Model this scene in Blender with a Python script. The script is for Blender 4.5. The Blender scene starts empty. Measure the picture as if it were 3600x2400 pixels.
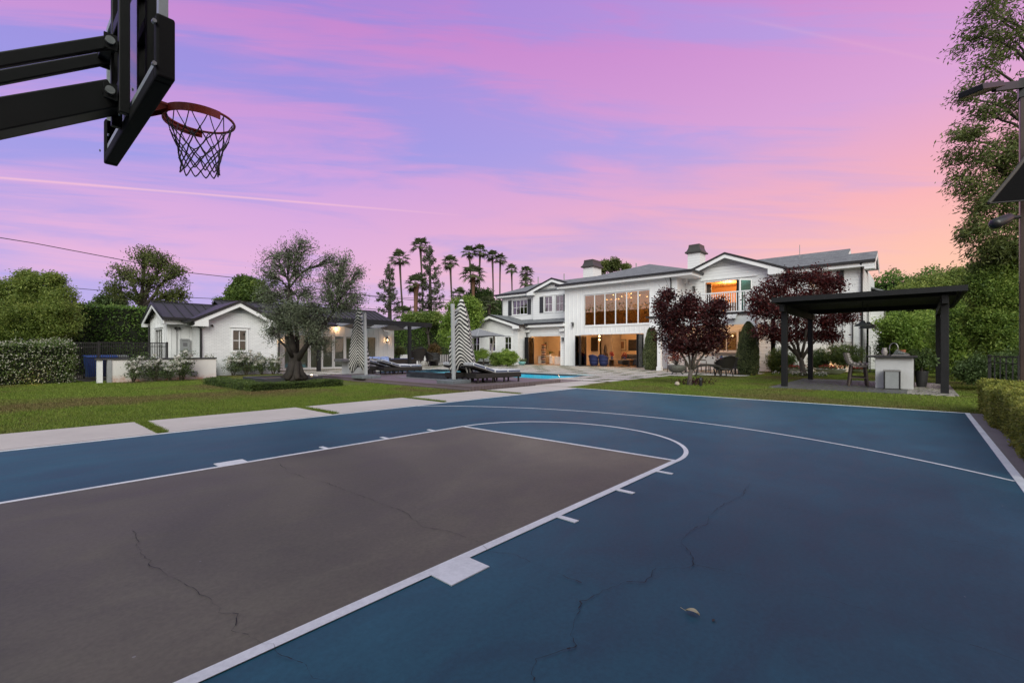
import bpy, math, random
import numpy as np
from mathutils import Vector
R=math.radians
rnd=random.Random(7)
scene=bpy.context.scene
COL=scene.collection
# ---------------------------------------------------------------- survey: camera solved from the court (x along court, y across, z up, metres)
F=1615.155;HY=1232.7;YAW=.7242
CAM=np.array([.5253,-3.8697,1.2588])
FW=np.array([math.cos(YAW),math.sin(YAW),0.]);RT=np.array([math.sin(YAW),-math.cos(YAW),0.]);UP=np.array([0,0,1.])
def ray(u,v): return FW+(u-1800)/F*RT+(HY-v)/F*UP
def G(u,v,z=0):
    d=ray(u,v);return CAM+d*((z-CAM[2])/d[2])
def PX(u,v,x):
    d=ray(u,v);return CAM+d*((x-CAM[0])/d[0])
def PY(u,v,y):
    d=ray(u,v);return CAM+d*((y-CAM[1])/d[1])
def PD(u,v,t): return CAM+ray(u,v)*t
def S(r,g,b):
    return tuple(((c/255)/12.92 if c/255<=.04045 else ((c/255+.055)/1.055)**2.4) for c in (r,g,b))
# ---------------------------------------------------------------- object helpers
def tag(o,label=None,cat=None,group=None,kind=None):
    if label: o['label']=label
    if cat: o['category']=cat
    if group: o['group']=group
    if kind: o['kind']=kind
    return o
ORG={}
def thing(name,label,cat,loc=(0,0,0),group=None):
    o=bpy.data.objects.new(name,None);COL.objects.link(o);o.location=[float(a) for a in loc];o.empty_display_size=.1
    ORG[o.name]=np.array([float(a) for a in loc]);return tag(o,label,cat,group)
def link(name,me,parent,org):
    o=bpy.data.objects.new(name,me);COL.objects.link(o)
    if parent is not None: o.parent=parent;ORG[o.name]=ORG[parent.name]
    else: o.location=org;ORG[o.name]=np.array(org,float)
    return o
class MB:
    def __init__(s): s.v=[];s.f=[];s.m=[];s.k=0
    def mat(s,k): s.k=k;return s
    def add(s,vs,fs):
        b=len(s.v);s.v+= [tuple(map(float,p)) for p in vs]
        for f in fs: s.f.append([b+i for i in f]);s.m.append(s.k)
        return s
    def box(s,x0,x1,y0,y1,z0,z1):
        x0,x1=sorted((x0,x1));y0,y1=sorted((y0,y1));z0,z1=sorted((z0,z1))
        return s.add([(x0,y0,z0),(x1,y0,z0),(x1,y1,z0),(x0,y1,z0),(x0,y0,z1),(x1,y0,z1),(x1,y1,z1),(x0,y1,z1)],
          [(0,3,2,1),(4,5,6,7),(0,1,5,4),(1,2,6,5),(2,3,7,6),(3,0,4,7)])
    def bar(s,a,b,w,h=None,up=(0,0,1)):
        a=np.array(a,float);b=np.array(b,float);h=h or w;d=b-a;d/=np.linalg.norm(d)
        up=np.array(up,float)
        if abs(d@up)>.98: up=np.array([1,0,0.])
        sx=np.cross(d,up);sx/=np.linalg.norm(sx);sz=np.cross(sx,d)
        q=[(-1,-1),(1,-1),(1,1),(-1,1)]
        vs=[p+sx*i*w/2+sz*j*h/2 for p in(a,b) for i,j in q]
        return s.add(vs,[(3,2,1,0),(4,5,6,7),(0,1,5,4),(1,2,6,5),(2,3,7,6),(3,0,4,7)])
    def tube(s,pts,rad,n=8,cap=True,closed=False):
        pts=[np.array(p,float) for p in pts];m=len(pts)
        if not hasattr(rad,'__len__'): rad=[rad]*m
        vs=[];ref=None
        for i,p in enumerate(pts):
            if closed: d=pts[(i+1)%m]-pts[i-1]
            else: d=pts[min(i+1,m-1)]-pts[max(i-1,0)]
            d=d/(np.linalg.norm(d)+1e-12)
            if ref is None:
                ref=np.array([0,0,1.]) if abs(d[2])<.9 else np.array([1.,0,0])
            a=ref-d*(ref@d);a/=np.linalg.norm(a)+1e-12;b=np.cross(d,a);ref=a
            for k in range(n):
                t=2*math.pi*k/n;vs.append(p+(a*math.cos(t)+b*math.sin(t))*rad[i])
        fs=[]
        for i in range(m if closed else m-1):
            j=(i+1)%m
            for k in range(n):
                l=(k+1)%n;fs.append((i*n+k,i*n+l,j*n+l,j*n+k))
        if cap and not closed: fs.append(tuple(range(n-1,-1,-1)));fs.append(tuple((m-1)*n+k for k in range(n)))
        return s.add(vs,fs)
    def lathe(s,prof,c=(0,0,0),n=24,cap=True):
        vs=[];fs=[];m=len(prof)
        for r,z in prof:
            for k in range(n):
                t=2*math.pi*k/n;vs.append((c[0]+r*math.cos(t),c[1]+r*math.sin(t),c[2]+z))
        for i in range(m-1):
            for k in range(n):
                l=(k+1)%n;fs.append((i*n+k,i*n+l,(i+1)*n+l,(i+1)*n+k))
        if cap: fs.append(tuple(range(n-1,-1,-1)));fs.append(tuple((m-1)*n+k for k in range(n)))
        return s.add(vs,fs)
    def slab(s,poly,th):
        """planar polygon of 3-D points thickened downwards by th (vertical)"""
        n=len(poly);p=[np.array(q,float) for q in poly];o=np.array(th,float) if isinstance(th,(tuple,list)) else np.array([0,0,float(th)])
        vs=p+[q-o for q in p]
        return s.add(vs,[tuple(range(n)),tuple(range(2*n-1,n-1,-1))]+[(i,n+i,n+(i+1)%n,(i+1)%n) for i in range(n)])
    def poly(s,pts): return s.add(pts,[tuple(range(len(pts)))])
    def build(s,name,mats,parent=None,label=None,cat=None,group=None,kind=None,org=None,smooth=False,bevel=0,fix=True):
        if not isinstance(mats,(list,tuple)): mats=[mats]
        v=np.array(s.v)
        if parent is not None: o0=ORG[parent.name]
        elif org is not None: o0=np.array(org,float)
        else: o0=np.array([(v[:,0].min()+v[:,0].max())/2,(v[:,1].min()+v[:,1].max())/2,v[:,2].min()])
        me=bpy.data.meshes.new(name);me.from_pydata((v-o0).tolist(),[],s.f)
        for m in mats: me.materials.append(m)
        me.polygons.foreach_set('material_index',s.m)
        if smooth: me.polygons.foreach_set('use_smooth',[True]*len(s.f))
        me.update()
        if fix:
            import bmesh
            bm=bmesh.new();bm.from_mesh(me);bmesh.ops.recalc_face_normals(bm,faces=bm.faces);bm.to_mesh(me);bm.free()
        ob=link(name,me,parent,o0)
        if bevel:
            b=ob.modifiers.new('bevel','BEVEL');b.width=bevel;b.segments=2;b.limit_method='ANGLE'
        return tag(ob,label,cat,group,kind)
def npmesh(name,V,k,mats,parent=None,org=None,mi=None,attr=None,**kw):
    """V: (N*k,3) vertices, consecutive k-gons"""
    V=np.asarray(V,np.float32);N=len(V)//k
    o0=ORG[parent.name] if parent is not None else np.array(org if org is not None else [V[:,0].mean(),V[:,1].mean(),V[:,2].min()],float)
    me=bpy.data.meshes.new(name);me.vertices.add(N*k);me.vertices.foreach_set('co',(V-o0.astype(np.float32)).ravel())
    me.loops.add(N*k);me.loops.foreach_set('vertex_index',np.arange(N*k,dtype=np.int32))
    me.polygons.add(N);me.polygons.foreach_set('loop_start',np.arange(0,N*k,k,dtype=np.int32));me.polygons.foreach_set('loop_total',np.full(N,k,np.int32))
    if not isinstance(mats,(list,tuple)): mats=[mats]
    for m in mats: me.materials.append(m)
    if mi is not None: me.polygons.foreach_set('material_index',np.asarray(mi,np.int32))
    me.update(calc_edges=True)
    ob=link(name,me,parent,o0);return tag(ob,**kw)
def dup(root,loc=None,rotz=None,scale=None,label=None,parent=None):
    r=root.copy();COL.objects.link(r)
    if parent is not None: r.parent=parent
    if loc is not None: r.location=[float(a) for a in loc]
    if rotz is not None: r.rotation_euler=(0,0,rotz)
    if scale is not None: r.scale=(scale,)*3 if not hasattr(scale,'__len__') else scale
    if label: r['label']=label
    for ch in list(root.children): dup(ch,parent=r)
    return r
def place(root,loc,rotz=0,scale=None):
    root.location=[float(a) for a in loc];root.rotation_euler=(0,0,rotz)
    if scale: root.scale=(scale,)*3
    return root
# ---------------------------------------------------------------- materials
class NT:
    def __init__(s,name):
        s.m=bpy.data.materials.new(name);s.m.use_nodes=True;s.n=s.m.node_tree.nodes;s.l=s.m.node_tree.links
        s.b=s.n['Principled BSDF'];s.out=s.n['Material Output']
    def add(s,t,**kw):
        x=s.n.new(t)
        for k,v in kw.items(): setattr(x,k,v)
        return x
    def pos(s):
        if not hasattr(s,'_p'): s._p=s.add('ShaderNodeNewGeometry')
        return s._p.outputs['Position']
    def inp(s,sock,v):
        if isinstance(v,bpy.types.NodeSocket): s.l.new(v,sock)
        else:
            if sock.type=='RGBA' and len(v)==3: v=(*v,1)
            sock.default_value=v
    def math(s,op,a,b=0.,c=0.,clamp=False):
        x=s.add('ShaderNodeMath',operation=op,use_clamp=clamp)
        for i,q in enumerate((a,b,c)): s.inp(x.inputs[i],q)
        return x.outputs[0]
    def noise(s,scale,detail=4,rough=.55,vec=None,dist=0,out='Fac'):
        x=s.add('ShaderNodeTexNoise');x.inputs['Scale'].default_value=scale;x.inputs['Detail'].default_value=detail;x.inputs['Roughness'].default_value=rough;x.inputs['Distortion'].default_value=dist
        s.l.new(vec or s.pos(),x.inputs['Vector']);return x.outputs[out]
    def ramp(s,fac,stops,interp='LINEAR'):
        x=s.add('ShaderNodeValToRGB');x.color_ramp.interpolation=interp;e=x.color_ramp.elements
        while len(e)<len(stops): e.new(.5)
        for q,(p,c) in zip(e,stops): q.position=p;q.color=(*c,1) if len(c)==3 else c
        s.l.new(fac,x.inputs['Fac']);return x.outputs['Color']
    def mix(s,fac,a,b,t='MIX'):
        x=s.add('ShaderNodeMix',data_type='RGBA',blend_type=t);x.clamp_result=False
        s.inp(x.inputs[0],fac);s.inp(x.inputs[6],a);s.inp(x.inputs[7],b);return x.outputs[2]
    def xyz(s,vec=None):
        x=s.add('ShaderNodeSeparateXYZ');s.l.new(vec or s.pos(),x.inputs[0]);return x.outputs
    def vec(s,x,y,z):
        q=s.add('ShaderNodeCombineXYZ')
        for i,a in enumerate((x,y,z)): s.inp(q.inputs[i],a)
        return q.outputs[0]
    def bump(s,h,strength=.3,dist=.01):
        x=s.add('ShaderNodeBump');x.inputs['Strength'].default_value=strength;x.inputs['Distance'].default_value=dist
        s.l.new(h,x.inputs['Height'])
        if s.b.inputs['Normal'].is_linked:
            s.l.new(s.b.inputs['Normal'].links[0].from_socket,x.inputs['Normal'])
        s.l.new(x.outputs[0],s.b.inputs['Normal'])
    def col(s,c): s.inp(s.b.inputs['Base Color'],c)
    def set(s,**kw):
        for k,v in kw.items(): s.inp(s.b.inputs[k.replace('_',' ')],v)
        return s
MC={}
def mat(name,col,rough=.6,var=.25,scale=3.,bump=.0,bscale=60,metal=0,spec=.5,col2=None):
    if name in MC: return MC[name]
    t=NT(name);n=t.noise(scale,5,.6)
    c2=col2 or tuple(a*(1-var) for a in col)
    n2=t.noise(scale*9,3,.6)
    f=t.math('ADD',t.math('MULTIPLY',n,.65),t.math('MULTIPLY',n2,.35))
    t.col(t.ramp(f,[(.35,c2),(.65,col)]));t.set(Roughness=rough,Metallic=metal);t.b.inputs['Specular IOR Level'].default_value=spec
    t.l.new(t.math('ADD',t.math('MULTIPLY',n2,.25*rough),rough*.87),t.b.inputs['Roughness'])
    if bump: t.bump(t.noise(bscale,4,.6),bump,.01)
    MC[name]=t.m;return t.m
def emit(name,col,strength):
    if name in MC: return MC[name]
    t=NT(name);t.set(Base_Color=col,Emission_Color=col,Emission_Strength=strength);MC[name]=t.m;return t.m
def leafmat(name,a,b,c=None,trans=.25,rough=.55,clump=.8):
    """a dark, b mid, c light: mixed per leaf and by slow clumps of growth colour"""
    if name in MC: return MC[name]
    t=NT(name);c=c or tuple(x*1.4 for x in b)
    if b[0]<b[1]<.2: a,b,c=[tuple(x*s_ for x in q) for q,s_ in((a,1.6),(b,1.9),(c,1.6))];trans+=.08
    g=t.add('ShaderNodeNewGeometry');r=g.outputs['Random Per Island']
    n=t.noise(clump,3,.6)
    f=t.math('ADD',t.math('MULTIPLY',r,.55),t.math('SUBTRACT',t.math('MULTIPLY',n,1.1),.33))
    colr=t.ramp(f,[(.08,a),(.5,b),(.92,c)])
    t.col(colr);t.set(Roughness=rough);t.b.inputs['Specular IOR Level'].default_value=.35
    tr=t.add('ShaderNodeBsdfTranslucent');t.l.new(colr,tr.inputs['Color'])
    mx=t.add('ShaderNodeMixShader');mx.inputs[0].default_value=trans
    t.l.new(t.b.outputs[0],mx.inputs[1]);t.l.new(tr.outputs[0],mx.inputs[2]);t.l.new(mx.outputs[0],t.out.inputs['Surface'])
    MC[name]=t.m;return t.m
def glassmat(name,tint=(.9,.95,.95),refl=1.,rough=.01,ior=1.5):
    if name in MC: return MC[name]
    t=NT(name);gl=t.add('ShaderNodeBsdfGlossy');gl.inputs['Roughness'].default_value=rough
    tr=t.add('ShaderNodeBsdfTransparent');tr.inputs['Color'].default_value=(*tint,1)
    fr=t.add('ShaderNodeFresnel');fr.inputs['IOR'].default_value=ior
    f=t.math('MULTIPLY',fr.outputs[0],refl,clamp=True)
    mx=t.add('ShaderNodeMixShader');t.l.new(f,mx.inputs[0]);t.l.new(tr.outputs[0],mx.inputs[1]);t.l.new(gl.outputs[0],mx.inputs[2]);t.l.new(mx.outputs[0],t.out.inputs['Surface'])
    MC[name]=t.m;return t.m
# ---------------------------------------------------------------- camera
cd=bpy.data.cameras.new('camera');cam=bpy.data.objects.new('camera',cd);COL.objects.link(cam);scene.camera=cam
cam.location=CAM;cam.rotation_euler=(R(90),0,YAW-R(90));cd.sensor_width=36;cd.lens=F/3600*36;cd.shift_y=(HY-1200)/3600;cd.clip_end=2000;cd.clip_start=.05
scene.view_settings.view_transform='Standard';scene.view_settings.look='None';scene.view_settings.exposure=.14;scene.view_settings.gamma=1
scene.render.engine='CYCLES'
try:
    scene.cycles.use_denoising=True;scene.cycles.denoiser='OPENIMAGEDENOISE'
except Exception: pass
scene.cycles.max_bounces=7;scene.cycles.diffuse_bounces=3;scene.cycles.glossy_bounces=3;scene.cycles.transmission_bounces=5;scene.cycles.transparent_max_bounces=12
scene.cycles.sample_clamp_indirect=4;scene.cycles.caustics_reflective=False;scene.cycles.caustics_refractive=False
# ---------------------------------------------------------------- sunset sky (world directions)
w=bpy.data.worlds.new('World');scene.world=w;w.use_nodes=True
class WT(NT):
    def __init__(s,w):
        s.n=w.node_tree.nodes;s.l=w.node_tree.links
t=WT(w);bg=t.n['Background']
tc=t.add('ShaderNodeTexCoord');gen=tc.outputs['Generated']
def dot(v):
    x=t.add('ShaderNodeVectorMath',operation='DOT_PRODUCT');t.l.new(gen,x.inputs[0]);x.inputs[1].default_value=[float(a) for a in v];return x.outputs['Value']
a=dot(RT);b=dot(FW);z=t.xyz(gen)[2]
az=t.math('ARCTAN2',a,b);el=t.math('ARCSINE',z)
# wind-drawn streaks: long in azimuth, thin in elevation, sloping
gno=t.math('DIVIDE',z,t.math('MAXIMUM',b,.3))   # cloud bands lie in parallel straight streets
def streak(sa,se,skew,off,detail=5,dist=.6,rough=.55,sc=1.):
    y=t.math('ADD',t.math('MULTIPLY',gno,se*.82),t.math('MULTIPLY',az,skew))
    y=t.math('ADD',y,t.math('MULTIPLY',t.math('MULTIPLY',az,az),-.5*skew))
    v=t.vec(t.math('MULTIPLY',az,sa),y,off);return t.noise(sc,detail,rough,v,dist)
s1=streak(1.2,7.0,.45,63.2,5,.5);s2=streak(2.2,22,1.3,8.1,5,.8,.6);s3=streak(1.0,4.6,.3,31.,2,.3)
f=t.math('ADD',t.math('MULTIPLY',s1,.44),t.math('ADD',t.math('MULTIPLY',s2,.32),t.math('MULTIPLY',s3,.28)))
f=t.math('ADD',f,t.math('MULTIPLY',az,.07))
fac=t.ramp(f,[(.43,(0,0,0)),(.575,(1,1,1))],'EASE')
u=t.math('DIVIDE',el,R(38),clamp=True)   # 0 at the horizon, 1 near the top of the view
def elr(stops): return t.ramp(u,[(p,S(*c)) for p,c in stops])
side=t.math('ADD',t.math('MULTIPLY',az,.85),.36,clamp=True)
blueL=elr([(0,(176,158,224)),(.25,(166,148,220)),(.55,(144,140,222)),(1,(150,118,210))])
blueR=elr([(0,(252,200,192)),(.2,(252,188,170)),(.38,(226,168,198)),(.62,(184,158,224)),(1,(188,140,216))])
pinkL=elr([(0,(196,160,220)),(.22,(226,166,206)),(.5,(200,150,216)),(1,(190,112,196))])
pinkR=elr([(0,(255,208,190)),(.2,(255,194,158)),(.38,(250,174,172)),(.62,(218,156,208)),(1,(198,122,202))])
blue=t.mix(side,blueL,blueR);pink=t.mix(side,pinkL,pinkR)
sky=t.mix(fac,blue,pink)
sky=t.mix(.10,sky,(.60,.47,.60,1))
# contrails: thin lit trails along great circles
def trail(p,q,width,strength,a0,a1):
    global sky
    d1=ray(*p);d2=ray(*q);n=np.cross(d1,d2);n/=np.linalg.norm(n)
    k=t.math('ABSOLUTE',dot(n));k=t.math('SUBTRACT',1,t.math('DIVIDE',k,width),clamp=True)
    k=t.math('MULTIPLY',k,k)
    fade=t.math('MULTIPLY',t.math('DIVIDE',t.math('SUBTRACT',a1,az),.35,clamp=True),t.math('DIVIDE',t.math('SUBTRACT',az,a0),.1,clamp=True))
    sky=t.mix(t.math('MULTIPLY',t.math('MULTIPLY',k,fade),strength),sky,S(255,196,200)+(1,))
trail((0,625),(1560,752),.0040,.6,-1.4,-.08)
trail((2720,90),(3380,235),.006,.10,.42,1.0)
# thinner, paler dome overhead and behind the viewer; dark below the horizon
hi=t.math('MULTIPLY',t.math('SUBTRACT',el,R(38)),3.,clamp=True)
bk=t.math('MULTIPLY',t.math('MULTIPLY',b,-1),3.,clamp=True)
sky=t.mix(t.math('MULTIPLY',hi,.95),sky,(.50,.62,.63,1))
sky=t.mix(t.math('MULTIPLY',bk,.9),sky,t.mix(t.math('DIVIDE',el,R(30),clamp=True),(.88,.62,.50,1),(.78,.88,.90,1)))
sky=t.mix(t.math('MULTIPLY',z,-6,clamp=True),sky,(.05,.045,.045,1))
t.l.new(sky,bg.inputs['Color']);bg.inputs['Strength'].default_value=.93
nish=t.add('ShaderNodeTexSky',sky_type='NISHITA');nish.sun_disc=False;nish.sun_elevation=R(24);nish.sun_rotation=R(200)
bg2=t.add('ShaderNodeBackground');t.l.new(nish.outputs[0],bg2.inputs['Color']);bg2.inputs['Strength'].default_value=.012
ad=t.add('ShaderNodeAddShader');t.l.new(bg.outputs[0],ad.inputs[0]);t.l.new(bg2.outputs[0],ad.inputs[1]);t.l.new(ad.outputs[0],t.n['World Output'].inputs['Surface'])
# soft fill sun added behind the viewer to brighten the facades
sd=bpy.data.lights.new('sun','SUN');sd.energy=2.8;sd.angle=R(45);sd.color=(1,.985,.88)
sun=bpy.data.objects.new('sun',sd);COL.objects.link(sun)
tgt=Vector((math.cos(YAW+R(3)),math.sin(YAW+R(3)),-math.tan(R(32))));sun.rotation_euler=tgt.to_track_quat('-Z','Y').to_euler();sun.location=(-10,-10,20)
def lamp(name,loc,e,col=(1,.62,.3),size=.12,kind='POINT',rot=None):
    d=bpy.data.lights.new(name,kind);d.energy=e;d.color=col
    if kind=='AREA': d.size=size
    else: d.shadow_soft_size=size
    if kind=='SPOT': d.spot_size=R(110);d.spot_blend=.6
    o=bpy.data.objects.new(name,d);COL.objects.link(o);o.location=[float(q) for q in loc]
    if rot: o.rotation_euler=rot
    return o
# ================================================================ GROUND
def drymask(t):
    """worn streak across the left lawn"""
    x=t.xyz();n=t.noise(.8,4,.65);y=t.math('ADD',x[1],t.math('MULTIPLY',t.math('SUBTRACT',n,.5),3.2))
    d=t.math('SUBTRACT',1.5,t.math('ABSOLUTE',t.math('SUBTRACT',y,11.35)),clamp=True)
    e=t.math('MULTIPLY',t.math('SUBTRACT',8.2,x[0]),.6,clamp=True)
    return t.math('MULTIPLY',t.math('MULTIPLY',d,e),t.ramp(t.noise(2.6,4,.7),[(.30,(.55,)*3),(.58,(1,1,1))]))
def grassmat(name,c1,c2,dry,patch=.16):
    t=NT(name);n1=t.noise(patch,4,.6);n2=t.noise(2.2,5,.65);n3=t.noise(70,3,.7)
    c=t.ramp(n2,[(.3,c1),(.7,c2)]);c=t.mix(t.ramp(n1,[(.5,(0,0,0)),(.68,(1,1,1))]),c,dry)
    c=t.mix(t.math('MULTIPLY',drymask(t),.9),c,(.15,.10,.05,1))
    c=t.mix(t.math('MULTIPLY',n3,.5),c,tuple(x*.45 for x in c1)+(1,))
    t.col(c);t.set(Roughness=.9);t.b.inputs['Specular IOR Level'].default_value=.15;t.bump(n3,.6,.02);return t.m
M_lawn=grassmat('lawn_turf',(.09,.13,.022),(.145,.18,.036),(.16,.12,.055))
M_soil=mat('soil',(.05,.036,.026),.95,.5,1.5,.4,30)
M_conc=mat('pale_concrete',(.50,.46,.43),.8,.16,1.1,.15,90)
M_conc2=mat('apron_concrete',(.22,.20,.20),.85,.3,1.7,.2,90)
def courtmat(name,c,dark,sp=.46):
    t=NT(name);p=t.pos();xyz=t.xyz();
    v=t.vec(t.math('MULTIPLY',xyz[0],.55),xyz[1],xyz[2])
    n1=t.noise(.55,5,.6,v,.8);n2=t.noise(2.8,5,.65,v,1.2);n3=t.noise(260,2,.6)
    f=t.math('ADD',t.math('MULTIPLY',n1,.55),t.math('MULTIPLY',n2,.45))
    cc=t.ramp(f,[(.33,dark),(.52,c),(.70,tuple(x*1.28+.004 for x in c))])
    cc=t.mix(t.math('MULTIPLY',t.ramp(t.noise(11,6,.8),[(.62,(0,0,0)),(.75,(1,1,1))]),.16),cc,tuple(x*1.9 for x in c)+(1,))
    vv=t.vec(t.math('MULTIPLY',xyz[0],1.2),t.math('MULTIPLY',xyz[1],7.),xyz[2])
    sc=t.ramp(t.noise(1.3,6,.75,vv,2.5),[(.64,(0,0,0)),(.74,(1,1,1))]);cc=t.mix(t.math('MULTIPLY',sc,.22),cc,tuple(x*1.8+.02 for x in c)+(1,))
    sp2=t.add('ShaderNodeTexVoronoi');sp2.inputs['Scale'].default_value=3.2;t.l.new(t.pos(),sp2.inputs['Vector']);dot_=t.math('LESS_THAN',sp2.outputs['Distance'],.022);cc=t.mix(t.math('MULTIPLY',dot_,.5),cc,(.32,.32,.32,1))
    n4=t.noise(.28,4,.6,None,1.);cc=t.mix(1.,cc,t.ramp(n4,[(.32,(.74,.76,.78)),(.68,(1.14,1.12,1.1))]),'MULTIPLY')
    cc=t.mix(1.,cc,t.ramp(t.noise(38,4,.7),[(.3,(.86,.86,.86)),(.7,(1.12,1.12,1.12))]),'MULTIPLY')
    t.col(cc);t.l.new(t.math('ADD',t.math('MULTIPLY',n2,.22),sp),t.b.inputs['Roughness']);t.b.inputs['Specular IOR Level'].default_value=.26
    t.bump(n3,.12,.004);return t.m
M_blue=courtmat('court_blue_paint',(.018,.090,.134),(.012,.062,.098))
M_brown=courtmat('court_brown_paint',(.128,.120,.088),(.098,.092,.070))
def linemat():
    t=NT('line_paint');n=t.noise(3,5,.65);n2=t.noise(40,4,.7)
    t.col(t.ramp(t.math('ADD',t.math('MULTIPLY',n,.6),t.math('MULTIPLY',n2,.4)),[(.33,(.58,.61,.62)),(.58,(.78,.81,.82))]));t.set(Roughness=.6);return t.m
M_line=linemat();M_crack=mat('crack_dark',(.016,.018,.022),.9)
ft=.3048
PX0,PX1,PY0,PY1=15.45,21.3,8.6,21.6   # swimming pool
MB().box(-400,PX0-.12,-500,600,-.5,-.03).box(PX1+.12,700,-500,600,-.5,-.03).box(PX0-.12,PX1+.12,-500,PY0-.12,-.5,-.03).box(PX0-.12,PX1+.12,PY1+.12,600,-.5,-.03).build('ground',M_soil,kind='structure',org=(0,0,-.03))
YL,XF,YR=15.6095*ft,44.482*ft,-15.234*ft
XB=-7.5
court=MB().box(XB,XF,YR,YL,-.2,0).build('court',M_blue,kind='structure',org=(0,0,0))
# key, painted as a sheet on the court
XK=18.79*ft;W=6*ft;lw=.055
MB().box(-.02,XK,-W,W,.0005,.004).build('key_paint',M_brown,court)
l=MB();z0,z1=.0005,.0064
def arcpoly(m,cx,cy,rx,ry,a0,a1,wd,n=48,za=.0036):
    for i in range(n):
        q=[];
        for a,o in((a0+(a1-a0)*i/n,0),(a0+(a1-a0)*(i+1)/n,0),(a0+(a1-a0)*(i+1)/n,wd),(a0+(a1-a0)*i/n,wd)):
            q.append((cx+(rx-o)*math.cos(a),cy+(ry-o)*math.sin(a),za))
        m.poly(q)
l.box(XB,XK,W-lw,W,z0,z1);l.box(XB,XK,-W,-W+lw*1.25,z0,z1);l.box(XK-.05,XK,-W+lw*1.25,W-lw,z0,z1)
for sgn in(1,-1):
    tl=.14
    for X,wd in((7.06*ft,.29),(10.97*ft,.055),(13.93*ft,.055),(16.72*ft,.055)):
        y0=sgn*W;y1=sgn*(W+(tl+.03 if wd>.1 else tl+.02));l.box(X,X+wd,y0,y1,z0,z1)
arcpoly(l,XK,0,5.35*ft,W,-math.pi/2,math.pi/2,lw)
# three point arc
rr=22.6*ft;cx=6.34*ft;aL=math.asin((YL-.06)/rr);aR=math.asin((YR+.06)/rr);arcpoly(l,cx,0,rr,rr,aR,aL,.05,70)
# borders
l.box(XB,XF-.06,YL-.055,YL,z0,z1);l.box(XF-.06,XF,YR,YL,z0,z1);l.box(XB,XF-.06,YR,YR+.072,z0,z1)
l.build('court_lines',M_line,court)
# hairline cracks
def crack(pts,wd,seed,m):
    r=random.Random(seed);P=[]
    for (a,b) in zip(pts[:-1],pts[1:]):
        A=G(*a);B=G(*b);n=max(4,int(np.linalg.norm(B-A)/.035));d=B-A;nn=np.array([-d[1],d[0],0]);nn/=np.linalg.norm(nn)+1e-9
        off=0
        for i in range(n):
            off=.7*off+r.uniform(-1,1)*.010;P.append(A+d*i/n+nn*off)
    P.append(G(*pts[-1]))
    for i in range(len(P)-1):
        d=P[i+1]-P[i];nn=np.array([-d[1],d[0],0]);nn/=np.linalg.norm(nn)+1e-9
        w1=wd*(.12+.55*abs(math.sin(i*.21+seed))**2*abs(math.sin(i*1.7+seed)))*r.uniform(.4,1.3);h=nn*w1/2;o=np.array([0,0,.0092])
        m.poly([P[i]-h+o,P[i+1]-h+o,P[i+1]+h+o,P[i]+h+o])
def c6(x,y): return x*.7653,1700+y*.7653
def c7b(x,y): return 1800+x*.7653,1700+y*.7653
cm=MB()
crack([c6(615,220),c6(635,280),c6(655,330),c6(690,370),c6(800,435),c6(890,480),c6(960,530),c6(1010,595),c6(1085,605),c6(1065,680),c6(1150,715),c6(1250,745),c6(1290,800),c6(1390,830),c6(1420,870),c6(1490,912)],.007,1,cm)
crack([(965,1612),(1010,1660),(1160,1705),c6(1640,55),c6(1780,105),c6(1870,140),c6(1940,205),c6(2070,222),c6(2200,270),c6(2240,312),c6(2352,325),c7b(160,392),c7b(320,460)],.008,2,cm)
crack([c7b(1095,0),c7b(1060,55),c7b(980,95),c7b(900,150),c7b(895,185),c7b(820,220),c7b(775,275),c7b(815,330),c7b(830,372),c7b(780,392),c7b(665,395),c7b(610,455),c7b(500,460),c7b(400,510),c7b(310,545),c7b(312,590),c7b(280,690),c7b(290,745),c7b(235,770),c7b(105,812),c7b(90,860),c7b(100,912)],.010,3,cm)
crack([c7b(830,372),c7b(950,395),c7b(1200,470),c7b(1500,545),c7b(1800,640),c7b(2050,730),c7b(2330,822)],.005,4,cm)
crack([c7b(670,0),c7b(1100,85),c7b(1700,200),c7b(2352,335)],.004,5,cm)
cm.build('court_cracks',M_crack,court)
# apron round the court and path of slabs with grass joints
MB().box(XB,XF+.12,YR-.55,YR,-.2,-.006).build('court_apron',M_conc2,kind='structure')
MB().box(XB,XF+.06,YL,YL+.12,-.2,-.006).build('court_edge',M_conc2,kind='structure')

# path of pale slabs beside the court
m=MB();P0=YL+.125;P1=6.55;edges=[-7.5,-3.38,-.55,2.27,5.09,7.92,10.80,13.78]
for a,b in zip(edges,edges[1:]): m.box(a+.07,b-.07,P0,P1,-.1,-.003)
m.box(13.85,15.4,P0+.5,P1+.2,-.1,-.003)
m.build('path_slabs',M_conc,kind='structure',org=(3,5.7,0))
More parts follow.
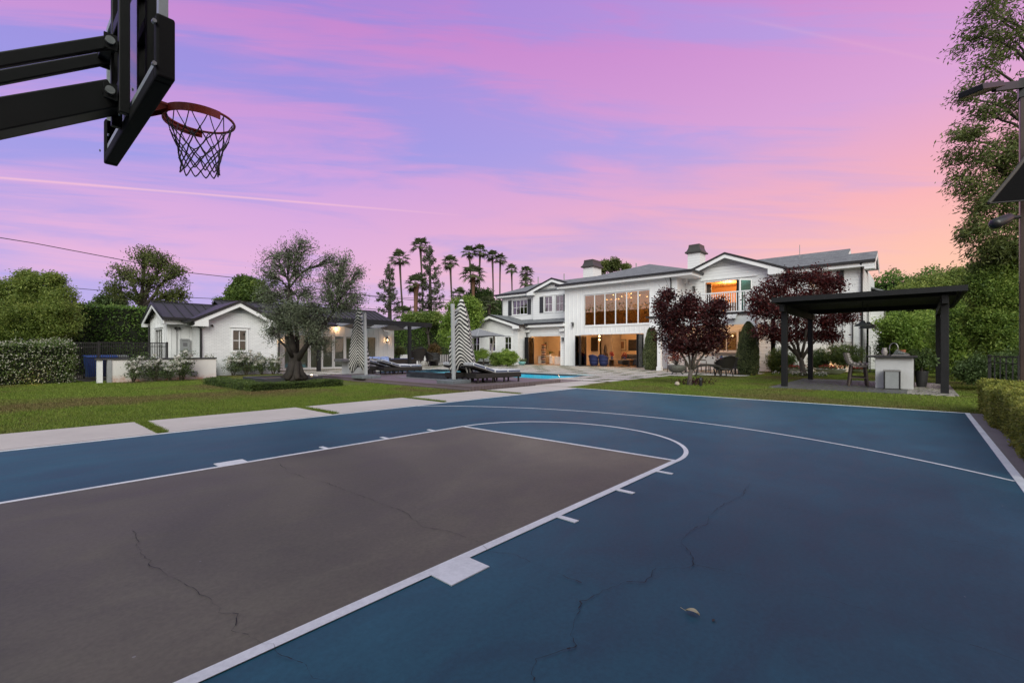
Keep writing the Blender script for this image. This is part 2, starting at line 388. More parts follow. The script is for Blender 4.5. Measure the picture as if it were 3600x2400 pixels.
# lawns
LL=[(-30,P1+.0),(10.6,P1+.0),(10.6,19),(11,22.6),(6,22.6),(3,21.5),(3,40),(-30,40)]
def sheet(name,pts,z,m,kind='structure'):
    return MB().poly([(x,y,z) for x,y in pts]).build(name,m,kind=kind,fix=False)
sheet('lawn',LL,-.022,M_lawn);sheet('path_grass',[(-8,P0),(15.4,P0),(15.4,P1),(-8,P1)],-.024,M_lawn)
LR=[(XF+.065,-9),(60,-9),(60,2.4),(34,2.4),(26.1,2.35),(24.2,3.0),(23.3,4.7),(21,5.3),(18.5,5.55),(13.9,5.2),(XF+.065,YL+.02)]
sheet('lawn',LR,-.021,M_lawn)
sheet('lawn',[(-30,YR-.55),(XF+.065,YR-.55),(XF+.065,-9),(-30,-9)],-.023,M_soil)
def inside(P,x,y):
    c=np.zeros(len(x),bool);n=len(P)
    for i in range(n):
        (x1,y1),(x2,y2)=P[i],P[i-1]
        hit=((y1>y)!=(y2>y))&(x<(x2-x1)*(y-y1)/(y2-y1+1e-12)+x1);c^=hit
    return c
NR=np.random.default_rng(5)
def blademat():
    t=NT('grass_blade');g=t.add('ShaderNodeNewGeometry');r=g.outputs['Random Per Island']
    n1=t.noise(.22,5,.65,None,.5);n2=t.noise(1.6,4,.6)
    c=t.ramp(t.math('ADD',t.math('MULTIPLY',r,.5),t.math('MULTIPLY',n2,.5)),[(.2,(.085,.145,.020)),(.5,(.175,.25,.040)),(.8,(.26,.31,.065))])
    c=t.mix(t.math('MULTIPLY',t.ramp(n1,[(.50,(0,0,0)),(.62,(1,1,1))]),.85),c,t.ramp(r,[(0,(.10,.075,.035)),(1,(.27,.20,.10))]))
    c=t.mix(t.math('MULTIPLY',drymask(t),.85),c,t.ramp(r,[(0,(.09,.07,.032)),(.6,(.20,.14,.07)),(1,(.30,.23,.12))]))
    t.col(c);t.set(Roughness=.7);t.b.inputs['Specular IOR Level'].default_value=.2
    tr=t.add('ShaderNodeBsdfTranslucent');t.l.new(c,tr.inputs['Color']);mx=t.add('ShaderNodeMixShader');mx.inputs[0].default_value=.35
    t.l.new(t.b.outputs[0],mx.inputs[1]);t.l.new(tr.outputs[0],mx.inputs[2]);t.l.new(mx.outputs[0],t.out.inputs['Surface']);return t.m
M_blade=blademat()
def blades(name,P,bb,n,h,label_z=-.02,near=None,excl=None):
    x=NR.uniform(bb[0],bb[1],n);y=NR.uniform(bb[2],bb[3],n);ok=inside(P,x,y)
    if excl is not None: ok&=~excl(x,y)
    d=np.hypot(x-CAM[0],y-CAM[1]);ok&=NR.uniform(0,1,n)<np.clip((13./d)**1.3,0,1)
    x,y,d=x[ok],y[ok],d[ok];n=len(x);sc=np.clip(d/13,1,2.2)
    hh=h*NR.uniform(.5,1.3,n);an=NR.uniform(0,6.283,n);w=.006*sc;ln=hh*NR.uniform(.2,.9,n);la=NR.uniform(0,6.283,n)
    z=np.full(n,label_z);bx,by=np.cos(an)*w,np.sin(an)*w
    V=np.stack([np.stack([x-bx,y-by,z],1),np.stack([x+bx,y+by,z],1),np.stack([x+np.cos(la)*ln,y+np.sin(la)*ln,z+hh],1)],1).reshape(-1,3)
    return npmesh(name,V,3,M_blade,kind='stuff')
blades('grass',LL,(-6,10.6,P1,22.5),420000,.042,-.022,excl=lambda x,y:(x>5.8)&(x<10.2)&(y>11.8)&(y<16.5))
blades('grass',LR,(XF+.05,34,-6,5.6),300000,.042,-.021)
m=[(a-.08,P0) for a in edges]
# ================================================================ BUILDINGS
CR={1:(0,800,700/1829),2:(450,950,600/2091),3:(850,800,600/1568),4:(1350,950,600/2091),5:(1700,850,600/1882),6:(2200,850,600/1711),7:(2600,850,600/1711),8:(3000,900,600/1344),9:(1300,820,600/2352),10:(3200,0,400/697)}
def k(n,x,y): a=CR[n];return a[0]+x*a[2],a[1]+y*a[2]
WHT=(.74,.75,.76)
def lapmat(name,pitch,base=WHT,axis=2,groove=.62,wid=.07):
    t=NT(name);z=t.xyz()[axis];fr=t.math('FRACT',t.math('DIVIDE',z,pitch))
    ln=t.ramp(fr,[(0,(groove,)*3),(wid,(groove,)*3),(wid+.03,(1,1,1)),(1,(.97,.97,.97))])
    n=t.noise(.9,5,.65);b=t.ramp(n,[(.3,tuple(x*.93 for x in base)),(.7,base)])
    t.col(t.mix(1.0,b,ln,'MULTIPLY'));t.set(Roughness=.55);t.bump(t.math('ADD',fr,t.math('MULTIPLY',t.noise(30,3),.1)),.25,.02);return t.m
M_lap=lapmat('white_lap_siding',.21)
M_trim=mat('white_trim_paint',(.76,.77,.78),.5,.08,1.2)
M_board=mat('white_board_paint',(.74,.75,.76),.55,.09,.9,.05,40)
def brickmat():
    t=NT('white_painted_brick');x=t.xyz();v=t.vec(t.math('ADD',x[0],x[1]),x[2],0)
    b=t.add('ShaderNodeTexBrick');t.l.new(v,b.inputs['Vector']);b.inputs['Scale'].default_value=1;b.inputs['Brick Width'].default_value=.21;b.inputs['Row Height'].default_value=.072;b.inputs['Mortar Size'].default_value=.008
    b.inputs['Color1'].default_value=(.76,.77,.78,1);b.inputs['Color2'].default_value=(.68,.69,.70,1);b.inputs['Mortar'].default_value=(.56,.57,.58,1)
    c=t.mix(1.,b.outputs['Color'],t.ramp(t.noise(1.2,5,.6),[(.3,(.92,.92,.92)),(.7,(1,1,1))]),'MULTIPLY')
    t.col(c);t.set(Roughness=.65);t.bump(b.outputs['Fac'],-.5,.01);return t.m
M_brick=brickmat()
def shingle():
    t=NT('grey_shingles');x=t.xyz();v=t.vec(x[1],t.math('ADD',x[0],t.math('MULTIPLY',x[2],.4)),0)
    b=t.add('ShaderNodeTexBrick');t.l.new(v,b.inputs['Vector']);b.inputs['Scale'].default_value=1;b.inputs['Brick Width'].default_value=.3;b.inputs['Row Height'].default_value=.15;b.inputs['Mortar Size'].default_value=.004;b.inputs['Bias'].default_value=-.1
    b.inputs['Color1'].default_value=(.17,.18,.19,1);b.inputs['Color2'].default_value=(.105,.11,.12,1);b.inputs['Mortar'].default_value=(.06,.06,.065,1)
    c=t.mix(1.,b.outputs['Color'],t.ramp(t.noise(6,5,.7),[(.3,(.75,.75,.75)),(.7,(1.2,1.2,1.2))]),'MULTIPLY')
    t.col(c);t.set(Roughness=.85);t.bump(b.outputs['Fac'],-.4,.01);return t.m
M_shin=shingle()
M_dark=mat('black_metal_trim',(.018,.018,.020),.4,.3,4)
M_seam=mat('dark_standing_seam',(.030,.030,.032),.5,.25,2.,0,60,0,.3)
M_shut=mat('charcoal_shutter',(.032,.034,.040),.6,.3,6)
M_glass=glassmat('window_glass',(.62,.64,.64),6,.012)
M_glassg=glassmat('green_door_glass',(.36,.62,.56),1.4)
M_gtint=glassmat('tinted_window_glass',(.86,.72,.48),5.5,.01)
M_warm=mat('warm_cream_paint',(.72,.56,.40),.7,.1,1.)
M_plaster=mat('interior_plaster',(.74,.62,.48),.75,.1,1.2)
M_oak=mat('oak_floor',(.26,.15,.08),.45,.4,3)
M_coffee=mat('dark_interior_wood',(.035,.022,.016),.5,.4,5)
M_curt=mat('linen_curtain',(.42,.36,.26),.9,.3,6)
def wallx(m,x,y0,y1,z0,z1,holes=(),th=.2):
    ys=sorted({y0,y1}|{min(max(h[i],y0),y1) for h in holes for i in(0,1)});zs=sorted({z0,z1}|{min(max(h[i],z0),z1) for h in holes for i in(2,3)})
    for a,b in zip(ys,ys[1:]):
        for c,d in zip(zs,zs[1:]):
            if b-a<1e-4 or d-c<1e-4: continue
            if any(h[0]<=(a+b)/2<=h[1] and h[2]<=(c+d)/2<=h[3] for h in holes): continue
            m.box(x,x+th,a,b,c,d)
    return m
def wally(m,y,x0,x1,z0,z1,holes=(),th=.2):
    xs=sorted({x0,x1}|{h[i] for h in holes for i in(0,1)});zs=sorted({z0,z1}|{h[i] for h in holes for i in(2,3)})
    for a,b in zip(xs,xs[1:]):
        for c,d in zip(zs,zs[1:]):
            if any(h[0]<=(a+b)/2<=h[1] and h[2]<=(c+d)/2<=h[3] for h in holes): continue
            m.box(a,b,y,y+th,c,d)
    return m
def rect(p,q,x):
    """two opposite picture corners -> y0,y1,z0,z1 on the wall plane x"""
    a=PX(*p,x);b=PX(*q,x);return min(a[1],b[1]),max(a[1],b[1]),min(a[2],b[2]),max(a[2],b[2])
def window_x(par,x,r,glass=None,grid=(1,1),trim=.11,sash=.05,mull=None,head=True):
    y0,y1,z0,z1=r;f=MB()
    f.box(x-.035,x+.08,y0-trim,y0,z0-trim,z1+trim);f.box(x-.035,x+.08,y1,y1+trim,z0-trim,z1+trim)
    f.box(x-.035,x+.08,y0,y1,z1,z1+trim);f.box(x-.05,x+.08,y0,y1,z0-trim,z0)
    if head: f.box(x-.075,x,y0-trim-.06,y1+trim+.06,z1+trim+.002,z1+trim+.07)
    fo=f.build('window',M_trim,par)
    s=MB();nx,nz=grid
    for i in range(nx+1):
        yy=y0+(y1-y0)*i/nx;s.box(x+.03,x+.075,yy-sash/2,yy+sash/2,z0,z1)
    for i in range(1,nz):
        zz=z0+(z1-z0)*i/nz;s.box(x+.034,x+.071,y0,y1,zz-sash*.35,zz+sash*.35)
    for zz in(z0+sash/2,z1-sash/2): s.box(x+.032,x+.073,y0,y1,zz-sash/2,zz+sash/2)
    s.build('sash',M_trim,fo)
    MB().box(x+.05,x+.056,y0,y1,z0,z1).build('pane',glass or M_glass,fo)
    return fo
def shutter_x(par,x,r):
    y0,y1,z0,z1=r;m=MB().box(x-.045,x-.005,y0,y1,z0,z1)
    for a,b in((z0+.06,(z0+z1)/2-.03),((z0+z1)/2+.03,z1-.06)): m.box(x-.058,x-.046,y0+.06,y1-.06,a,b)
    m.build('shutter',M_shut,par)
def gable(par,A,c,hw,zt,rise,d0,d1,roof,wallmat=None,wd=None,zw=None,wm=None,vent=True,ret=.75,th=.1,over_l=1,over_r=1,fas=.24):
    """gable end: A maps (along,depth,z) to world; c centre, hw half width at the tips, zt tip height, wd wall depth plane"""
    for s in(-1,1):
        if s<0 and not over_l or s>0 and not over_r: continue
        tip=c+s*hw
        q=[A(c,d0,zt+rise),A(tip,d0,zt),A(tip,d1,zt),A(c,d1,zt+rise)]
        MB().slab(q,th).build('roof',roof,par)
        e=MB().slab([A(c,d0-.03,zt+rise+.015),A(tip+s*.03,d0-.03,zt+.015),A(tip+s*.03,d0,zt+.015),A(c,d0,zt+rise+.015)],th+.04)
        e.bar(A(tip+s*.06,d0-.02,zt-.05),A(tip+s*.06,d1,zt-.05),.12,.13);e.build('gutter',M_dark,par)
        z1=zt-th-.04;k1=rise/hw
        f=MB().slab([A(c,d0+.01,zt+rise-th-.03),A(tip,d0+.01,z1),A(tip,d0+.01,z1-fas),A(c,d0+.01,zt+rise-th-.03-fas)],[-(A(0,.04,0)[i]-A(0,0,0)[i]) for i in range(3)])
        if ret: f.slab([A(tip,d0+.012,z1-fas),A(tip-s*ret,d0+.012,z1-fas),A(tip-s*ret,d0+.012,z1-fas+ret*k1),A(tip,d0+.012,z1-fas+.002)],[-(A(0,.55,0)[i]-A(0,0,0)[i]) for i in range(3)])
        f.build('fascia',M_trim,par)
    if wm:
        hww=(wd-d0)*0+hw-.35;zz=zt+rise-th-.02-(rise/hw)*hww
        w=MB().slab([A(c-hww,wd,zz),A(c+hww,wd,zz),A(c,wd,zt+rise-th-.02)],[-(A(0,.15,0)[i]-A(0,0,0)[i]) for i in range(3)])
        if zw is not None and zw<zz: w.slab([A(c-hww,wd,zw),A(c+hww,wd,zw),A(c+hww,wd,zz),A(c-hww,wd,zz)],[-(A(0,.15,0)[i]-A(0,0,0)[i]) for i in range(3)])
        w.build('wall',wm,par)
    if vent:
        v=MB();zb=zt+rise*.42
        for i in range(4):
            hh=hw*.26*(1-i/4.);v.bar(A(c-hh,wd-.02,zb+i*rise*.055),A(c+hh,wd-.02,zb+i*rise*.055),.03,.022)
        v.build('vent',mat('vent_grey',(.30,.31,.33),.6),par)
Ax=lambda x0:(lambda a,d,z:(x0+d,a,z))
Ay=lambda y0:(lambda a,d,z:(a,y0+d,z))
def room(par,x0,x1,y0,y1,z0,z1,wm,fm,cm=None,skipfront=True):
    MB().box(x1,x1+.1,y0,y1,z0,z1).box(x0,x1,y0-.1,y0,z0,z1).box(x0,x1,y1,y1+.1,z0,z1).box(x0,x1,y0,y1,z1,z1+.08).build('room_wall',wm,par)
    MB().box(x0,x1,y0,y1,z0-.05,z0).build('room_floor',fm,par)
def battens_x(m,x,y0,y1,z0,z1,holes,step=.4,wd=.05):
    y=y0+.02
    while y<y1:
        segs=[(z0,z1)]
        for h in holes:
            if h[0]-.12<y<h[1]+.12:
                ns=[]
                for a,b in segs:
                    if h[3]+.14<b: ns.append((max(a,h[3]+.14),b))
                    if h[2]-.14>a: ns.append((a,min(b,h[2]-.14)))
                segs=ns
        for a,b in segs:
            if b-a>.05: m.box(x-.022,x,y,y+wd,a,b)
        y+=step
    return m
def battens_y(m,y,x0,x1,z0,z1,step=.38,wd=.045):
    x=x0+.02
    while x<x1: m.box(x,x+wd,y-.022,y,z0,z1);x+=step
    return m
def fold_panel(par,p,q,z0,z1,frame,glass,th=.05):
    """one glazed door leaf between two plan points"""
    m=MB();a=np.array([*p,0.]);b=np.array([*q,0.]);d=b-a;L=np.linalg.norm(d);d/=L;e=.065;up=np.array([0,0,1.])
    for pp in(a+d*e/2,b-d*e/2): m.bar(pp+up*z0,pp+up*z1,th,e,up=d)
    for zz in(z0+e/2,z1-e/2): m.bar(a+d*e+up*zz,b-d*e+up*zz,th,e)
    o=m.build('door',frame,par)
    MB().bar(a+d*e+up*(z0+z1)/2,b-d*e+up*(z0+z1)/2,.008,z1-z0-2*e).build('pane',glass,o)
def downspout(par,pts,r=.045): MB().tube(pts,r,8).build('downspout',M_dark,par)
# ---------------------------------------------------------------- main house
H=thing('house','large white two storey farmhouse with grey shingle roofs, balcony and lit open folding doors','house',(32.8,11,0))
XM=32.8;yMl=PX(*k(5,895,497),XM)[1];yMr=PX(*k(6,515,340),XM)[1]
gw=rect(k(5,1112,592),k(5,1832,905),XM);gw=(gw[0],gw[1],3.27,5.84)
dr=(PX(*k(5,1768,1100),XM)[1],PX(*k(5,1072,1100),XM)[1],.0,2.56)
m=wallx(MB(),XM,yMr,yMl,0,6.75,[gw,dr]).box(XM+.2,36,yMr,yMr+.2,0,6.6).box(XM+.2,36,yMl-.2,yMl,0,6.6)
battens_x(m,XM,yMr,yMl,.02,6.5,[gw,dr]).build('wall',M_board,H)
window_x(H,XM,gw,M_gtint,(6,1),.08,.085,head=False)
f=MB();f.box(XM-.03,XM+.22,dr[0]-.1,dr[0],0,dr[3]+.1).box(XM-.03,XM+.22,dr[1],dr[1]+.1,0,dr[3]+.1).box(XM-.03,XM+.22,dr[0],dr[1],dr[3],dr[3]+.1);f.build('door_frame',M_trim,H)
for i,y in enumerate((dr[1]-.5,dr[1]-.41,dr[1]-.05)): fold_panel(H,(XM+.05,y),(XM-.85,y+.03*(i-1)),.03,2.5,M_dark,M_glassg)
for i,y in enumerate((dr[0]+.06,dr[0]+.15)): fold_panel(H,(XM+.05,y),(XM-.8,y+.03*i),.03,2.5,M_dark,M_glassg)
MB().box(XM-.05,XM+.25,dr[0],dr[1],0,.025).build('threshold',M_dark,H)
# hip roof of the main block
ex=32.2;zE=6.82;yA=PX(*k(6,660,322),ex)[1];yB=PX(*k(5,805,468),ex)[1];yc=(yA+yB)/2;hw=(yB-yA)/2;pk=(ex+hw,yc,zE+hw*.33)
bk=(46,yc,pk[2])
MB().slab([(ex,yA,zE),(ex,yB,zE),pk],.1).build('roof',M_shin,H)
MB().slab([(ex,yA,zE),pk,bk,(46,yA,zE)],.1).build('roof',M_shin,H)
MB().slab([(ex,yB,zE),(46,yB,zE),bk,pk],.1).build('roof',M_shin,H)
MB().box(ex-.11,ex,yA-.1,yB+.1,zE-.13,zE+.02).box(ex,36,yA-.11,yA,zE-.13,zE+.02).box(ex,40,yB,yB+.11,zE-.13,zE+.02).build('gutter',M_dark,H)
MB().box(ex+.02,40,yA+.02,yB-.02,zE-.34,zE-.11).build('soffit',M_trim,H)
downspout(H,[(ex+.05,yMr+.45,zE-.15),(ex+.35,yMr+.42,zE-.3),(XM-.08,yMr+.42,zE-.62),(XM-.08,yMr+.42,3.4)])
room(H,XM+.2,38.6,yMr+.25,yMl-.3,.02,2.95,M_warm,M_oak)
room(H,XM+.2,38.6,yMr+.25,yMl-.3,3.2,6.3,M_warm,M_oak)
# left wing
XL=33.1;gx=31.9;yG=PX(*k(5,382,925),gx)[1]
dl=(PX(*k(5,850,1100),XL)[1],PX(*k(5,512,1100),XL)[1],0,2.55)
wallx(MB(),XL,yMl,yG,0,3.6,[dl]).build('wall',M_lap,H)
f=MB();f.box(XL-.03,XL+.22,dl[0]-.1,dl[0],0,dl[3]+.1).box(XL-.03,XL+.22,dl[1],dl[1]+.1,0,dl[3]+.1).box(XL-.03,XL+.22,dl[0],dl[1],dl[3],dl[3]+.1).box(XL-.07,XL-.03,dl[0]-.16,dl[1]+.16,dl[3]+.1,dl[3]+.16);f.build('door_frame',M_trim,H)
for i,y in enumerate((dl[1]-.42,dl[1]-.3,dl[1]-.18,dl[1]-.06)): fold_panel(H,(XL+.05,y),(XL-.75,y+.02*i),.03,2.48,M_dark,M_glassg)
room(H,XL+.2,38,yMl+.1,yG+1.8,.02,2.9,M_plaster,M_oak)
gap=PX(*k(5,60,800),gx-.45);gtp=PX(*k(5,385,908),gx-.45)
wins=[rect(k(4,1095,822),k(4,1170,992),gx),rect(k(4,1290,822),k(4,1365,990),gx),rect(k(4,1482,818),k(4,1560,972),gx)]
ghw=gap[1]-gtp[1]
wallx(MB(),gx,yG,yG+2*ghw-1,0,gtp[2]-.1,wins).box(gx+.2,XL,yG,yG+.2,0,gtp[2]-.15).build('wall',M_brick,H)
gable(H,Ax(gx-.45),gap[1],ghw,gtp[2],gap[2]-gtp[2],0,3.6,M_shin,wd=.46,zw=gtp[2]-.1,wm=M_brick)
for r in wins: window_x(H,gx,r,M_gtint,(2,2),.1,.045)
room(H,gx+.25,gx+2.5,yG+.3,yG+2*ghw-1.2,.02,2.9,M_plaster,M_oak)
MB().slab([(XL-.5,yMl+.01,3.72),(XL-.5,yG+1.8,3.72),(35.0,yG+1.8,4.4),(35.0,yMl+.01,4.4)],.1).build('roof',M_shin,H)
MB().box(XL-.61,XL-.5,yMl,yG-.2,3.6,3.74).build('gutter',M_dark,H);MB().box(XL-.5,XL,yMl,yG,3.36,3.6).build('soffit',M_trim,H)
downspout(H,[(XL-.56,yG-.12,3.6),(XL-.5,yG-.1,3.4),(XL-.09,yG-.1,3.2),(XL-.09,yG-.1,.05)])
XU=34.5;u1=PX(*k(5,203,600),XU);XS=34.2
w1=rect(k(5,322,650),k(5,483,795),XU);w2=rect(k(5,674,606),k(5,758,768),XS);w3=rect(k(5,797,596),k(5,880,762),XS)
ys=PX(*k(5,545,600),XS)[1]
wallx(MB(),XU,ys,u1[1],3.9,6.8,[w1]).box(XU+.2,40,u1[1]-.2,u1[1],3,6.7).build('wall',M_lap,H)
wallx(MB(),XS,yMl-.5,ys,4.05,6.95,[w2,w3]).build('wall',M_lap,H)
window_x(H,XU,w1,M_glass,(4,2),.09,.04);window_x(H,XS,w2,M_glass,(2,2),.09,.04);window_x(H,XS,w3,M_glass,(2,2),.09,.04)
for r in(rect(k(5,274,650),k(5,311,812),XU),rect(k(5,487,632),k(5,524,798),XU)): shutter_x(H,XU,r)
shutter_x(H,XS,rect(k(5,620,608),k(5,660,782),XS));shutter_x(H,XS,rect(k(5,884,582),k(5,930,762),XS))
room(H,XU+.2,38,yMl+.1,u1[1]-.3,4,6.6,M_plaster,M_oak)
sa=PX(*k(5,750,395),XS-.4);st=PX(*k(5,474,548),XS-.4)
gable(H,Ax(XS-.4),sa[1],st[1]-sa[1],st[2],sa[2]-st[2],0,4,M_shin,wd=.41,zw=6.5,wm=M_lap)
eL=PX(*k(5,130,592),XU-.5);e2=e3=eL[1];zl=6.85
rl=(XU-.5+3.2,e2-3.2,zl+1.25);rr_=(XU+2.7,16,zl+1.25)
MB().slab([(XU-.5,18,zl),(XU-.5,e2,zl),rl,rr_],.1).slab([(XU-.5,e2,zl),(XU+6,e2,zl),rl],.1).build('roof',M_shin,H)
MB().box(XU-.61,XU-.5,st[1]-.1,e2+.1,zl-.13,zl+.02).box(XU-.5,XU+5,e2,e2+.11,zl-.13,zl+.02).build('gutter',M_dark,H);MB().box(XU-.5,40,ys+.3,e2,zl-.33,zl-.11).build('soffit',M_trim,H)
downspout(H,[(XU-.5,e2-.1,zl-.15),(XU-.45,e2-.2,zl-.35),(XU-.08,u1[1]-.1,zl-.6),(XU-.08,u1[1]-.1,3.9)])
# right wing: gable over the balcony
XR=34.3;ap=PX(*k(6,990,105),XR-.5);tr=PX(*k(6,1590,252),XR-.5);wr=PX(*k(6,1525,300),XR)[1]
bd=rect(k(6,800,408),k(6,1150,640),XR);bd=(bd[0],bd[1],3.4,6.12)
wallx(MB(),XR,wr,yMr+1.,3.3,6.7,[bd]).build('wall',M_lap,H)
gable(H,Ax(XR-.5),ap[1],ap[1]-tr[1],tr[2],ap[2]-tr[2],0,5,M_shin,wd=.51,zw=6.6,wm=M_lap,ret=.95)
f=MB();f.box(XR-.03,XR+.1,bd[0]-.1,bd[0],bd[2],bd[3]+.1).box(XR-.03,XR+.1,bd[1],bd[1]+.1,bd[2],bd[3]+.1).box(XR-.03,XR+.1,bd[0],bd[1],bd[3],bd[3]+.1).box(XR-.09,XR-.03,bd[0]-1.05,bd[1]+.3,bd[3]+.13,bd[3]+.2);f.build('door_frame',M_trim,H)
for i,y in enumerate((bd[0]+.03,bd[0]-.08)): fold_panel(H,(XR-.02,y),(XR-.72,y-.05*i),3.42,6.05,M_dark if i==0 else M_trim,M_glassg)
fold_panel(H,(XR-.72,bd[0]-.15),(XR-.1,bd[0]-.72),3.42,6.05,M_trim,M_glassg)
room(H,XR+.2,39,wr+.3,yMr-.3,3.35,6.3,mat('amber_wall_paint',(.72,.42,.17),.7,.1,1.),M_oak)  # balcony bedroom has orange walls
# balcony, porch and bar wall
b0=2.86;b1=9.08;xb=28.5;zf=3.38
B=MB().box(xb,XR,b0,b1,zf-.12,zf).build('balcony',mat('balcony_floor',(.3,.28,.27),.8),H)
MB().box(xb-.06,xb+.0,b0-.05,b1+.25,zf-.02,zf+.08).box(xb,XR,b0-.06,b0-.001,zf-.02,zf+.08).build('drip_edge',M_dark,B)
MB().box(xb+.02,xb+.2,b0,b1,2.75,zf-.122).box(xb+.2,XR-2.8,b0,b0+.18,2.75,zf-.122).build('beam',M_board,B)
m=MB();rt=4.66
m.box(xb+.03,xb+.12,b0,b1,rt-.07,rt).box(xb+.04,xb+.11,b0+.6,b1-.3,zf+.1,zf+.16)
y=b0+.62
while y<b1-.3: m.box(xb+.055,xb+.095,y,y+.04,zf+.16,rt-.07);y+=.128
m.box(xb+.04,xb+.11,b0,b0+.55,zf+.08,rt-.07).box(xb+.04,xb+.11,b1-.3,b1,zf+.08,rt-.07)
for a,b in((b0+.06,b0+.5),): m.box(xb+.03,xb+.04,a,b,zf+.16,rt-.14)
m.box(xb+.13,XR,b0,b0+.06,zf+.08,rt-.002);m.build('railing',M_trim,B)
for y in(2.82,8.35): MB().box(xb+.02,xb+.22,y,y+.22,0,2.748).box(xb-.02,xb+.26,y-.04,y+.26,0,.25).build('column',M_trim,H)
XP=31.64;MB().box(xb+.2,XP,b0+.18,b1,zf-.2,zf-.125).build('porch_ceiling',M_board,H)
bw=rect(k(6,905,905),k(6,1115,1095),XP);bo=rect(k(6,1122,895),k(6,1188,1110),XP)
wallx(MB(),XP,2.6,yMr+.0,0,zf-.2,[bw,bo]).build('wall',M_lap,H)
window_x(H,XP,bw,M_glass,(2,1),.1,.06);MB().box(XP-.02,XP+.1,bo[0],bo[1],bo[2],bo[3]).build('door',M_dark,H)
MB().box(XP-.42,XP,bo[0]-.05,bw[1]+.3,bw[2]-.17,bw[2]-.115).build('bar_shelf',mat('grey_stone_shelf',(.2,.2,.21),.4),H)
room(H,XP+.22,36,3.2,yMr-.3,.02,2.9,M_warm,M_oak)
MB().box(XP,XR,2.6,2.8,0,3.3).build('wall',M_lap,H)
# far right wing
XW=34.55;yw=PX(*k(7,1237,200),XW)[1]
uw=rect(k(7,955,300),k(7,975,480),XW)
ww=(uw[0]-.0,uw[0]+1.75,uw[2],uw[3])
ww=(PX(*k(7,960,300),XW)[1],PX(*k(7,690,300),XW)[1],4.55,5.75)
wallx(MB(),XW,yw,wr+.3,3.1,6.5,[ww]).box(XW+.2,44,yw,yw+.2,3.1,6.45).box(XW+.2,37,yw+.0,yw+.2,0,3.1).build('wall',M_lap,H)
wallx(MB(),XW-.05,yw,2.6,0,3.1,[]).build('wall',M_brick,H)
MB().box(XW-.12,XW+.0,yw-.05,2.6,3.1,3.28).build('band',M_trim,H)
window_x(H,XW,ww,M_glass,(4,2),.09,.04);shutter_x(H,XW,rect(k(7,975,292),k(7,1045,425),XW))
room(H,XW+.2,38,yw+.3,2.5,3.4,6.2,M_plaster,M_oak)
zw=6.5;exw=XW-.55;ye=-2.02
MB().slab([(exw,ye,zw),(exw,2.6,zw),(exw+2.0,2.6,zw+.8),(exw+2.0,ye,zw+.8)],.1).slab([(XW+.1,2.6,zw+.26),(XW+.1,5.4,zw+.26),(exw+2.0,5.4,zw+.8),(exw+2.0,2.6,zw+.8)],.06).slab([(exw+2.0,ye,zw+.8),(exw+2.0,-.6,zw+.8),(exw+4,-.6,zw),(exw+4,ye,zw)],.1).build('roof',M_shin,H)
MB().slab([(exw+2.0,-.55,zw+.8),(exw+2.0,9,zw+.8),(exw+3.5,9,zw+1.4),(exw+3.5,-.55,zw+1.4)],.1).slab([(exw+3.5,-.55,zw+1.4),(exw+3.5,9,zw+1.4),(exw+7,9,zw),(exw+7,-.55,zw)],.1).build('roof',M_shin,H)
MB().box(exw-.11,exw,ye-.02,tr[1]+.0,zw-.13,zw+.02).build('gutter',M_dark,H)
m=MB().box(exw,XW,ye+.03,2.7,zw-.34,zw-.11)
for (x0,zz0,x1,zz1,y) in((exw,zw-.11,exw+2.0,zw+.69,ye),(exw+2.0,zw+.69,exw+4,zw-.11,ye),(exw+2.,zw+.69,exw+3.5,zw+1.29,-.56),(exw+3.5,zw+1.29,exw+5.5,zw+.5,-.56)):
    m.slab([(x0,y,zz0),(x1,y,zz1),(x1,y,zz1-.24),(x0,y,zz0-.24)],(0,-.04,0))
m.slab([(XW,yw+.0,zw-.34),(exw+4,yw,zw-.34),(exw+2,yw,zw+.5)],(0,-.1,0)).box(exw+.01,exw+.75,ye+.002,ye+.5,zw-.5,zw-.12).build('fascia',M_trim,H)
MB().slab([(XW+6,-2.3,5.3),(XW+6,-.8,5.9),(XW+8,-.8,5.9),(XW+8,-2.3,5.3)],.1).build('roof',M_shin,H);MB().box(XW+6,XW+10,-2.1,-1.3,0,5.25).box(XW+5.9,XW+8,-2.35,-1.3,4.9,5.22).build('wall',M_lap,H)
downspout(H,[(exw-.02,yw+.06,zw-.12),(exw+.1,yw+.04,zw-.35),(XW-.1,yw+.05,zw-.6),(XW-.1,yw+.05,.05)],.055)
# chimneys
def chimney(pl,pr_,pt,pb,x,corner,capl,capr,capt,depth):
    a=PX(*pl,x);b=PX(*corner,x);z1=PX(*pt,x)[2]
    z0=5.5;s=MB().box(x,x+depth,b[1],a[1],z0,z1).build('chimney',M_lap,H)
    ct=PX(*capt,x)[2];e=.13;cy=(a[1]+b[1])/2;hy=(a[1]-b[1])/2
    m=MB();hh=ct-z1;pr4=[(.0,z1-.02),(.17,z1),(.17,z1+.10),(.06,z1+.28*hh),(-.03,z1+.6*hh),(-.06,z1+.86*hh),(-.06,ct)]
    vs=[];fs=[]
    for o,z in pr4: vs+= [(x-o,cy-hy-o,z),(x+depth+o,cy-hy-o,z),(x+depth+o,cy+hy+o,z),(x-o,cy+hy+o,z)]
    n=len(pr4)
    for i in range(n-1):
        for q in range(4): fs.append((i*4+q,i*4+(q+1)%4,i*4+4+(q+1)%4,i*4+4+q))
    fs+= [(3,2,1,0),tuple(range(4*n-4,4*n))]
    m.add(vs,fs);m.build('chimney_cap',mat('bronze_cap',(.050,.046,.042),.5,.3,4),s)
chimney(k(5,1098,300),k(5,1290,300),k(5,1100,285),None,39.5,k(5,1205,300),0,0,k(5,1190,190),1.6)
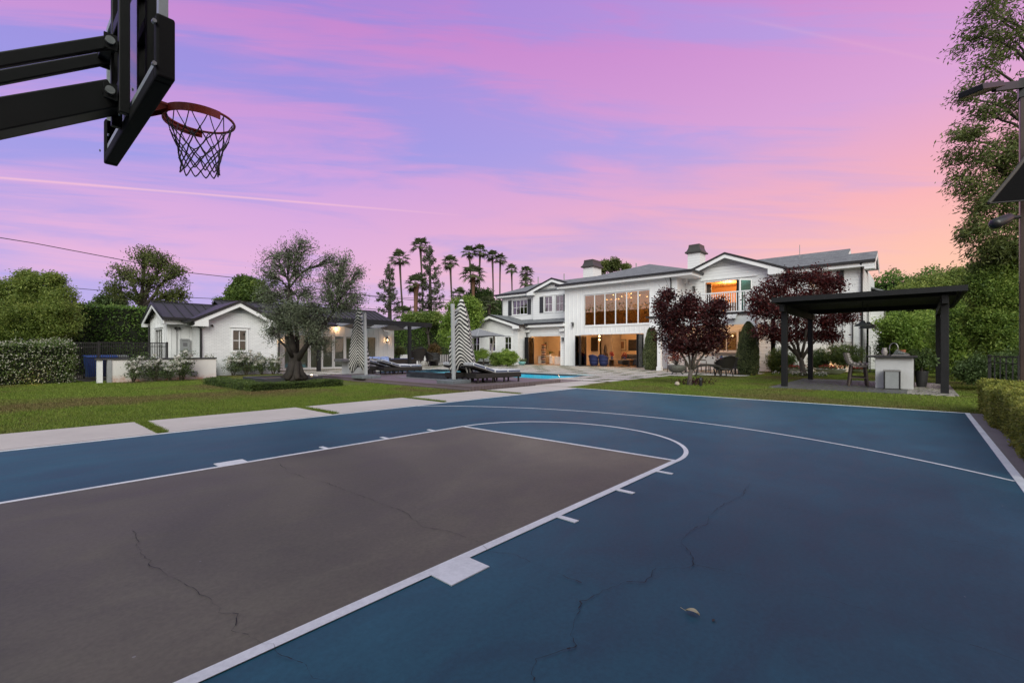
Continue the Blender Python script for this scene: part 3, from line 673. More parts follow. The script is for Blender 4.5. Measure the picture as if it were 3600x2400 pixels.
chimney(k(6,620,150),k(6,800,150),k(6,620,118),None,38.5,k(6,742,150),0,0,k(6,720,18),1.3)
for p,x,h in((k(5,888,395),39,.5),(k(5,1683,268),40,.35),(k(7,603,175),36.3,1.2),(k(5,602,430),37.4,.5)):
    q=PX(*p,x);MB().tube([(q[0],q[1],q[2]-.6),(q[0],q[1],q[2]+h*.8)],.05 if h<.6 else .02,8).build('vent_pipe',mat('galvanised',(.3,.3,.3),.5),H)
# warm room lamps
for loc,e in(((35.0,14.6,2.75),130),((36.5,11.9,2.7),110),((36.,14.5,5.9),52),((35.2,21,2.7),150),((36.3,6.6,5.9),170),((33.2,25.5,2.6),70),((33.6,5.5,2.6),80),((36.2,21.5,6.2),0),((36.0,1.2,5.6),22)):
    if e: lamp('room_lamp',loc,e*1.35,(1,.54,.22),.25)
for y in(4.2,6.2,8.0): lamp('porch_lamp',(30.2,y,3.05),34,(1,.50,.20),.1)
# ================================================================ guest house
M_glassq=glassmat('guest_window_glass',(.74,.79,.78),2.2,.012)
Q=thing('guest_house','low white guest house with dark metal roof, brick gable and curtained glass doors','house',(9.2,24.5,0))
yg=22.65;ga=PY(*k(2,1425,372),yg-.4);gr=PY(*k(2,1872,645),yg-.4);glf=PY(*k(2,808,590),yg-.4)
gc=(gr[0]+glf[0])/2;ghw2=(gr[0]-glf[0])/2;gz=(gr[2]+glf[2])/2
x0=PY(*k(2,905,600),yg)[0];x1=PY(*k(2,1830,640),yg)[0];y2=24.39
wa=PY(*k(2,1285,735),yg);wb=PY(*k(2,1447,983),yg);r=(wa[0],wb[0],wb[2],wa[2])
wally(MB(),yg,x0,x1,0,gz-.1,[r]).box(x0,x0+.2,yg+.2,y2,0,gz-.15).box(x1-.2,x1,yg+.2,26.6,0,gz-.15).build('wall',M_brick,Q)
gable(Q,Ay(yg-.4),gc,ghw2,gz,ga[2]-gz,0,4.5,M_seam,wd=.41,zw=gz-.25,wm=M_brick,ret=.62,fas=.2)
def window_y(par,y,r,grid=(2,2),trim=.09,sash=.035):
    x0,x1,z0,z1=r;f=MB()
    f.box(x0-trim,x0,y-.035,y+.08,z0-trim,z1+trim).box(x1,x1+trim,y-.035,y+.08,z0-trim,z1+trim).box(x0,x1,y-.035,y+.08,z1,z1+trim).box(x0,x1,y-.05,y+.08,z0-trim,z0)
    f.box(x0-trim-.06,x1+trim+.06,y-.07,y,z1+trim+.05,z1+trim+.1)
    fo=f.build('window',M_trim,par);s=MB()
    for i in range(grid[0]+1): xx=x0+(x1-x0)*i/grid[0];s.box(xx-sash/2,xx+sash/2,y+.03,y+.075,z0,z1)
    for i in range(grid[1]+1): zz=z0+(z1-z0)*i/grid[1];s.box(x0,x1,y+.033,y+.072,zz-sash/2,zz+sash/2)
    s.build('sash',M_trim,fo);MB().box(x0,x1,y+.05,y+.056,z0,z1).build('pane',M_glassq,fo)
window_y(Q,yg,r)
MB().box(r[0]-.1,r[1]+.1,yg+.5,yg+.52,.8,2.5).build('curtain',mat('grey_blue_curtain',(.16,.2,.21),.9,.4,9),Q)
# left gable end
xl=6.34;yl=28.19;xr=6.06
wl=PX(*k(2,340,735),xl);wl2=PX(*k(2,428,1010),xl)
hole=(wl2[1],wl[1],.85,wl[2])
m=wallx(MB(),xl,y2,yl,0,2.95,[hole]).box(xl+.2,x0,y2,y2+.2,0,2.95)
battens_y(m,y2,xl+.1,x0,.02,2.7)
battens_x(m,xl,y2,yl,.02,3.0,[hole],.32).build('wall',M_board,Q)
window_x(Q,xl,hole,M_glass,(4,2),.09,.035)
la=PX(*k(2,290,382),xr);lr=PX(*k(2,430,575),xr);ll=PX(*k(2,160,640),xr);lc=(lr[1]+ll[1])/2;lhw=(ll[1]-lr[1])/2
gable(Q,Ax(xr),lc,lhw,lr[2],la[2]-lr[2],0,9,M_seam,wd=.3,zw=2.8,wm=M_board,vent=False,ret=.5,fas=.18)
m=MB()
for i in range(12):
    xx=xr+.02+i*.45
    m.bar((xx,lc,la[2]+.02),(xx,lc-lhw,lr[2]+.02),.035,.045)
m.bar((xr-.03,lc,la[2]+.03),(xr+9,lc,la[2]+.03),.14,.04);m.build('roof_seams',M_seam,Q)
# door wing
yd=26.6;xd1=PY(*k(3,1398,1200),yd)[0];zd=3.05;ye2=yd-.5
dpan=[PY(*k(3,x,1100),yd)[0] for x in(525,568,690,810,925,1022,1160,1240)]
zt=PY(*k(3,680,982),yd)[2];gl0=dpan[0]-1.0;gl1=dpan[7]
m=wally(MB(),yd,x1,xd1,0,zd+.1,[(gl0,gl1,.0,zt)]).box(xd1-.2,xd1,yd+.2,yd+5,0,zd);battens_y(m,yd,x1,gl0-.1,.02,zd);battens_y(m,yd,gl1+.15,xd1,.02,zd);battens_y(m,yd,gl0,gl1,zt+.1,zd);m.build('wall',M_board,Q)
n=8;
for i in range(n):
    a=gl0+(gl1-gl0)*i/n;b=gl0+(gl1-gl0)*(i+1)/n
    m=MB().box(a+.01,a+.1,yd+.02,yd+.09,.0,zt).box(b-.1,b-.01,yd+.02,yd+.09,.0,zt).box(a+.1,b-.1,yd+.02,yd+.09,.0,.14).box(a+.1,b-.1,yd+.02,yd+.09,zt-.1,zt);o=m.build('door',M_trim,Q)
    MB().box(a+.1,b-.1,yd+.05,yd+.056,.14,zt-.1).build('pane',M_glassq,o)
m=MB()
for i in range(150):   # gathered curtains behind the doors
    a=gl0+(gl1-gl0)*i/150;b=gl0+(gl1-gl0)*(i+1)/150
    if (i//10)%4==3: continue
    ya=yd+.35+.05*math.sin(i*1.3);yb=yd+.35+.05*math.sin((i+1)*1.3);m.add([(a,ya,.05),(b,yb,.05),(b,yb,zt),(a,ya,zt)],[(0,1,2,3)])
m.build('curtain',M_curt,Q)
room(Q,x1+.2,xd1-.3,yd+.25,yd+4.5,.02,2.9,M_plaster,M_oak)
rz=4.45;ry=yd+2.6;rx0=x1-1.2;rx1=PY(*k(3,1232,770),ry)[0]
MB().slab([(rx0,ye2,zd+.12),(xd1+.5,ye2,zd+.12),(rx1,ry,rz),(rx0,ry,rz)],.08).slab([(xd1+.5,ye2,zd+.12),(xd1+.5,ye2+6.2,zd+.12),(rx1,ry,rz)],.08).slab([(rx0,ry,rz),(rx1,ry,rz),(xd1+.5,ry+2.9,zd+.12),(rx0,ry+2.9,zd+.12)],.08).build('roof',M_seam,Q)
m=MB();xx=rx0+.3
while xx<xd1+.4:
    if xx<=rx1: m.bar((xx,ry,rz+.02),(xx,ye2,zd+.14),.035,.05)
    else:
        tt=(xd1+.5-xx)/(xd1+.5-rx1);m.bar((xx,ye2+(ry-ye2)*tt,zd+.12+(rz-zd-.12)*tt+.02),(xx,ye2,zd+.14),.035,.05)
    xx+=.42
m.bar((rx0,ry,rz+.03),(rx1,ry,rz+.03),.12,.04);m.build('roof_seams',M_seam,Q)
MB().box(rx0,xd1+.5,ye2-.1,ye2,zd-.02,zd+.13).build('gutter',M_dark,Q);MB().box(x1+.05,xd1+.4,ye2,yd,zd-.12,zd-.0).build('soffit',M_trim,Q)
MB().box(xr+.02,gc-ghw2+.2,y2-.42,y2,lr[2]-.3,lr[2]-.12).build('soffit',M_trim,Q)
downspout(Q,[(glf[0]-.02,yg-.38,gz-.1),(glf[0]+.0,yg-.36,gz-.25),(x0-.06,yg-.07,gz-.45),(x0-.06,yg-.07,.05)],.05)
downspout(Q,[(gr[0]+.02,yg-.38,gz-.1),(gr[0],yg-.36,gz-.25),(x1+.07,yg-.05,gz-.45),(x1+.07,yg-.05,.05)],.05)
downspout(Q,[(xl-.07,yl-.1,2.7),(xl-.07,yl-.1,.05)],.045)
for x in(15,18): lamp('room_lamp',(x,28.6,2.5),34,(1,.66,.36),.2)
lamp('porch_lamp',(PY(*k(3,880,950),yd-.2)[0],yd-.2,zd-.25),9,(1,.55,.25),.08)
# ================================================================ fittings on the walls (each a thing)
M_bulb=emit('warm_bulb',(1,.62,.28),14);M_lant=glassmat('lantern_glass',(.95,.9,.85),1.)
def lantern(pos,face,label,lit,z=.36):
    """face: unit vector out of the wall"""
    o=thing('wall_lantern',label,'wall lamp',pos,'wall lanterns');p=np.array(pos);fx=np.array(face,float);sy=np.array([-fx[1],fx[0],0]);c=p+fx*.13
    m=MB().bar(p+fx*.012,p+fx*.03+np.array([0,0,.001]),.12,.2).bar(p+np.array([0,0,.17])+fx*.03,c+np.array([0,0,.19]),.025)
    for a in(-1,1):
        for b in(-1,1): q=c+fx*a*.07+sy*b*.07;m.bar(q+[0,0,-.16],q+[0,0,.14],.014)
    m.bar(c+[0,0,-.17],c+[0,0,-.155],.17,.17);m.bar(c+[0,0,.14],c+[0,0,.20],.17,.17);m.build('lantern_frame',M_dark,o)
    MB().tube([c+[0,0,-.06],c+[0,0,.09]],.025,8).build('bulb',M_bulb if lit else M_lant,o)
    g=MB()
    for a in(-1,1): g.bar(c+fx*a*.065+[0,0,-.15],c+fx*a*.065+[0,0,.14],.002 if 0 else .12,.003,up=fx) if 0 else None
    if lit: lamp('lantern_lamp',c+fx*.12,5,(1,.55,.25),.05)
q=PY(*k(3,1328,1035),yd);lantern(q,(0,-1,0),'lit wall lantern on the white boards at the right end of the guest house',True)
q=PY(*k(3,352,1045),yd);lantern(q,(0,-1,0),'lit wall lantern on the guest house wall half hidden behind the olive tree',True)
q=PX(*k(5,989,915),XM);lantern(q,(-1,0,0),'unlit black wall lantern between the left wing and the tall window of the main house',False)
q=PX(*k(5,880,1080),XL);lantern(q,(-1,0,0),'unlit wall lantern right of the open office doors of the main house',False)
q=PX(*k(6,688,475),XR);lantern(q,(-1,0,0),'unlit wall lantern beside the open balcony doors',False)
def speaker(pos,label):
    o=thing('wall_speaker',label,'speaker',pos,'white wall speakers');p=np.array(pos)
    MB().slab([p+[-.28,.24,-.12],p+[-.28,-.24,-.12],p+[-.20,-.28,.13],p+[-.20,.28,.13]],(-.16,0,-.02)).build('case',mat('white_plastic',(.62,.62,.62),.5,.08),o,bevel=.02)
    MB().bar(p+[-.1,0,0],p,.06).build('bracket',M_dark,o)
speaker(PX(*k(5,497,985),XL-.02),'white speaker under the eave beside the downspout of the left wing')
speaker(PX(*k(5,878,972),XL-.02),'white speaker under the eave close to the tall board wall')
speaker(PX(*k(6,1070,752),xb),'white speaker on the beam under the balcony')
q=PY(*k(3,1312,945),yd);o=thing('wall_speaker','white speaker above the lantern at the right end of the guest house','speaker',q,'white wall speakers')
MB().slab([q+[.22,-.26,-.1],q+[-.22,-.26,-.1],q+[-.26,-.2,.11],q+[.26,-.2,.11]],(0,-.14,0)).build('case',mat('white_plastic',(.62,.62,.62),.5,.08),o,bevel=.02);MB().bar(q+[0,-.1,0],q,.06).build('bracket',M_dark,o)
def camera_dome(pos,face,label):
    o=thing('security_camera',label,'security camera',pos);p=np.array(pos);f_=np.array(face,float)
    MB().tube([p,p+f_*.05],.075,16).build('mount',M_trim,o);MB().tube([p+f_*.05,p+f_*.10,p+f_*.13],[.06,.05,.02],14).build('lens_dome',M_dark,o)
camera_dome(PY(*k(2,1027,678),yg),(0,-1,0),'small round security camera on the white brick gable')
camera_dome(PX(*k(7,1150,728),XW-.05),(-1,0,0),'small security camera high on the brick wall above the trellis')
# water heater and pipes on the guest house
q=PY(*k(2,688,912),y2);o=thing('water_heater','grey tankless water heater box on the recessed guest house wall','water heater',q)
MB().box(q[0]-.2,q[0]+.2,y2-.19,y2-.03,q[2]-.32,q[2]+.3).build('cabinet',mat('heater_grey',(.24,.25,.26),.45,.15),o,bevel=.015)
MB().box(q[0]-.13,q[0]+.13,y2-.2,y2-.19,q[2]+.2,q[2]+.23).box(q[0]-.09,q[0]+.09,y2-.196,y2-.19,q[2]-.08,q[2]+.1).build('vent_slot',mat('heater_slot',(.12,.12,.13),.5),o)
m=MB()
for dx,l in((-.1,.5),(0,.62),(.1,.42)): m.tube([(q[0]+dx,y2-.1,q[2]-.32),(q[0]+dx,y2-.1,q[2]-.32-l)],.018,6)
m.tube([(q[0]-.45,y2-.06,q[2]-.55),(q[0]+.2,y2-.06,q[2]-.55)],.02,6);m.build('pipes',mat('heater_pipe',(.2,.2,.2),.5),o)
a=PY(*k(2,595,712),y2);o=thing('flood_light','small dark floodlight on a thin conduit beside the water heater','flood light',a)
MB().tube([(a[0],y2-.04,a[2]),(a[0],y2-.04,.9)],.015,6).build('conduit',mat('heater_pipe',(.2,.2,.2),.5),o);MB().tube([a+[0,-.05,0],a+[-.05,-.13,0]],[.03,.075],10).tube([a+[0.06,-.05,.01],a+[.12,-.13,0]],[.03,.06],10).build('lamp_head',M_dark,o)
# garden wall with dark coping
yw0=20.1;aw=PY(*k(1,985,1215),yw0);bw_=PY(*k(1,1840,1205),yw0)
Wl=thing('garden_wall','low white stuccoed garden wall with dark coping and rust stains behind the roses','wall',(aw[0],yw0,0))
def stained():
    t=NT('stained_stucco');z=t.xyz()[2];n=t.noise(1.6,5,.7);n2=t.noise(5,4,.6)
    f=t.math('MULTIPLY',t.ramp(t.math('ADD',z,t.math('MULTIPLY',n,.6)),[(.28,(1,1,1)),(.62,(0,0,0))]),t.ramp(n2,[(.4,(.25,)*3),(.65,(1,1,1))]))
    c=t.mix(f,(.66,.64,.62,1),(.40,.16,.08,1));t.col(c);t.set(Roughness=.85);t.bump(t.noise(60,4),.15,.01);return t.m
zt_=.9
MB().box(aw[0]+.13,x0-.1,yw0,yw0+.22,0,zt_).build('wall_face',stained(),Wl);MB().box(aw[0],aw[0]+.13,yw0-.03,yw0+.25,0,zt_).build('pier',mat('grey_render',(.32,.33,.34),.8),Wl)
MB().box(aw[0]-.35,x0-.08,yw0-.04,yw0+.27,zt_,zt_+.055).build('coping',mat('dark_coping',(.055,.055,.06),.6,.3,4),Wl)
MB().box(aw[0]-.3,aw[0]-.13,yw0+.02,yw0+.2,0,zt_).build('gate_post',M_trim,Wl)
q=PY(*k(1,1780,1335),yw0);MB().box(q[0]-.11,q[0]+.11,yw0-.12,yw0,q[2]-.1,q[2]+.09).build('junction_box',mat('heater_grey',(.24,.25,.26),.45),None,'grey electrical box low on the garden wall near the gable corner','electrical box',bevel=.01)
def railfence(name,label,cat,p0,p1,h,n,posts=True,par=None,z0=0,r=.012,mid=True):
    o=thing(name,label,cat,((p0[0]+p1[0])/2,(p0[1]+p1[1])/2,z0));a=np.array([*p0,z0]);b=np.array([*p1,z0]);d=b-a
    m=MB().bar(a+[0,0,h-.03],b+[0,0,h-.03],.04);
    if mid: m.bar(a+[0,0,h-.2],b+[0,0,h-.2],.03)
    m.bar(a+[0,0,.12],b+[0,0,.12],.035);m.build('rails',M_dark,o)
    m=MB()
    for i in range(1,n):
        q=a+d*i/n;m.bar(q+[0,0,.12],q+[0,0,h-.03],r*2)
        if n<=16: m.build('picket',M_dark,o);m=MB()
    if n>16: m.build('pickets',M_dark,o)
    for q in(a,b): MB().bar(q,q+[0,0,h+.02],.07).build('post',M_dark,o)
    return o
g0=PY(*k(1,655,1300),21.8);g1=PY(*k(1,905,1300),21.8)
railfence('iron_gate','black iron garden gate between jasmine hedge and low wall','gate',(g0[0],21.8),(g1[0],21.8),1.62,14)
f0=PY(*k(1,905,1100),23.2);f1=PY(*k(1,1535,1100),23.2)
railfence('iron_fence','black iron fence with square pickets behind the low garden wall','fence',(f0[0],23.2),(f1[0],23.2),1.66,40)
def bin_(x,y,rz,label,colr):
    o=thing('wheelie_bin',label,'bin',(0,0,0),'wheelie bins behind the gate')
    m=MB();vs=[];
    for zz,e in((.08,.24),(.95,.29)): vs+= [(-e,-e*1.1,zz),(e,-e*1.1,zz),(e,e*1.1,zz),(-e,e*1.1,zz)]
    m.add(vs,[(3,2,1,0),(4,5,6,7),(0,1,5,4),(1,2,6,5),(2,3,7,6),(3,0,4,7)]);m.build('bin_body',mat('bin_'+colr,(.012,.045,.22) if colr=='blue' else (.16,.17,.17),.4),o,bevel=.02)
    MB().slab([(-.32,-.36,1.0),(.32,-.36,1.0),(.32,.34,1.06),(-.32,.34,1.06)],.06).build('lid',mat('binlid_'+colr,(.015,.07,.30) if colr=='blue' else (.2,.21,.21),.4),o,bevel=.02)
    for s in(-1,1): MB().tube([(s*.25,.3,.1),(s*.31,.3,.1)],.1,12).build('wheel',M_dark,o)
    place(o,(x,y,0),rz)
q=PY(*k(1,862,1250),24.0);bin_(q[0],24.0,.1,'blue wheelie bin close behind the open iron gate','blue')
q=PY(*k(1,920,1250),24.3);bin_(q[0]+.3,24.4,-.05,'second blue wheelie bin partly hidden by the gate post','blue')
q=PY(*k(1,1100,1200),25);bin_(q[0],25.2,.0,'pale grey wheelie bin behind the garden wall coping','grey')
# grass strips in the joints of the path (thicker tufts)
for e in edges[1:-1]:
    n=2600;x=NR.uniform(e-.075,e+.075,n);y=NR.uniform(P0,P1,n);an=NR.uniform(0,6.283,n);h=.05*NR.uniform(.5,1.3,n);la=NR.uniform(0,6.283,n);w=.006
    z=np.full(n,-.02);V=np.stack([np.stack([x-np.cos(an)*w,y-np.sin(an)*w,z],1),np.stack([x+np.cos(an)*w,y+np.sin(an)*w,z],1),np.stack([x+np.cos(la)*h*.7,y+np.sin(la)*h*.7,z+h],1)],1).reshape(-1,3)
    npmesh('joint_grass',V,3,M_blade,kind='stuff')
# ================================================================ patio, pool, deck
m=MB();gapw=.13;JR=[]
def lim(x): return 5.62 if x<22.6 else (4.9 if x<23.9 else 2.62)
row=0;x=15.55
sheet('patio_joints',[(13.9,5.2),(18.5,5.55),(21,5.3),(23.3,4.7),(24.2,3.0),(26.1,2.35),(34,2.4),(34,23),(60,23),(60,45),(10.8,45),(10.8,17.2),(PX0,17.2),(PX0,PY1),(PX1,PY1),(PX1,PY0),(PX0,PY0),(13.9,8.6)],-.018,M_lawn)
while x<36:
    wx=1.42 if x<28 else 1.75
    y=2.3+(row%2)*1.3
    while y<36:
        a,b=max(y,lim(x+.3)),y+2.55
        yy=y
        if b-a>.3:
            rects=[(x,x+wx,a,b)]
            out=[]
            for r in rects:   # keep clear of the pool and the house
                x0_,x1_,a0,b0_=r
                if x1_>PX0-.02 and x0_<PX1+.32 and b0_>PY0-.32 and a0<PY1+.3:
                    if a0<PY0-.6: out.append((x0_,x1_,a0,PY0-.34))
                    if b0_>PY1+.6: out.append((x0_,x1_,PY1+.34,b0_))
                else: out.append(r)
            for r in out: m.box(r[0],min(r[1],33.0) if r[3]<22 else r[1],r[2],r[3],-.1,-.002)
        y+=2.68
        JR.append((x,x+wx,yy+2.55,yy+2.68))
    JR.append((x+wx,x+wx+gapw,2.3,32));x+=wx+gapw;row+=1
x=11.0
while x<15.4:
    y=17.3
    while y<36: m.box(x,x+1.4,y,y+2.5,-.1,-.002);y+=2.6;JR.append((x,x+1.4,y-.1,y))
    JR.append((x+1.4,x+1.5,17.3,34));x+=1.5
m.build('patio_paving',M_conc,kind='structure',org=(24,12,0))
Xs=[];Ys=[];jm=MB()
def okj(x,y): return not(PX0-.1<x<PX1+.35 and PY0-.35<y<PY1+.35) and y>lim(x)-.05 and x<33.2 and not(x>31.6 and y<9) and not(x>31.4 and y>22.4)
for a,b,c,d in JR:
    ns=max(1,int((d-c)/.6))
    for i in range(ns):
        c0=c+(d-c)*i/ns;d0=c+(d-c)*(i+1)/ns
        if okj((a+b)/2,(c0+d0)/2): jm.add([(a,c0,.004),(b,c0,.004),(b,d0,.004),(a,d0,.004)],[(0,1,2,3)])
jm.build('joint_turf',mat('joint_turf',(.045,.062,.016),.95,.4,9),kind='stuff',fix=False)
for a,b,c,d in JR:
    nn=int((b-a)*(d-c)*2600);Xs.append(NR.uniform(a,b,nn));Ys.append(NR.uniform(c,d,nn))
x=np.concatenate(Xs);y=np.concatenate(Ys);ok=~((x>PX0-.1)&(x<PX1+.35)&(y>PY0-.35)&(y<PY1+.35));ok&=(y>np.where(x<22.6,5.5,np.where(x<23.9,4.7,2.5)))&((x<28)|(y>8.9)|True)&(x<33.2)&~((x>31.6)&(y<9))&~((x>30.5)&(y>23));x,y=x[ok],y[ok];n=len(x)
an=NR.uniform(0,6.283,n);h=.040*NR.uniform(.5,1.3,n);la=NR.uniform(0,6.283,n);w=.011;z=np.full(n,-.02)
npmesh('joint_grass',np.stack([np.stack([x-np.cos(an)*w,y-np.sin(an)*w,z],1),np.stack([x+np.cos(an)*w,y+np.sin(an)*w,z],1),np.stack([x+np.cos(la)*h*.5,y+np.sin(la)*h*.5,z+h],1)],1).reshape(-1,3),3,leafmat('joint_blade',(.035,.05,.012),(.065,.085,.02),(.10,.11,.03),.3,.7,.6),kind='stuff')
m=MB();e=.32
for a,b,c,d in((PX0-.02,PX1+e,PY0-e,PY0),(PX1,PX1+e,PY0,PY1+e),(PX0-.02,PX1,PY1,PY1+e)): m.box(a,b,c,d,-.1,-.001)
m.build('pool_coping',M_conc,kind='structure')
def poolmat():
    t=NT('pool_plaster');z=t.xyz()[2]
    t.col(t.ramp(t.math('ADD',t.math('MULTIPLY',z,1.0),1.0),[(.0,(.10,.50,.62)),(.86,(.12,.50,.62)),(.87,(.04,.12,.22)),(1,(.05,.13,.23))]));t.set(Roughness=.5);return t.m
MB().box(PX0,PX1,PY0,PY1,-1.6,-1.45).box(PX0-.1,PX0,PY0-.1,PY1+.1,-1.5,-.032).box(PX1,PX1+.1,PY0-.1,PY1+.1,-1.5,-.032).box(PX0,PX1,PY0-.1,PY0,-1.5,-.032).box(PX0,PX1,PY1,PY1+.1,-1.5,-.032).build('pool_basin',poolmat(),kind='structure')
def water(name):
    t=NT(name);gl=t.add('ShaderNodeBsdfGlossy');gl.inputs['Roughness'].default_value=.05;tr=t.add('ShaderNodeBsdfTransparent');tr.inputs['Color'].default_value=(.62,.93,.97,1)
    bp=t.add('ShaderNodeBump');bp.inputs['Strength'].default_value=.35;bp.inputs['Distance'].default_value=.03;t.l.new(t.noise(4.5,3,.6,None,.6),bp.inputs['Height']);t.l.new(bp.outputs[0],gl.inputs['Normal'])
    fr=t.add('ShaderNodeFresnel');fr.inputs['IOR'].default_value=1.33;mx=t.add('ShaderNodeMixShader')
    t.l.new(t.math('MULTIPLY',fr.outputs[0],.16),mx.inputs[0]);t.l.new(tr.outputs[0],mx.inputs[1]);t.l.new(gl.outputs[0],mx.inputs[2]);t.l.new(mx.outputs[0],t.out.inputs['Surface']);return t.m
M_water=water('pool_water')
MB().poly([(PX0,PY0,-.036),(PX1,PY0,-.036),(PX1,PY1,-.036),(PX0,PY1,-.036)]).build('pool_water',M_water,kind='structure',fix=False)
for p in((18.5,11,-.7),(18.5,15,-.7),(20.9,9.6,-.5)): lamp('pool_lamp',p,22,(.55,.9,1),.15)
o=thing('pool_light','small glowing round pool light on the far pool wall','pool light',(PX1-.01,9.55,-.45));MB().tube([(PX1,9.55,-.35),(PX1-.04,9.55,-.35)],.1,16).build('lens',emit('pool_lens',(.8,.95,1),4),o)
def deckmat():
    t=NT('composite_deck');x=t.xyz();fr=t.math('FRACT',t.math('DIVIDE',x[0],.145))
    v=t.vec(t.math('MULTIPLY',x[0],14),t.math('MULTIPLY',x[1],.7),x[2]);n=t.noise(1,5,.6,v)
    c=t.ramp(n,[(.3,(.105,.080,.082)),(.7,(.165,.130,.132))]);c=t.mix(1.,c,t.ramp(fr,[(0,(.25,.25,.25)),(.05,(.3,.3,.3)),(.09,(1,1,1)),(1,(1,1,1))]),'MULTIPLY')
    t.col(c);t.set(Roughness=.55);t.bump(n,.2,.01);return t.m
M_deck=deckmat();DZ=.12
MB().box(10.62,15.43,6.75,17.2,-.02,DZ).box(15.43,17,6.75,PY0-.36,-.02,.012).build('deck',M_deck,kind='structure')
MB().box(10.42,10.619,6.75,17.0,-.02,.045).build('deck_step',M_deck,kind='structure')
sp=thing('hot_tub','raised square spa with dark slate tile walls brimming with pale water','hot tub',(13.8,11.3,DZ))
sx0,sx1,sy0,sy1=12.3,15.3,9.95,12.6
m=MB().box(sx0,sx1,sy0,sy0+.25,DZ-.1,.37).box(sx0,sx1,sy1-.25,sy1,DZ-.1,.37).box(sx0,sx0+.25,sy0+.25,sy1-.25,DZ-.1,.37).box(sx1-.25,sx1,sy0+.25,sy1-.25,-.1,.37).box(sx0+.25,sx1-.25,sy0+.25,sy1-.25,DZ,.2)
def slate():
    t=NT('slate_tile');x=t.xyz();b=t.add('ShaderNodeTexBrick');t.l.new(t.vec(t.math('ADD',x[0],x[1]),x[2],0),b.inputs['Vector']);b.inputs['Scale'].default_value=1;b.offset=0;b.inputs['Brick Width'].default_value=.3;b.inputs['Row Height'].default_value=.3;b.inputs['Mortar Size'].default_value=.006
    b.inputs['Color1'].default_value=(.045,.052,.068,1);b.inputs['Color2'].default_value=(.022,.026,.036,1);b.inputs['Mortar'].default_value=(.02,.02,.022,1)
    t.col(t.mix(1.,b.outputs['Color'],t.ramp(t.noise(7,5,.7),[(.3,(.6,.6,.6)),(.7,(1.4,1.4,1.4))]),'MULTIPLY'));t.set(Roughness=.35);return t.m
M_slate=slate();m.build('spa_wall',M_slate,sp);MB().box(sx0+.26,sx1-.26,sy0+.26,sy1-.26,.23,.30).build('spa_floor',mat('spa_plaster',(.42,.62,.66),.5,.1),sp);lamp('spa_lamp',((sx0+sx1)/2,(sy0+sy1)/2,.34),6,(.75,.95,1),.05);MB().poly([(sx0+.0,sy0,.373),(sx1,sy0,.373),(sx1,sy1,.373),(sx0,sy1,.373)]).build('spa_water',M_water,sp,fix=False)
MB().box(sx0-.35,sx0-.01,sy0-.3,sy1+.3,DZ-.01,DZ+.02).build('coping',mat('grey_stone_shelf',(.2,.2,.21),.4),sp)
# ================================================================ olive planter
pa=G(*k(3,132,1380),.22);pb=G(*k(3,834,1372),.22);py=(pa[1]+pb[1])/2;ox0,ox1=pa[0],pb[0];side=ox1-ox0
PLN=(ox0,ox1,py,py+side)
pl=thing('planter_border','low square dark steel planter edging round the olive tree','planter',((ox0+ox1)/2,py+side/2,0))
mb=mat('dark_steel_edging',(.045,.048,.056),.5,.3,3)
MB().box(ox0,ox1,py,py+.14,-.02,.22).box(ox0,ox1,py+side-.14,py+side,-.02,.22).box(ox0,ox0+.14,py+.14,py+side-.14,-.02,.22).box(ox1-.14,ox1,py+.14,py+side-.14,-.02,.22).build('edging',mb,pl)
MB().box(ox0+.14,ox1-.14,py+.14,py+side-.14,0,.17).build('soil',mat('bark_mulch',(.06,.04,.03),.95,.5,6,.6,40),pl)
q=G(*k(3,640,1370),.2);o=thing('path_light','small lit uplight in the mulch right of the olive trunk','garden light',q);MB().tube([q,q+[0,0,.07]],.04,10).build('housing',M_dark,o);MB().tube([q+[0,0,.07],q+[0,0,.085]],.035,10).build('lens',emit('uplight_lens',(1,.75,.5),12),o)
lamp('uplight_lamp',q+np.array([0,0,.15]),1.5,(1,.7,.4),.04)
# ================================================================ basketball hoop
hc=np.array([1.59,.298,3.05]);bx=1.20;bw2=.915;zb,zt2=2.82,3.95;yc_=.30
hp=thing('basketball_hoop','adjustable basketball hoop with glass backboard, black padding and orange rim','basketball hoop',(-.55,.3,0))
M_pad=mat('black_foam_pad',(.008,.008,.0085),.8,.3,8,.12,120,0,.25);M_arm=mat('black_powdercoat',(.0075,.0075,.008),.5,.35,5,.04,300,0,.35);M_rim=mat('orange_rim_paint',(.36,.045,.018),.45,.35,9)
M_alu=mat('aluminium_frame',(.42,.46,.48),.45,.2,4,metal=.2)
m=MB();e=.05
m.box(bx-.045,bx,yc_-bw2,yc_-bw2+e,zb+.1,zt2).box(bx-.045,bx,yc_+bw2-e,yc_+bw2,zb+.1,zt2).box(bx-.045,bx,yc_-bw2+e,yc_+bw2-e,zt2-e,zt2).box(bx-.045,bx,yc_-bw2+e,yc_+bw2-e,zb+.1,zb+.1+e);bf=m.build('backboard_frame',M_alu,hp)
MB().box(bx-.012,bx-.002,yc_-bw2+e,yc_+bw2-e,zb+.1+e,zt2-e).build('backboard_glass',glassmat('backboard_glass',(.86,.93,.92),1.3,.02),hp)
m=MB();t0=.05;ty=.305;tz=hc[2]+.02
for a in((yc_-ty,yc_-ty+t0),(yc_+ty-t0,yc_+ty)): m.box(bx-.001,bx+.002,a[0],a[1],tz,tz+.46)
m.box(bx-.001,bx+.002,yc_-ty+t0,yc_+ty-t0,tz+.41,tz+.46).box(bx-.001,bx+.002,yc_-ty+t0,yc_+ty-t0,tz,tz+.05);
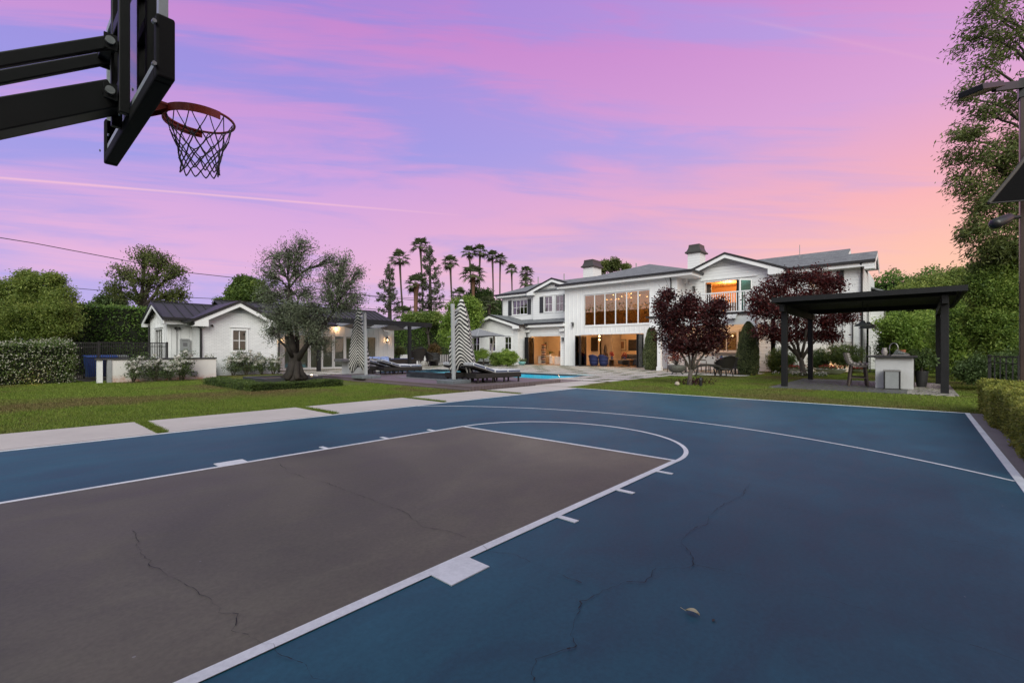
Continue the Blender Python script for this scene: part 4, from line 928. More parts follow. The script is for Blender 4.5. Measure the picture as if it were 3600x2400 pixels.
for a in((yc_-bw2+e,yc_-bw2+e+.05),(yc_+bw2-e-.05,yc_+bw2-e)): m.box(bx-.001,bx+.002,a[0],a[1],zb+.15,zt2-e)
m.build('backboard_lines',mat('frosted_white',(.55,.6,.6),.5),hp)
m=MB();pd=.045
def padx(pts):
    m.slab([(bx-pd-.015,y,z) for y,z in pts],(-(2*pd),0,0))
for s in(-1,1):
    Y=yc_+s*bw2
    padx([(Y+s*.02,zb+.0),(Y-s*.05,zb+.0),(Y-s*.05,zb+.36),(Y+s*.02,zb+.36)])
padx([(yc_-bw2+.05,zb),(yc_+bw2-.05,zb),(yc_+bw2-.05,zb+.085),(yc_-bw2+.05,zb+.085)])
m.build('padding',M_pad,hp,bevel=.012)
zb_m=mat('zinc_bolt',(.5,.52,.52),.35,.2,5,metal=.7)
for y,z in((yc_-bw2-.005,zb+.30),(yc_-bw2-.005,zb+.06)): MB().tube([(bx-.07,y,z),(bx-.07,y-.026,z)],.011,10).build('pad_screw',zb_m,hp)
for y in(yc_-.55,yc_-.1,yc_+.35,yc_+.75): MB().tube([(bx-.10,y,zb+.045),(bx-.108,y,zb+.045)],.010,10).build('pad_screw',zb_m,hp)
m=MB()
for dy in(-.14,.14): m.box(bx-.115,bx-.055,yc_+dy-.024,yc_+dy+.024,2.86,zt2)
m.box(bx-.11,bx-.05,yc_-.125,yc_+.125,3.02,3.10).box(bx-.11,bx-.05,yc_-.125,yc_+.125,3.5,3.58).box(bx-.11,bx-.05,yc_-.125,yc_+.125,3.84,3.9);m.build('mount_frame',M_arm,hp,bevel=.006)
hx=bx-.16;zU=3.31;zL=2.98;sl=-.80
def arm(y,z,L,w,h,z2): MB().bar((hx+.04,y,z+.03),(hx-L,y,z-L*z2),w,h).build('arm',M_arm,hp,bevel=.008)
for y in(yc_-.13,yc_+.13): arm(y,zU,1.9,.045,.075,.72)
arm(yc_,zL,1.9,.20,.17,.66)
m=MB()
for y in(yc_-.165,yc_+.165):
    for z in(zU,zL): m.tube([(hx,y-.012,z),(hx,y+.012,z)],.026,12)
m.build('hinge_bolt',mat('zinc_bolt',(.5,.52,.52),.35,.2,5,metal=.7),hp)
m=MB()
for z in(zU,zL):
    for y in(yc_-.15,yc_+.15): m.box(hx-.03,bx-.12,y-.008,y+.008,z-.05,z+.05)
m.box(hx-.03,bx-.12,yc_-.15,yc_+.15,zU-.012,zU+.012).box(hx-.03,bx-.12,yc_-.15,yc_+.15,zL-.012,zL+.012).box(bx-.135,bx-.12,yc_-.02,yc_+.02,zL-.05,zU+.05).build('hinge_bracket',M_arm,hp)
MB().box(-.78,-.62,yc_-.08,yc_+.08,0,2.25).build('pole',M_arm,hp,bevel=.01);MB().box(-.95,-.45,yc_-.25,yc_+.25,0,.03).build('base_plate',M_arm,hp)
m=MB();n=48;ring=[hc+np.array([.2286*math.cos(2*math.pi*i/n),.2286*math.sin(2*math.pi*i/n),0]) for i in range(n)]
m.tube(ring,.0095,8,closed=True);m.tube([hc+np.array([.2286*math.cos(a),.2286*math.sin(a),-.03]) for a in np.linspace(math.pi*.42,math.pi*1.58,26)],.007,6)
for i in range(26):
    pass
arc=np.linspace(math.pi*.40,math.pi*1.60,28)
for a,b in zip(arc,arc[1:]):
    q=[hc+np.array([.238*math.cos(t_),.238*math.sin(t_),zz]) for t_,zz in((a,.008),(b,.008),(b,-.05),(a,-.05))];m.slab(q,tuple(.006*np.array([math.cos(a),math.sin(a),0])))
m.box(bx+.01,hc[0]-.2,yc_-.09,yc_+.09,hc[2]-.012,hc[2]+.006);m.box(bx+.0,bx+.02,yc_-.1,yc_+.1,hc[2]-.13,hc[2]+.02)
for s in(-1,1): m.slab([(bx+.02,yc_+s*.09,hc[2]-.01),(hc[0]-.2,yc_+s*.07,hc[2]-.01),(bx+.02,yc_+s*.06,hc[2]-.12)],(0,.008,0))
m.build('rim',M_rim,hp,smooth=False)
m=MB();rows=[(.215,-.01),(.185,-.13),(.160,-.19),(.142,-.25),(.130,-.31),(.124,-.365),(.128,-.42)];nn=12;r8=random.Random(4)
P=[]
for j,(r_,z_) in enumerate(rows):
    P.append([hc+np.array([(r_+r8.uniform(-.008,.008))*math.cos(2*math.pi*(i+.5*(j%2))/nn),(r_+r8.uniform(-.008,.008))*math.sin(2*math.pi*(i+.5*(j%2))/nn),z_+r8.uniform(-.01,.01)]) for i in range(nn)])
for j in range(len(rows)-1):
    for i in range(nn):
        for o_ in((0,1) if j%2 else (0,-1)):
            a=P[j][i];b=P[j+1][(i+o_)%nn] if j%2==0 else P[j+1][(i+o_)%nn]
            mid=(a+b)/2;mid[2]-=.006;m.tube([a,mid,b],.0036 if j==0 else .0048,5)
    if j>=1:
        for q in P[j]: m.lathe([(0,-.009),(.0085,0),(0,.009)],q,6)
m.build('net',mat('grey_nylon_net',(.12,.125,.125),.8,.4,20),hp)
# ================================================================ right pergola with outdoor kitchen
M_black=mat('black_timber',(.011,.0115,.0135),.6,.35,4,.2,50,0,.3)
pg=thing('pergola','large black flat roofed pergola over the outdoor kitchen','pergola',(21.6,-2.4,0))
pyl,pyr,pxf,pxb=-.33,-4.45,19.05,24.25
fl=PX(*k(7,318,550),18.3);fr_=PX(*k(8,905,236),18.3);ztop=(fl[2]+fr_[2])/2
for x in(pxf,pxb):
    for y in(pyl,pyr): MB().box(x-.09,x+.09,y-.09,y+.09,-.02,ztop-.26).build('post',M_black,pg,bevel=.008)
for y in(pyl,pyr): MB().box(18.6,25.0,y-.07,y+.07,ztop-.46,ztop-.22).build('beam',M_black,pg)
for x in(pxf,pxb): MB().box(x-.06,x+.06,fr_[1]+.2,fl[1]-.2,ztop-.215,ztop-.02 if x>20 else ztop-.03).build('beam',M_black,pg)
MB().box(18.3,18.38,fr_[1],fl[1],ztop-.16,ztop).box(25.3,25.38,fr_[1],fl[1],ztop-.16,ztop).box(18.38,25.3,fl[1]-.08,fl[1],ztop-.16,ztop).box(18.38,25.3,fr_[1],fr_[1]+.08,ztop-.16,ztop).build('roof_fascia',M_black,pg)
m=MB();x=18.5
while x<25.2: m.box(x,x+.10,fr_[1]+.08,fl[1]-.08,ztop-.06,ztop-.015);x+=.125
m.build('roof_slats',M_black,pg)
def paving():
    t=NT('pebble_paving');y=t.xyz()[1];v=t.add('ShaderNodeTexVoronoi');v.inputs['Scale'].default_value=16;t.l.new(t.pos(),v.inputs['Vector'])
    c=t.ramp(v.outputs['Color'],[(.0,(.055,.055,.066)),(.7,(.10,.098,.11)),(.93,(.20,.19,.18)),(1,(.34,.32,.28))]);c2=t.ramp(v.outputs['Distance'],[(0,(.62,.56,.52)),(.5,(.40,.36,.34)),(.75,(.05,.05,.05))])
    t.col(t.mix(t.math('LESS_THAN',y,-3.62),c,c2));t.set(Roughness=.5);t.bump(v.outputs['Distance'],-.4,.02);return t.m
MB().box(18.25,24.7,-4.72,.0,-.1,.012).build('pergola_paving',paving(),kind='structure')
isl=thing('kitchen_island','white rendered outdoor kitchen island with dark stone counter','kitchen island',(21.3,-3.27,0))
iy0=PX(*k(8,474,950),20.2)[1];iy1=PX(*k(8,173,950),20.2)[1];ztc=PX(*k(8,300,784),20.2)[2]
M_stuc=mat('white_render',(.62,.63,.64),.8,.12,2.,.15,60);M_cnt=mat('dark_stone_counter',(.045,.047,.052),.35,.3,12)
MB().box(20.2,22.7,iy0,iy1,.01,ztc-.06).build('island_body',M_stuc,isl,bevel=.01);MB().box(20.05,22.85,iy0-.1,PX(*k(8,105,790),20.1)[1],ztc-.06,ztc).build('counter',M_cnt,isl,bevel=.008)
MB().box(20.25,22.6,iy0-.02,iy0-.001,.06,ztc-.1).build('side_panel',M_dark,isl)
o=thing('grill','stainless steel grill with sloping hood set in the island counter','grill',(20.9,-3.4,ztc));M_ss=mat('stainless_steel',(.45,.46,.46),.28,.15,8,metal=.8)
ga_=PX(*k(8,300,782),20.4);gb_=PX(*k(8,445,782),20.4)
y0_,y1_=gb_[1],ga_[1];z=ztc
MB().add([(20.35,y0_,z),(20.35,y1_,z),(21.0,y1_,z),(21.0,y0_,z),(20.5,y0_+.02,z+.05),(20.5,y1_-.12,z+.2),(20.95,y1_-.12,z+.22),(20.95,y0_+.02,z+.06)],[(3,2,1,0),(4,5,6,7),(0,1,5,4),(1,2,6,5),(2,3,7,6),(3,0,4,7)]).build('hood',M_ss,o,bevel=.01)
MB().tube([(20.33,y0_+.1,z+.06),(20.33,y1_-.18,z+.13)],.012,8).build('handle',M_ss,o);MB().box(20.3,20.36,y0_,y1_,z,z+.03).build('front_rail',M_ss,o)
q=PX(*k(8,285,780),20.9);o=thing('kitchen_tap','tall curved gooseneck tap on the island counter','tap',(q[0],q[1],ztc));e2_=PX(*k(8,352,740),20.9)
pts=[(q[0],q[1],ztc)]+[(q[0],q[1]+(e2_[1]-q[1])*(1-math.cos(a))/2,ztc+.25+.18*math.sin(a)) for a in np.linspace(0,math.pi,12)]+[(q[0],e2_[1],ztc+.18)]
MB().tube(pts,.015,8).build('spout',M_ss,o,smooth=True);MB().lathe([(.03,0),(.03,.05),(.02,.06)],(q[0],q[1],ztc),12).build('tap_base',M_ss,o)
q=PX(*k(8,245,782),20.5);o=thing('vase','squat pale mottled vase on the island counter','vase',(q[0],q[1],ztc));MB().lathe([(.05,0),(.06,.03),(.09,.12),(.07,.19),(.055,.22),(.075,.26),(.07,.262),(.045,.22)],(q[0],q[1],ztc),20).build('vase_body',mat('mottled_ceramic',(.55,.50,.48),.4,.4,14),o,smooth=True)
q=PX(*k(8,385,765),21.3);o=thing('clay_pot','small terracotta pot behind the grill hood','pot',(q[0],q[1],ztc));MB().lathe([(.05,0),(.09,.12),(.1,.2),(.085,.2),(.07,.1)],(q[0],q[1],ztc),16).build('pot_body',mat('terracotta',(.32,.11,.05),.8,.3,6),o,smooth=True)
q0=PX(*k(8,238,1048),20.05);q1=PX(*k(8,376,1048),20.05);zc=PX(*k(8,300,892),20.05)[2]
o=thing('trash_can','rectangular stainless steel trash can in front of the white island','trash can',(19.95,(q0[1]+q1[1])/2,.012))
MB().box(19.84,20.1,q1[1]+.02,q0[1]-.02,.02,zc-.06).build('can_body',mat('brushed_steel',(.42,.45,.46),.4,.2,3,metal=.4),o,bevel=.015);MB().box(19.82,20.12,q1[1],q0[1],zc-.06,zc).build('lid',M_ss,o,bevel=.01);MB().box(19.835,20.11,q1[1]+.01,q1[1]+.05,.012,zc-.06).box(19.835,20.11,q0[1]-.05,q0[1]-.01,.012,zc-.06).box(19.83,20.1,q1[1]+.0,q0[1]-.0,.012,.04).build('edge_trim',M_dark,o)
# pendant lamps
for i,(a,tt,lab) in enumerate(((k(7,1236,838),16.4,'wide metal pendant lamp nearest the front under the pergola'),(k(7,1279,862),17.4,'second metal pendant lamp just behind the nearest one under the pergola'),(k(7,1292,845),18.6,'third metal pendant lamp half hidden behind the other two under the pergola'))):
    q=PD(*a,tt);o=thing('pendant_lamp',lab,'pendant lamp',q,'pendant lamps over the kitchen island')
    MB().lathe([(.26,-.02),(.25,0),(.20,.05),(.09,.09),(.06,.16),(.02,.18)],q,24).build('lamp_shade',mat('zinc_shade',(.34,.38,.42),.4,.3,6,metal=.2),o,smooth=True)
    MB().tube([q+[0,0,.16],(q[0],q[1],ztop-.06)],.013,6).build('rod',M_dark,o)
# bar stools
M_weave=mat('grey_woven_rope',(.20,.18,.16),.85,.4,30,.5,90);M_legw=mat('weathered_teak',(.10,.075,.06),.7,.4,8)
def stool():
    o=thing('bar_stool','woven bar stool with curved padded back nearest the trash can','bar stool',(0,0,0),'bar stools at the island')
    m=MB();h=.76
    for a in(-1,1):
        for b in(-1,1):
            m2=MB().bar((a*.24,b*.27,0),(a*.19,b*.2,h-.02),.045,.045);m2.build('leg',M_legw,o)
    m.bar((-.225,-.25,.25),(.225,-.25,.25),.03).bar((-.225,.25,.25),(.225,.25,.25),.03).bar((-.225,-.25,.3),(-.225,.25,.3),.03).bar((.225,-.25,.3),(.225,.25,.3),.03);m.build('stretcher',M_legw,o)
    m=MB();pr=[(-.24,h),(.0,h-.02),(.2,h+.03),(.27,h+.13),(.31,h+.28),(.34,h+.42)]
    th=.07
    for i in range(len(pr)-1):
        (y0,z0),(y1,z1)=pr[i],pr[i+1];d=np.array([y1-y0,z1-z0]);d/=np.linalg.norm(d);nv=np.array([-d[1],d[0]])*-th
        n=3
        m.add([(-.26,y0,z0),(.26,y0,z0),(.26,y1,z1),(-.26,y1,z1),(-.26,y0+nv[0],z0+nv[1]),(.26,y0+nv[0],z0+nv[1]),(.26,y1+nv[0],z1+nv[1]),(-.26,y1+nv[0],z1+nv[1])],[(0,1,2,3),(7,6,5,4),(0,4,5,1),(1,5,6,2),(2,6,7,3),(3,7,4,0)])
    m.build('seat_shell',M_weave,o)
    m=MB()
    for s in(-1,1):
        for i in range(9):
            f=i/9*(len(pr)-1.001);j=int(f);g=f-j;y=pr[j][0]*(1-g)+pr[j+1][0]*g;z=pr[j][1]*(1-g)+pr[j+1][1]*g
            m.tube([(s*.02,y-.01,z+.025),(s*.24,y-.01,z+.025)],.035,8)
    m.build('cushion',mat('pale_stool_pad',(.60,.56,.53),.85,.25,8),o,smooth=True);return o
s0=stool();place(s0,(20.75,-2.28,.012),.15);dup(s0,(21.65,-2.2,.012),-.1,label='woven bar stool standing behind the nearer one at the island')
# dark planter pot behind island
def potplant(q,r,h,label,potm,n=None): pass
# ================================================================ light pole and net on the right
lp=PD(3608,1450,9.0);o=thing('light_pole','tall dark square court light pole with an LED flood head and lower spotlight','light pole',(lp[0],lp[1],0))
zp=PD(3608,281,9)[2];bz=mat('bronze_pole',(.055,.036,.030),.35,.3,3)
MB().box(lp[0]-.09,lp[0]+.09,lp[1]-.09,lp[1]+.09,-.02,zp).build('pole',bz,o,bevel=.008);MB().box(lp[0]-.11,lp[0]+.11,lp[1]-.11,lp[1]+.11,zp-.35,zp+.02).build('pole_cap',M_dark,o)
a=PD(*k(10,645,515),9.0);b=PD(*k(10,510,540),8.7);MB().bar((lp[0],lp[1],a[2]),b,.07,.14).build('arm',M_dark,o)
c1=PD(*k(10,500,540),8.7);c2=PD(*k(10,368,560),8.45);hd=MB().bar(c1,c2,.36,.10).build('lamp_head',M_dark,o,bevel=.01)
d_=(c2-c1);MB().bar(c1+d_*.45-[0,0,.052],c1+d_*.93-[0,0,.052],.28,.012).build('lens',mat('grey_lens',(.10,.10,.11),.25),hd)
a=PD(*k(10,668,1330),9.);b=PD(*k(10,600,1335),8.85);c_=PD(*k(10,520,1372),8.7)
MB().tube([a,b],.035,8).build('spot_bracket',M_dark,o);MB().tube([b+(b-c_)*.25,b,c_,c_+(c_-b)*.12],[.05,.085,.10,.06],14).build('spotlight',M_dark,o,smooth=True)
# mesh sail tied to the pole
p1=PD(*k(10,697,940),8.6);p2=PD(*k(10,480,1245),8.6);p3=PD(3660,700,8.6);p0_=PD(3660,480,8.7)
o=thing('mesh_sail','black mesh sail with a rolled pale edge tied across the light pole','mesh sail',(p2+p3)/2)
MB().slab([p0_,p2,p3],tuple(np.array([.006,.004,0.]))).build('mesh_cloth',mat('black_mesh',(.006,.006,.007),.9,.5,60,0,60,0,.08),o);MB().tube([p0_,(p0_+p2)/2+np.array([0,0,-.03]),p2],.03,8).build('rolled_edge',mat('edge_rope',(.07,.06,.055),.8,.5,12),o);MB().tube([p2,p3],.016,6).build('lower_rope',M_dark,o)
f0=PD(*k(8,1072,900),13.5);f1=PD(*k(8,1310,900),11.2);zr=PD(*k(8,1072,775),13.5)[2]
railfence('iron_fence','tall black iron fence panel behind the clipped boxwood hedge','fence',f0[:2],f1[:2],zr,5,z0=-.02,r=.014)
# blue cart
q=G(*(2400+2340*.5102,1250+720*.5102));ct=thing('toy_wagon','blue plastic wagon with black wheels at the hedge foot on the court edge','wagon',(q[0],q[1]-.25,0))
M_bp=mat('blue_plastic',(.02,.08,.32),.35,.2,4)
cx_,cy_=q[0]-.05,q[1]-.38
MB().box(cx_-.42,cx_+.42,cy_-.3,cy_+.3,.16,.19).slab([(cx_-.45,cy_+.30,.30),(cx_+.45,cy_+.30,.30),(cx_+.42,cy_+.27,.17),(cx_-.42,cy_+.27,.17)],(0,.03,0)).slab([(cx_-.45,cy_-.30,.30),(cx_+.45,cy_-.30,.30),(cx_+.42,cy_-.27,.17),(cx_-.42,cy_-.27,.17)],(0,-.03,0)).box(cx_+.40,cx_+.45,cy_-.3,cy_+.3,.17,.30).box(cx_-.45,cx_-.40,cy_-.3,cy_+.3,.17,.30).build('tray',M_bp,ct,bevel=.01)
MB().box(cx_-.3,cx_+.3,cy_-.2,cy_+.24,.191,.32).build('white_bag',mat('white_plastic',(.62,.62,.62),.5),ct,bevel=.05)
for sx_ in(-.3,.3):
    for sy_ in(-.28,.28): MB().tube([(cx_+sx_,cy_+sy_-.03,.08),(cx_+sx_,cy_+sy_+.03,.08)],.08,16).build('wheel',M_dark,ct)
# fallen leaf
q=G(1800+830*.7653,1700+600*.7653);n=9;m=MB();d=RT*.75-FW*.66;e_=np.array([-d[1],d[0],0]);L=.066
for i in range(n-1):
    def pt(i,s): f=i/(n-1);wd=.016*math.sin(math.pi*min(1,f*1.02+.02))**.8;return q+d*(f-.5)*L+e_*s*wd+np.array([0,0,.006+.008*abs(s)+.010*math.sin(f*3)])
    m.add([pt(i,-1),pt(i,0),pt(i+1,0),pt(i+1,-1)],[(0,1,2,3)]).add([pt(i,0),pt(i,1),pt(i+1,1),pt(i+1,0)],[(0,1,2,3)])
m.tube([q-d*L*.5+[0,0,.007],q-d*L*.9+[0,0,.014]],.0012,5);m.build('fallen_leaf',mat('dry_leaf',(.62,.52,.34),.7,.3,30),None,'single pale dry leaf lying on the blue court','leaf',fix=False)
q=G(1800+925*.7653,1700+630*.7653);MB().add([q+[-.014,0,.004],q+[0,-.007,.006],q+[.016,0,.004],q+[0,.007,.008]],[(0,1,2,3)]).build('fallen_leaf',mat('brown_leaf',(.05,.045,.042),.8),None,'small flat brown leaf right of the pale one on the court','leaf',fix=False)
# ================================================================ VEGETATION
def unit(n):
    v=NR.normal(size=(n,3));return v/np.linalg.norm(v,axis=1,keepdims=True)
def leafV(P,ln,wd,droop=0.,dirs=None,flat=0.):
    """one folded leaf (quad) per centre; dirs biases the leaf axis"""
    n=len(P);a=unit(n)
    if dirs is not None: a=a*.75+dirs;a/=np.linalg.norm(a,axis=1,keepdims=True)
    a[:,2]-=droop;a/=np.linalg.norm(a,axis=1,keepdims=True)
    b=np.cross(a,unit(n));b/=np.linalg.norm(b,axis=1,keepdims=True)+1e-9
    s=NR.uniform(.65,1.3,(n,1));nn=np.cross(a,b)
    L=a*ln*s/2;W=b*wd*s/2;o=nn*wd*.18*s
    return np.stack([P-L,P+W+o-L*.15,P+L,P-W+o-L*.15],1).reshape(-1,3)
def ell(c,r,n,p=2.0):
    d=unit(n)*NR.uniform(0,1,(n,1))**(1/p);return np.array(c)+d*np.array(r)
def blob(n,x,y,rx,rz,t,dt=0):
    c=PD(*k(n,x,y),t+dt);s=CR[n][2]*t/F;return c,np.array([rx*s*.95,rx*s*.95,rz*s])
M_bark=mat('grey_brown_bark',(.10,.080,.066),.9,.5,5,.6,24);M_barkd=mat('dark_bark',(.050,.040,.034),.9,.5,6,.6,30);M_barkp=mat('pale_smooth_bark',(.105,.088,.075),.8,.35,4,.3,30)
def limb(m,a,b,r0,r1,n=6,wob=.06,sag=0.):
    a=np.array(a,float);b=np.array(b,float);L=np.linalg.norm(b-a);pts=[];rd=[]
    off=np.zeros(3)
    for i in range(n+1):
        f=i/n;off=off*.6+NR.normal(size=3)*wob*L*.35*(0 if i in(0,n) else 1);pts.append(a+(b-a)*f+off+np.array([0,0,sag*L*math.sin(f*math.pi)]));rd.append(r0+(r1-r0)*f)
    m.tube(pts,rd,7);return pts
def tree(name,label,cat,base,fork,blobs,tr,leaf,lm,bark,clumps=30,per=45,cr=.35,group=None,twigs=.5,droop=0.,trunks=None,ln=.09,asp=.42,p=2.2,limbr=.35,flare=1.35):
    base=np.array(base,float);o=thing(name,label,cat,base,group);m=MB()
    fork=np.array(fork,float)
    m.tube([base-[0,0,.1],base+(fork-base)*.08,base+(fork-base)*.45+NR.normal(size=3)*.04*np.linalg.norm(fork-base)*np.array([1,1,0]),fork],[tr*flare,tr*1.1,tr*.95,tr*.85],10)
    Ps=[];Dr=[]
    for c,r in blobs:
        pts=limb(m,fork,c,tr*limbr*1.6,tr*limbr*.5,6,.05,.06)
        K=max(3,int(clumps*(r[0]*r[2])**.5/ (sum((b[1][0]*b[1][2])**.5 for b in blobs)/len(blobs))))
        q=ell(c,r,K,p)
        for e in q:
            if NR.uniform()<twigs:
                s_=pts[NR.integers(3,7)];limb(m,s_,e,tr*limbr*.32,tr*.05,4,.07,.05)
        Ps.append(np.repeat(q,per,0)+NR.normal(size=(K*per,3))*cr*np.array([1,1,.75])*.62)
    P=np.concatenate(Ps);m.build('trunk',bark,o,smooth=True,fix=False)
    npmesh('crown',leafV(P,ln,ln*asp,droop),4,lm,o);return o
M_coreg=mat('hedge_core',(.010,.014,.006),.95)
def hedge(name,label,cat,x0,x1,y0,y1,z1,n,ln,lm,group=None,z0=-.02,rough=.08,core=.12,faces='xXyYZ',flowers=None,top=.0):
    A={'x':(y1-y0)*(z1-z0),'X':(y1-y0)*(z1-z0),'y':(x1-x0)*(z1-z0),'Y':(x1-x0)*(z1-z0),'Z':(x1-x0)*(y1-y0)}
    tot=sum(A[f] for f in faces);Ps=[];Nn=[]
    for f in faces:
        kx=int(n*A[f]/tot);u=NR.uniform(0,1,kx);v=NR.uniform(0,1,kx)
        if f in'xX': P=np.stack([np.full(kx,x0 if f=='x' else x1),y0+(y1-y0)*u,z0+(z1-z0)*v],1);d=np.array([-1 if f=='x' else 1,0,0])
        elif f in'yY': P=np.stack([x0+(x1-x0)*u,np.full(kx,y0 if f=='y' else y1),z0+(z1-z0)*v],1);d=np.array([0,-1 if f=='y' else 1,0])
        else: P=np.stack([x0+(x1-x0)*u,y0+(y1-y0)*v,np.full(kx,z1)],1);d=np.array([0,0,1.])
        w=(np.sin(P[:,0]*2.3+P[:,2]*1.7)+np.sin(P[:,1]*2.9+P[:,2]*2.1+1)+np.sin(P[:,0]*6.1+P[:,1]*5.3+P[:,2]*4.7))/3
        P=P+d*(w*rough+NR.normal(size=kx)*rough*.6-rough*.4)[:,None]
        if top: P[:,2]+=np.where(P[:,2]>z1-.4,1,0)*w*top
        Ps.append(P);Nn.append(np.tile(d,(kx,1)))
    P=np.concatenate(Ps);D_=np.concatenate(Nn)*.55
    V=leafV(P,ln,ln*.5,0,D_);mi=np.zeros(len(P),int)
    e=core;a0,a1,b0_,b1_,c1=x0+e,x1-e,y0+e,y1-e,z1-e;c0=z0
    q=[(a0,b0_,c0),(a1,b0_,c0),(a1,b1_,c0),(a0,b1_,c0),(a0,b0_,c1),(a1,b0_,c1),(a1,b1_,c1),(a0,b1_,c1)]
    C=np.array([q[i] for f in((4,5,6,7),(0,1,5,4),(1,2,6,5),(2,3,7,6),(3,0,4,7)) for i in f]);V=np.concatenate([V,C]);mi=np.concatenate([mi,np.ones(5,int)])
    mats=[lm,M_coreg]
    if flowers:
        nf,fs,fm=flowers;i=NR.integers(0,len(P),nf);Pf=P[i]+D_[i]*.12;Vf=leafV(Pf,fs,fs*.8);V=np.concatenate([V,Vf]);mi=np.concatenate([mi,np.full(nf,2)]);mats.append(fm)
    return npmesh(name,V,4,mats,None,((x0+x1)/2,(y0+y1)/2,z0),mi,label=label,cat=cat,group=group)
G_hedge=leafmat('ficus_leaf',(.022,.046,.009),(.066,.122,.024),(.150,.215,.05),.38)
G_dark=leafmat('dark_leaf',(.016,.028,.010),(.036,.060,.018),(.070,.100,.032),.25)
G_box=leafmat('boxwood_leaf',(.050,.066,.012),(.14,.155,.028),(.29,.28,.065),.35,clump=2.)
G_boxd=leafmat('box_dark_leaf',(.018,.032,.009),(.048,.074,.018),(.095,.125,.034),.3,clump=2.)
G_olive=leafmat('olive_leaf',(.034,.042,.025),(.082,.098,.062),(.17,.19,.135),.3,clump=1.2)
G_plum=leafmat('purple_plum_leaf',(.014,.004,.005),(.040,.008,.010),(.125,.024,.022),.35,clump=1.)
G_plum2=leafmat('red_plum_leaf',(.018,.004,.005),(.058,.010,.011),(.18,.030,.026),.35,clump=1.)
G_bright=leafmat('bright_leaf',(.030,.058,.010),(.105,.165,.028),(.22,.28,.06),.4,clump=.6)
G_yel=leafmat('pittosporum_leaf',(.034,.056,.011),(.092,.128,.026),(.21,.235,.058),.35,clump=.45)
G_tall=leafmat('tall_tree_leaf',(.024,.036,.010),(.062,.080,.022),(.135,.150,.045),.38,clump=.5)
G_palm=leafmat('palm_leaf',(.028,.038,.018),(.056,.072,.032),(.10,.115,.05),.25)
G_con=leafmat('conifer_leaf',(.030,.040,.024),(.056,.066,.040),(.095,.10,.06),.2)
G_cyp=leafmat('cypress_leaf',(.034,.048,.020),(.070,.088,.034),(.13,.14,.06),.25,clump=1.5)
G_rose=leafmat('rose_leaf',(.020,.034,.014),(.05,.074,.028),(.10,.125,.05),.25,clump=2)
M_petal=leafmat('white_petal',(.55,.53,.48),(.68,.66,.62),(.78,.76,.72),.3)
M_petj=leafmat('cream_jasmine',(.40,.40,.30),(.55,.55,.45),(.66,.66,.56),.3)
# ---- left boundary
q=PY(*k(1,700,702),30.);q2=PY(*k(1,1400,735),30.)
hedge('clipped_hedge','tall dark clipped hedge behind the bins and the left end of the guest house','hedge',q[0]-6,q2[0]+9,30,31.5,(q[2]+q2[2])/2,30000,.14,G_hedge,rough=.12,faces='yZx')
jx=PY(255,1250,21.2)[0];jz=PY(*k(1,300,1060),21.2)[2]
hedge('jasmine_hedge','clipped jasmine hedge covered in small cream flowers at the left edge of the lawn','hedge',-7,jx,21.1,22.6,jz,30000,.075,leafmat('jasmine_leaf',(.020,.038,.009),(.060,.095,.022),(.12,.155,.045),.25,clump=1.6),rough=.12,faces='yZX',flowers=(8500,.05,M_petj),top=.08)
B=[blob(1,90,600,150,120,23),blob(1,330,560,130,130,23),blob(1,540,640,130,130,23),blob(1,250,780,260,150,22.5),blob(1,560,820,150,170,22.5),blob(1,240,470,70,60,23),blob(1,490,480,60,60,23),blob(1,-120,750,200,250,23),blob(1,300,980,330,110,23)]
q=PD(*k(1,300,1400),23.5);q[2]=-.02
tree('bushy_tree','broad bushy yellow green tree rising behind the jasmine hedge','tree',q,q+[0,0,.9],B,.13,None,G_yel,M_barkd,clumps=110,per=52,cr=.25,ln=.12,asp=.4,twigs=.12,p=3)
# ---- background trees, left to right
q=PD(*k(1,1290,1300),46);q[2]=0
B=[blob(1,1330,270,140,90,46),blob(1,1130,420,120,80,46),blob(1,1460,320,130,100,46),blob(1,1600,430,110,120,46),blob(1,1080,560,100,90,46),blob(1,1640,620,80,80,46),blob(1,1350,500,190,110,46),blob(1,1530,640,100,60,46),blob(1,1250,640,130,50,46)]
tree('spreading_tree','large spreading tree with visible forking branches behind the tall hedge','tree',q,PD(*k(1,1310,730),46),B,.32,None,G_tall,M_barkd,clumps=46,per=26,cr=.42,ln=.24,asp=.4,twigs=.75,group='trees beyond the fences',limbr=.4)
q=PD(*k(1,1030,1200),52);q[2]=0
tree('round_tree','small dark round tree just over the hedge left of the spreading tree','tree',q,PD(*k(1,1030,720),52),[blob(1,1030,665,130,50,52),blob(1,1010,690,120,45,52)],.15,None,G_dark,M_barkd,clumps=60,per=40,cr=.35,ln=.25,group='trees beyond the fences',p=3)
q=PD(*k(2,1440,900),44);q[2]=0
B=[blob(2,1430,170,110,110,44),blob(2,1350,270,120,130,44),blob(2,1560,220,130,100,44),blob(2,1480,330,240,100,44),blob(2,1160,390,80,40,44),blob(2,1650,330,120,90,44)]
tree('dense_tree','dense dark green tree behind the guest house roof ridge','tree',q,PD(*k(2,1440,420),44),B,.25,None,leafmat('dense_leaf',(.018,.034,.008),(.05,.082,.016),(.125,.165,.034),.3,clump=.5),M_barkd,clumps=85,per=45,cr=.32,ln=.26,group='trees beyond the fences',p=3,twigs=.1)
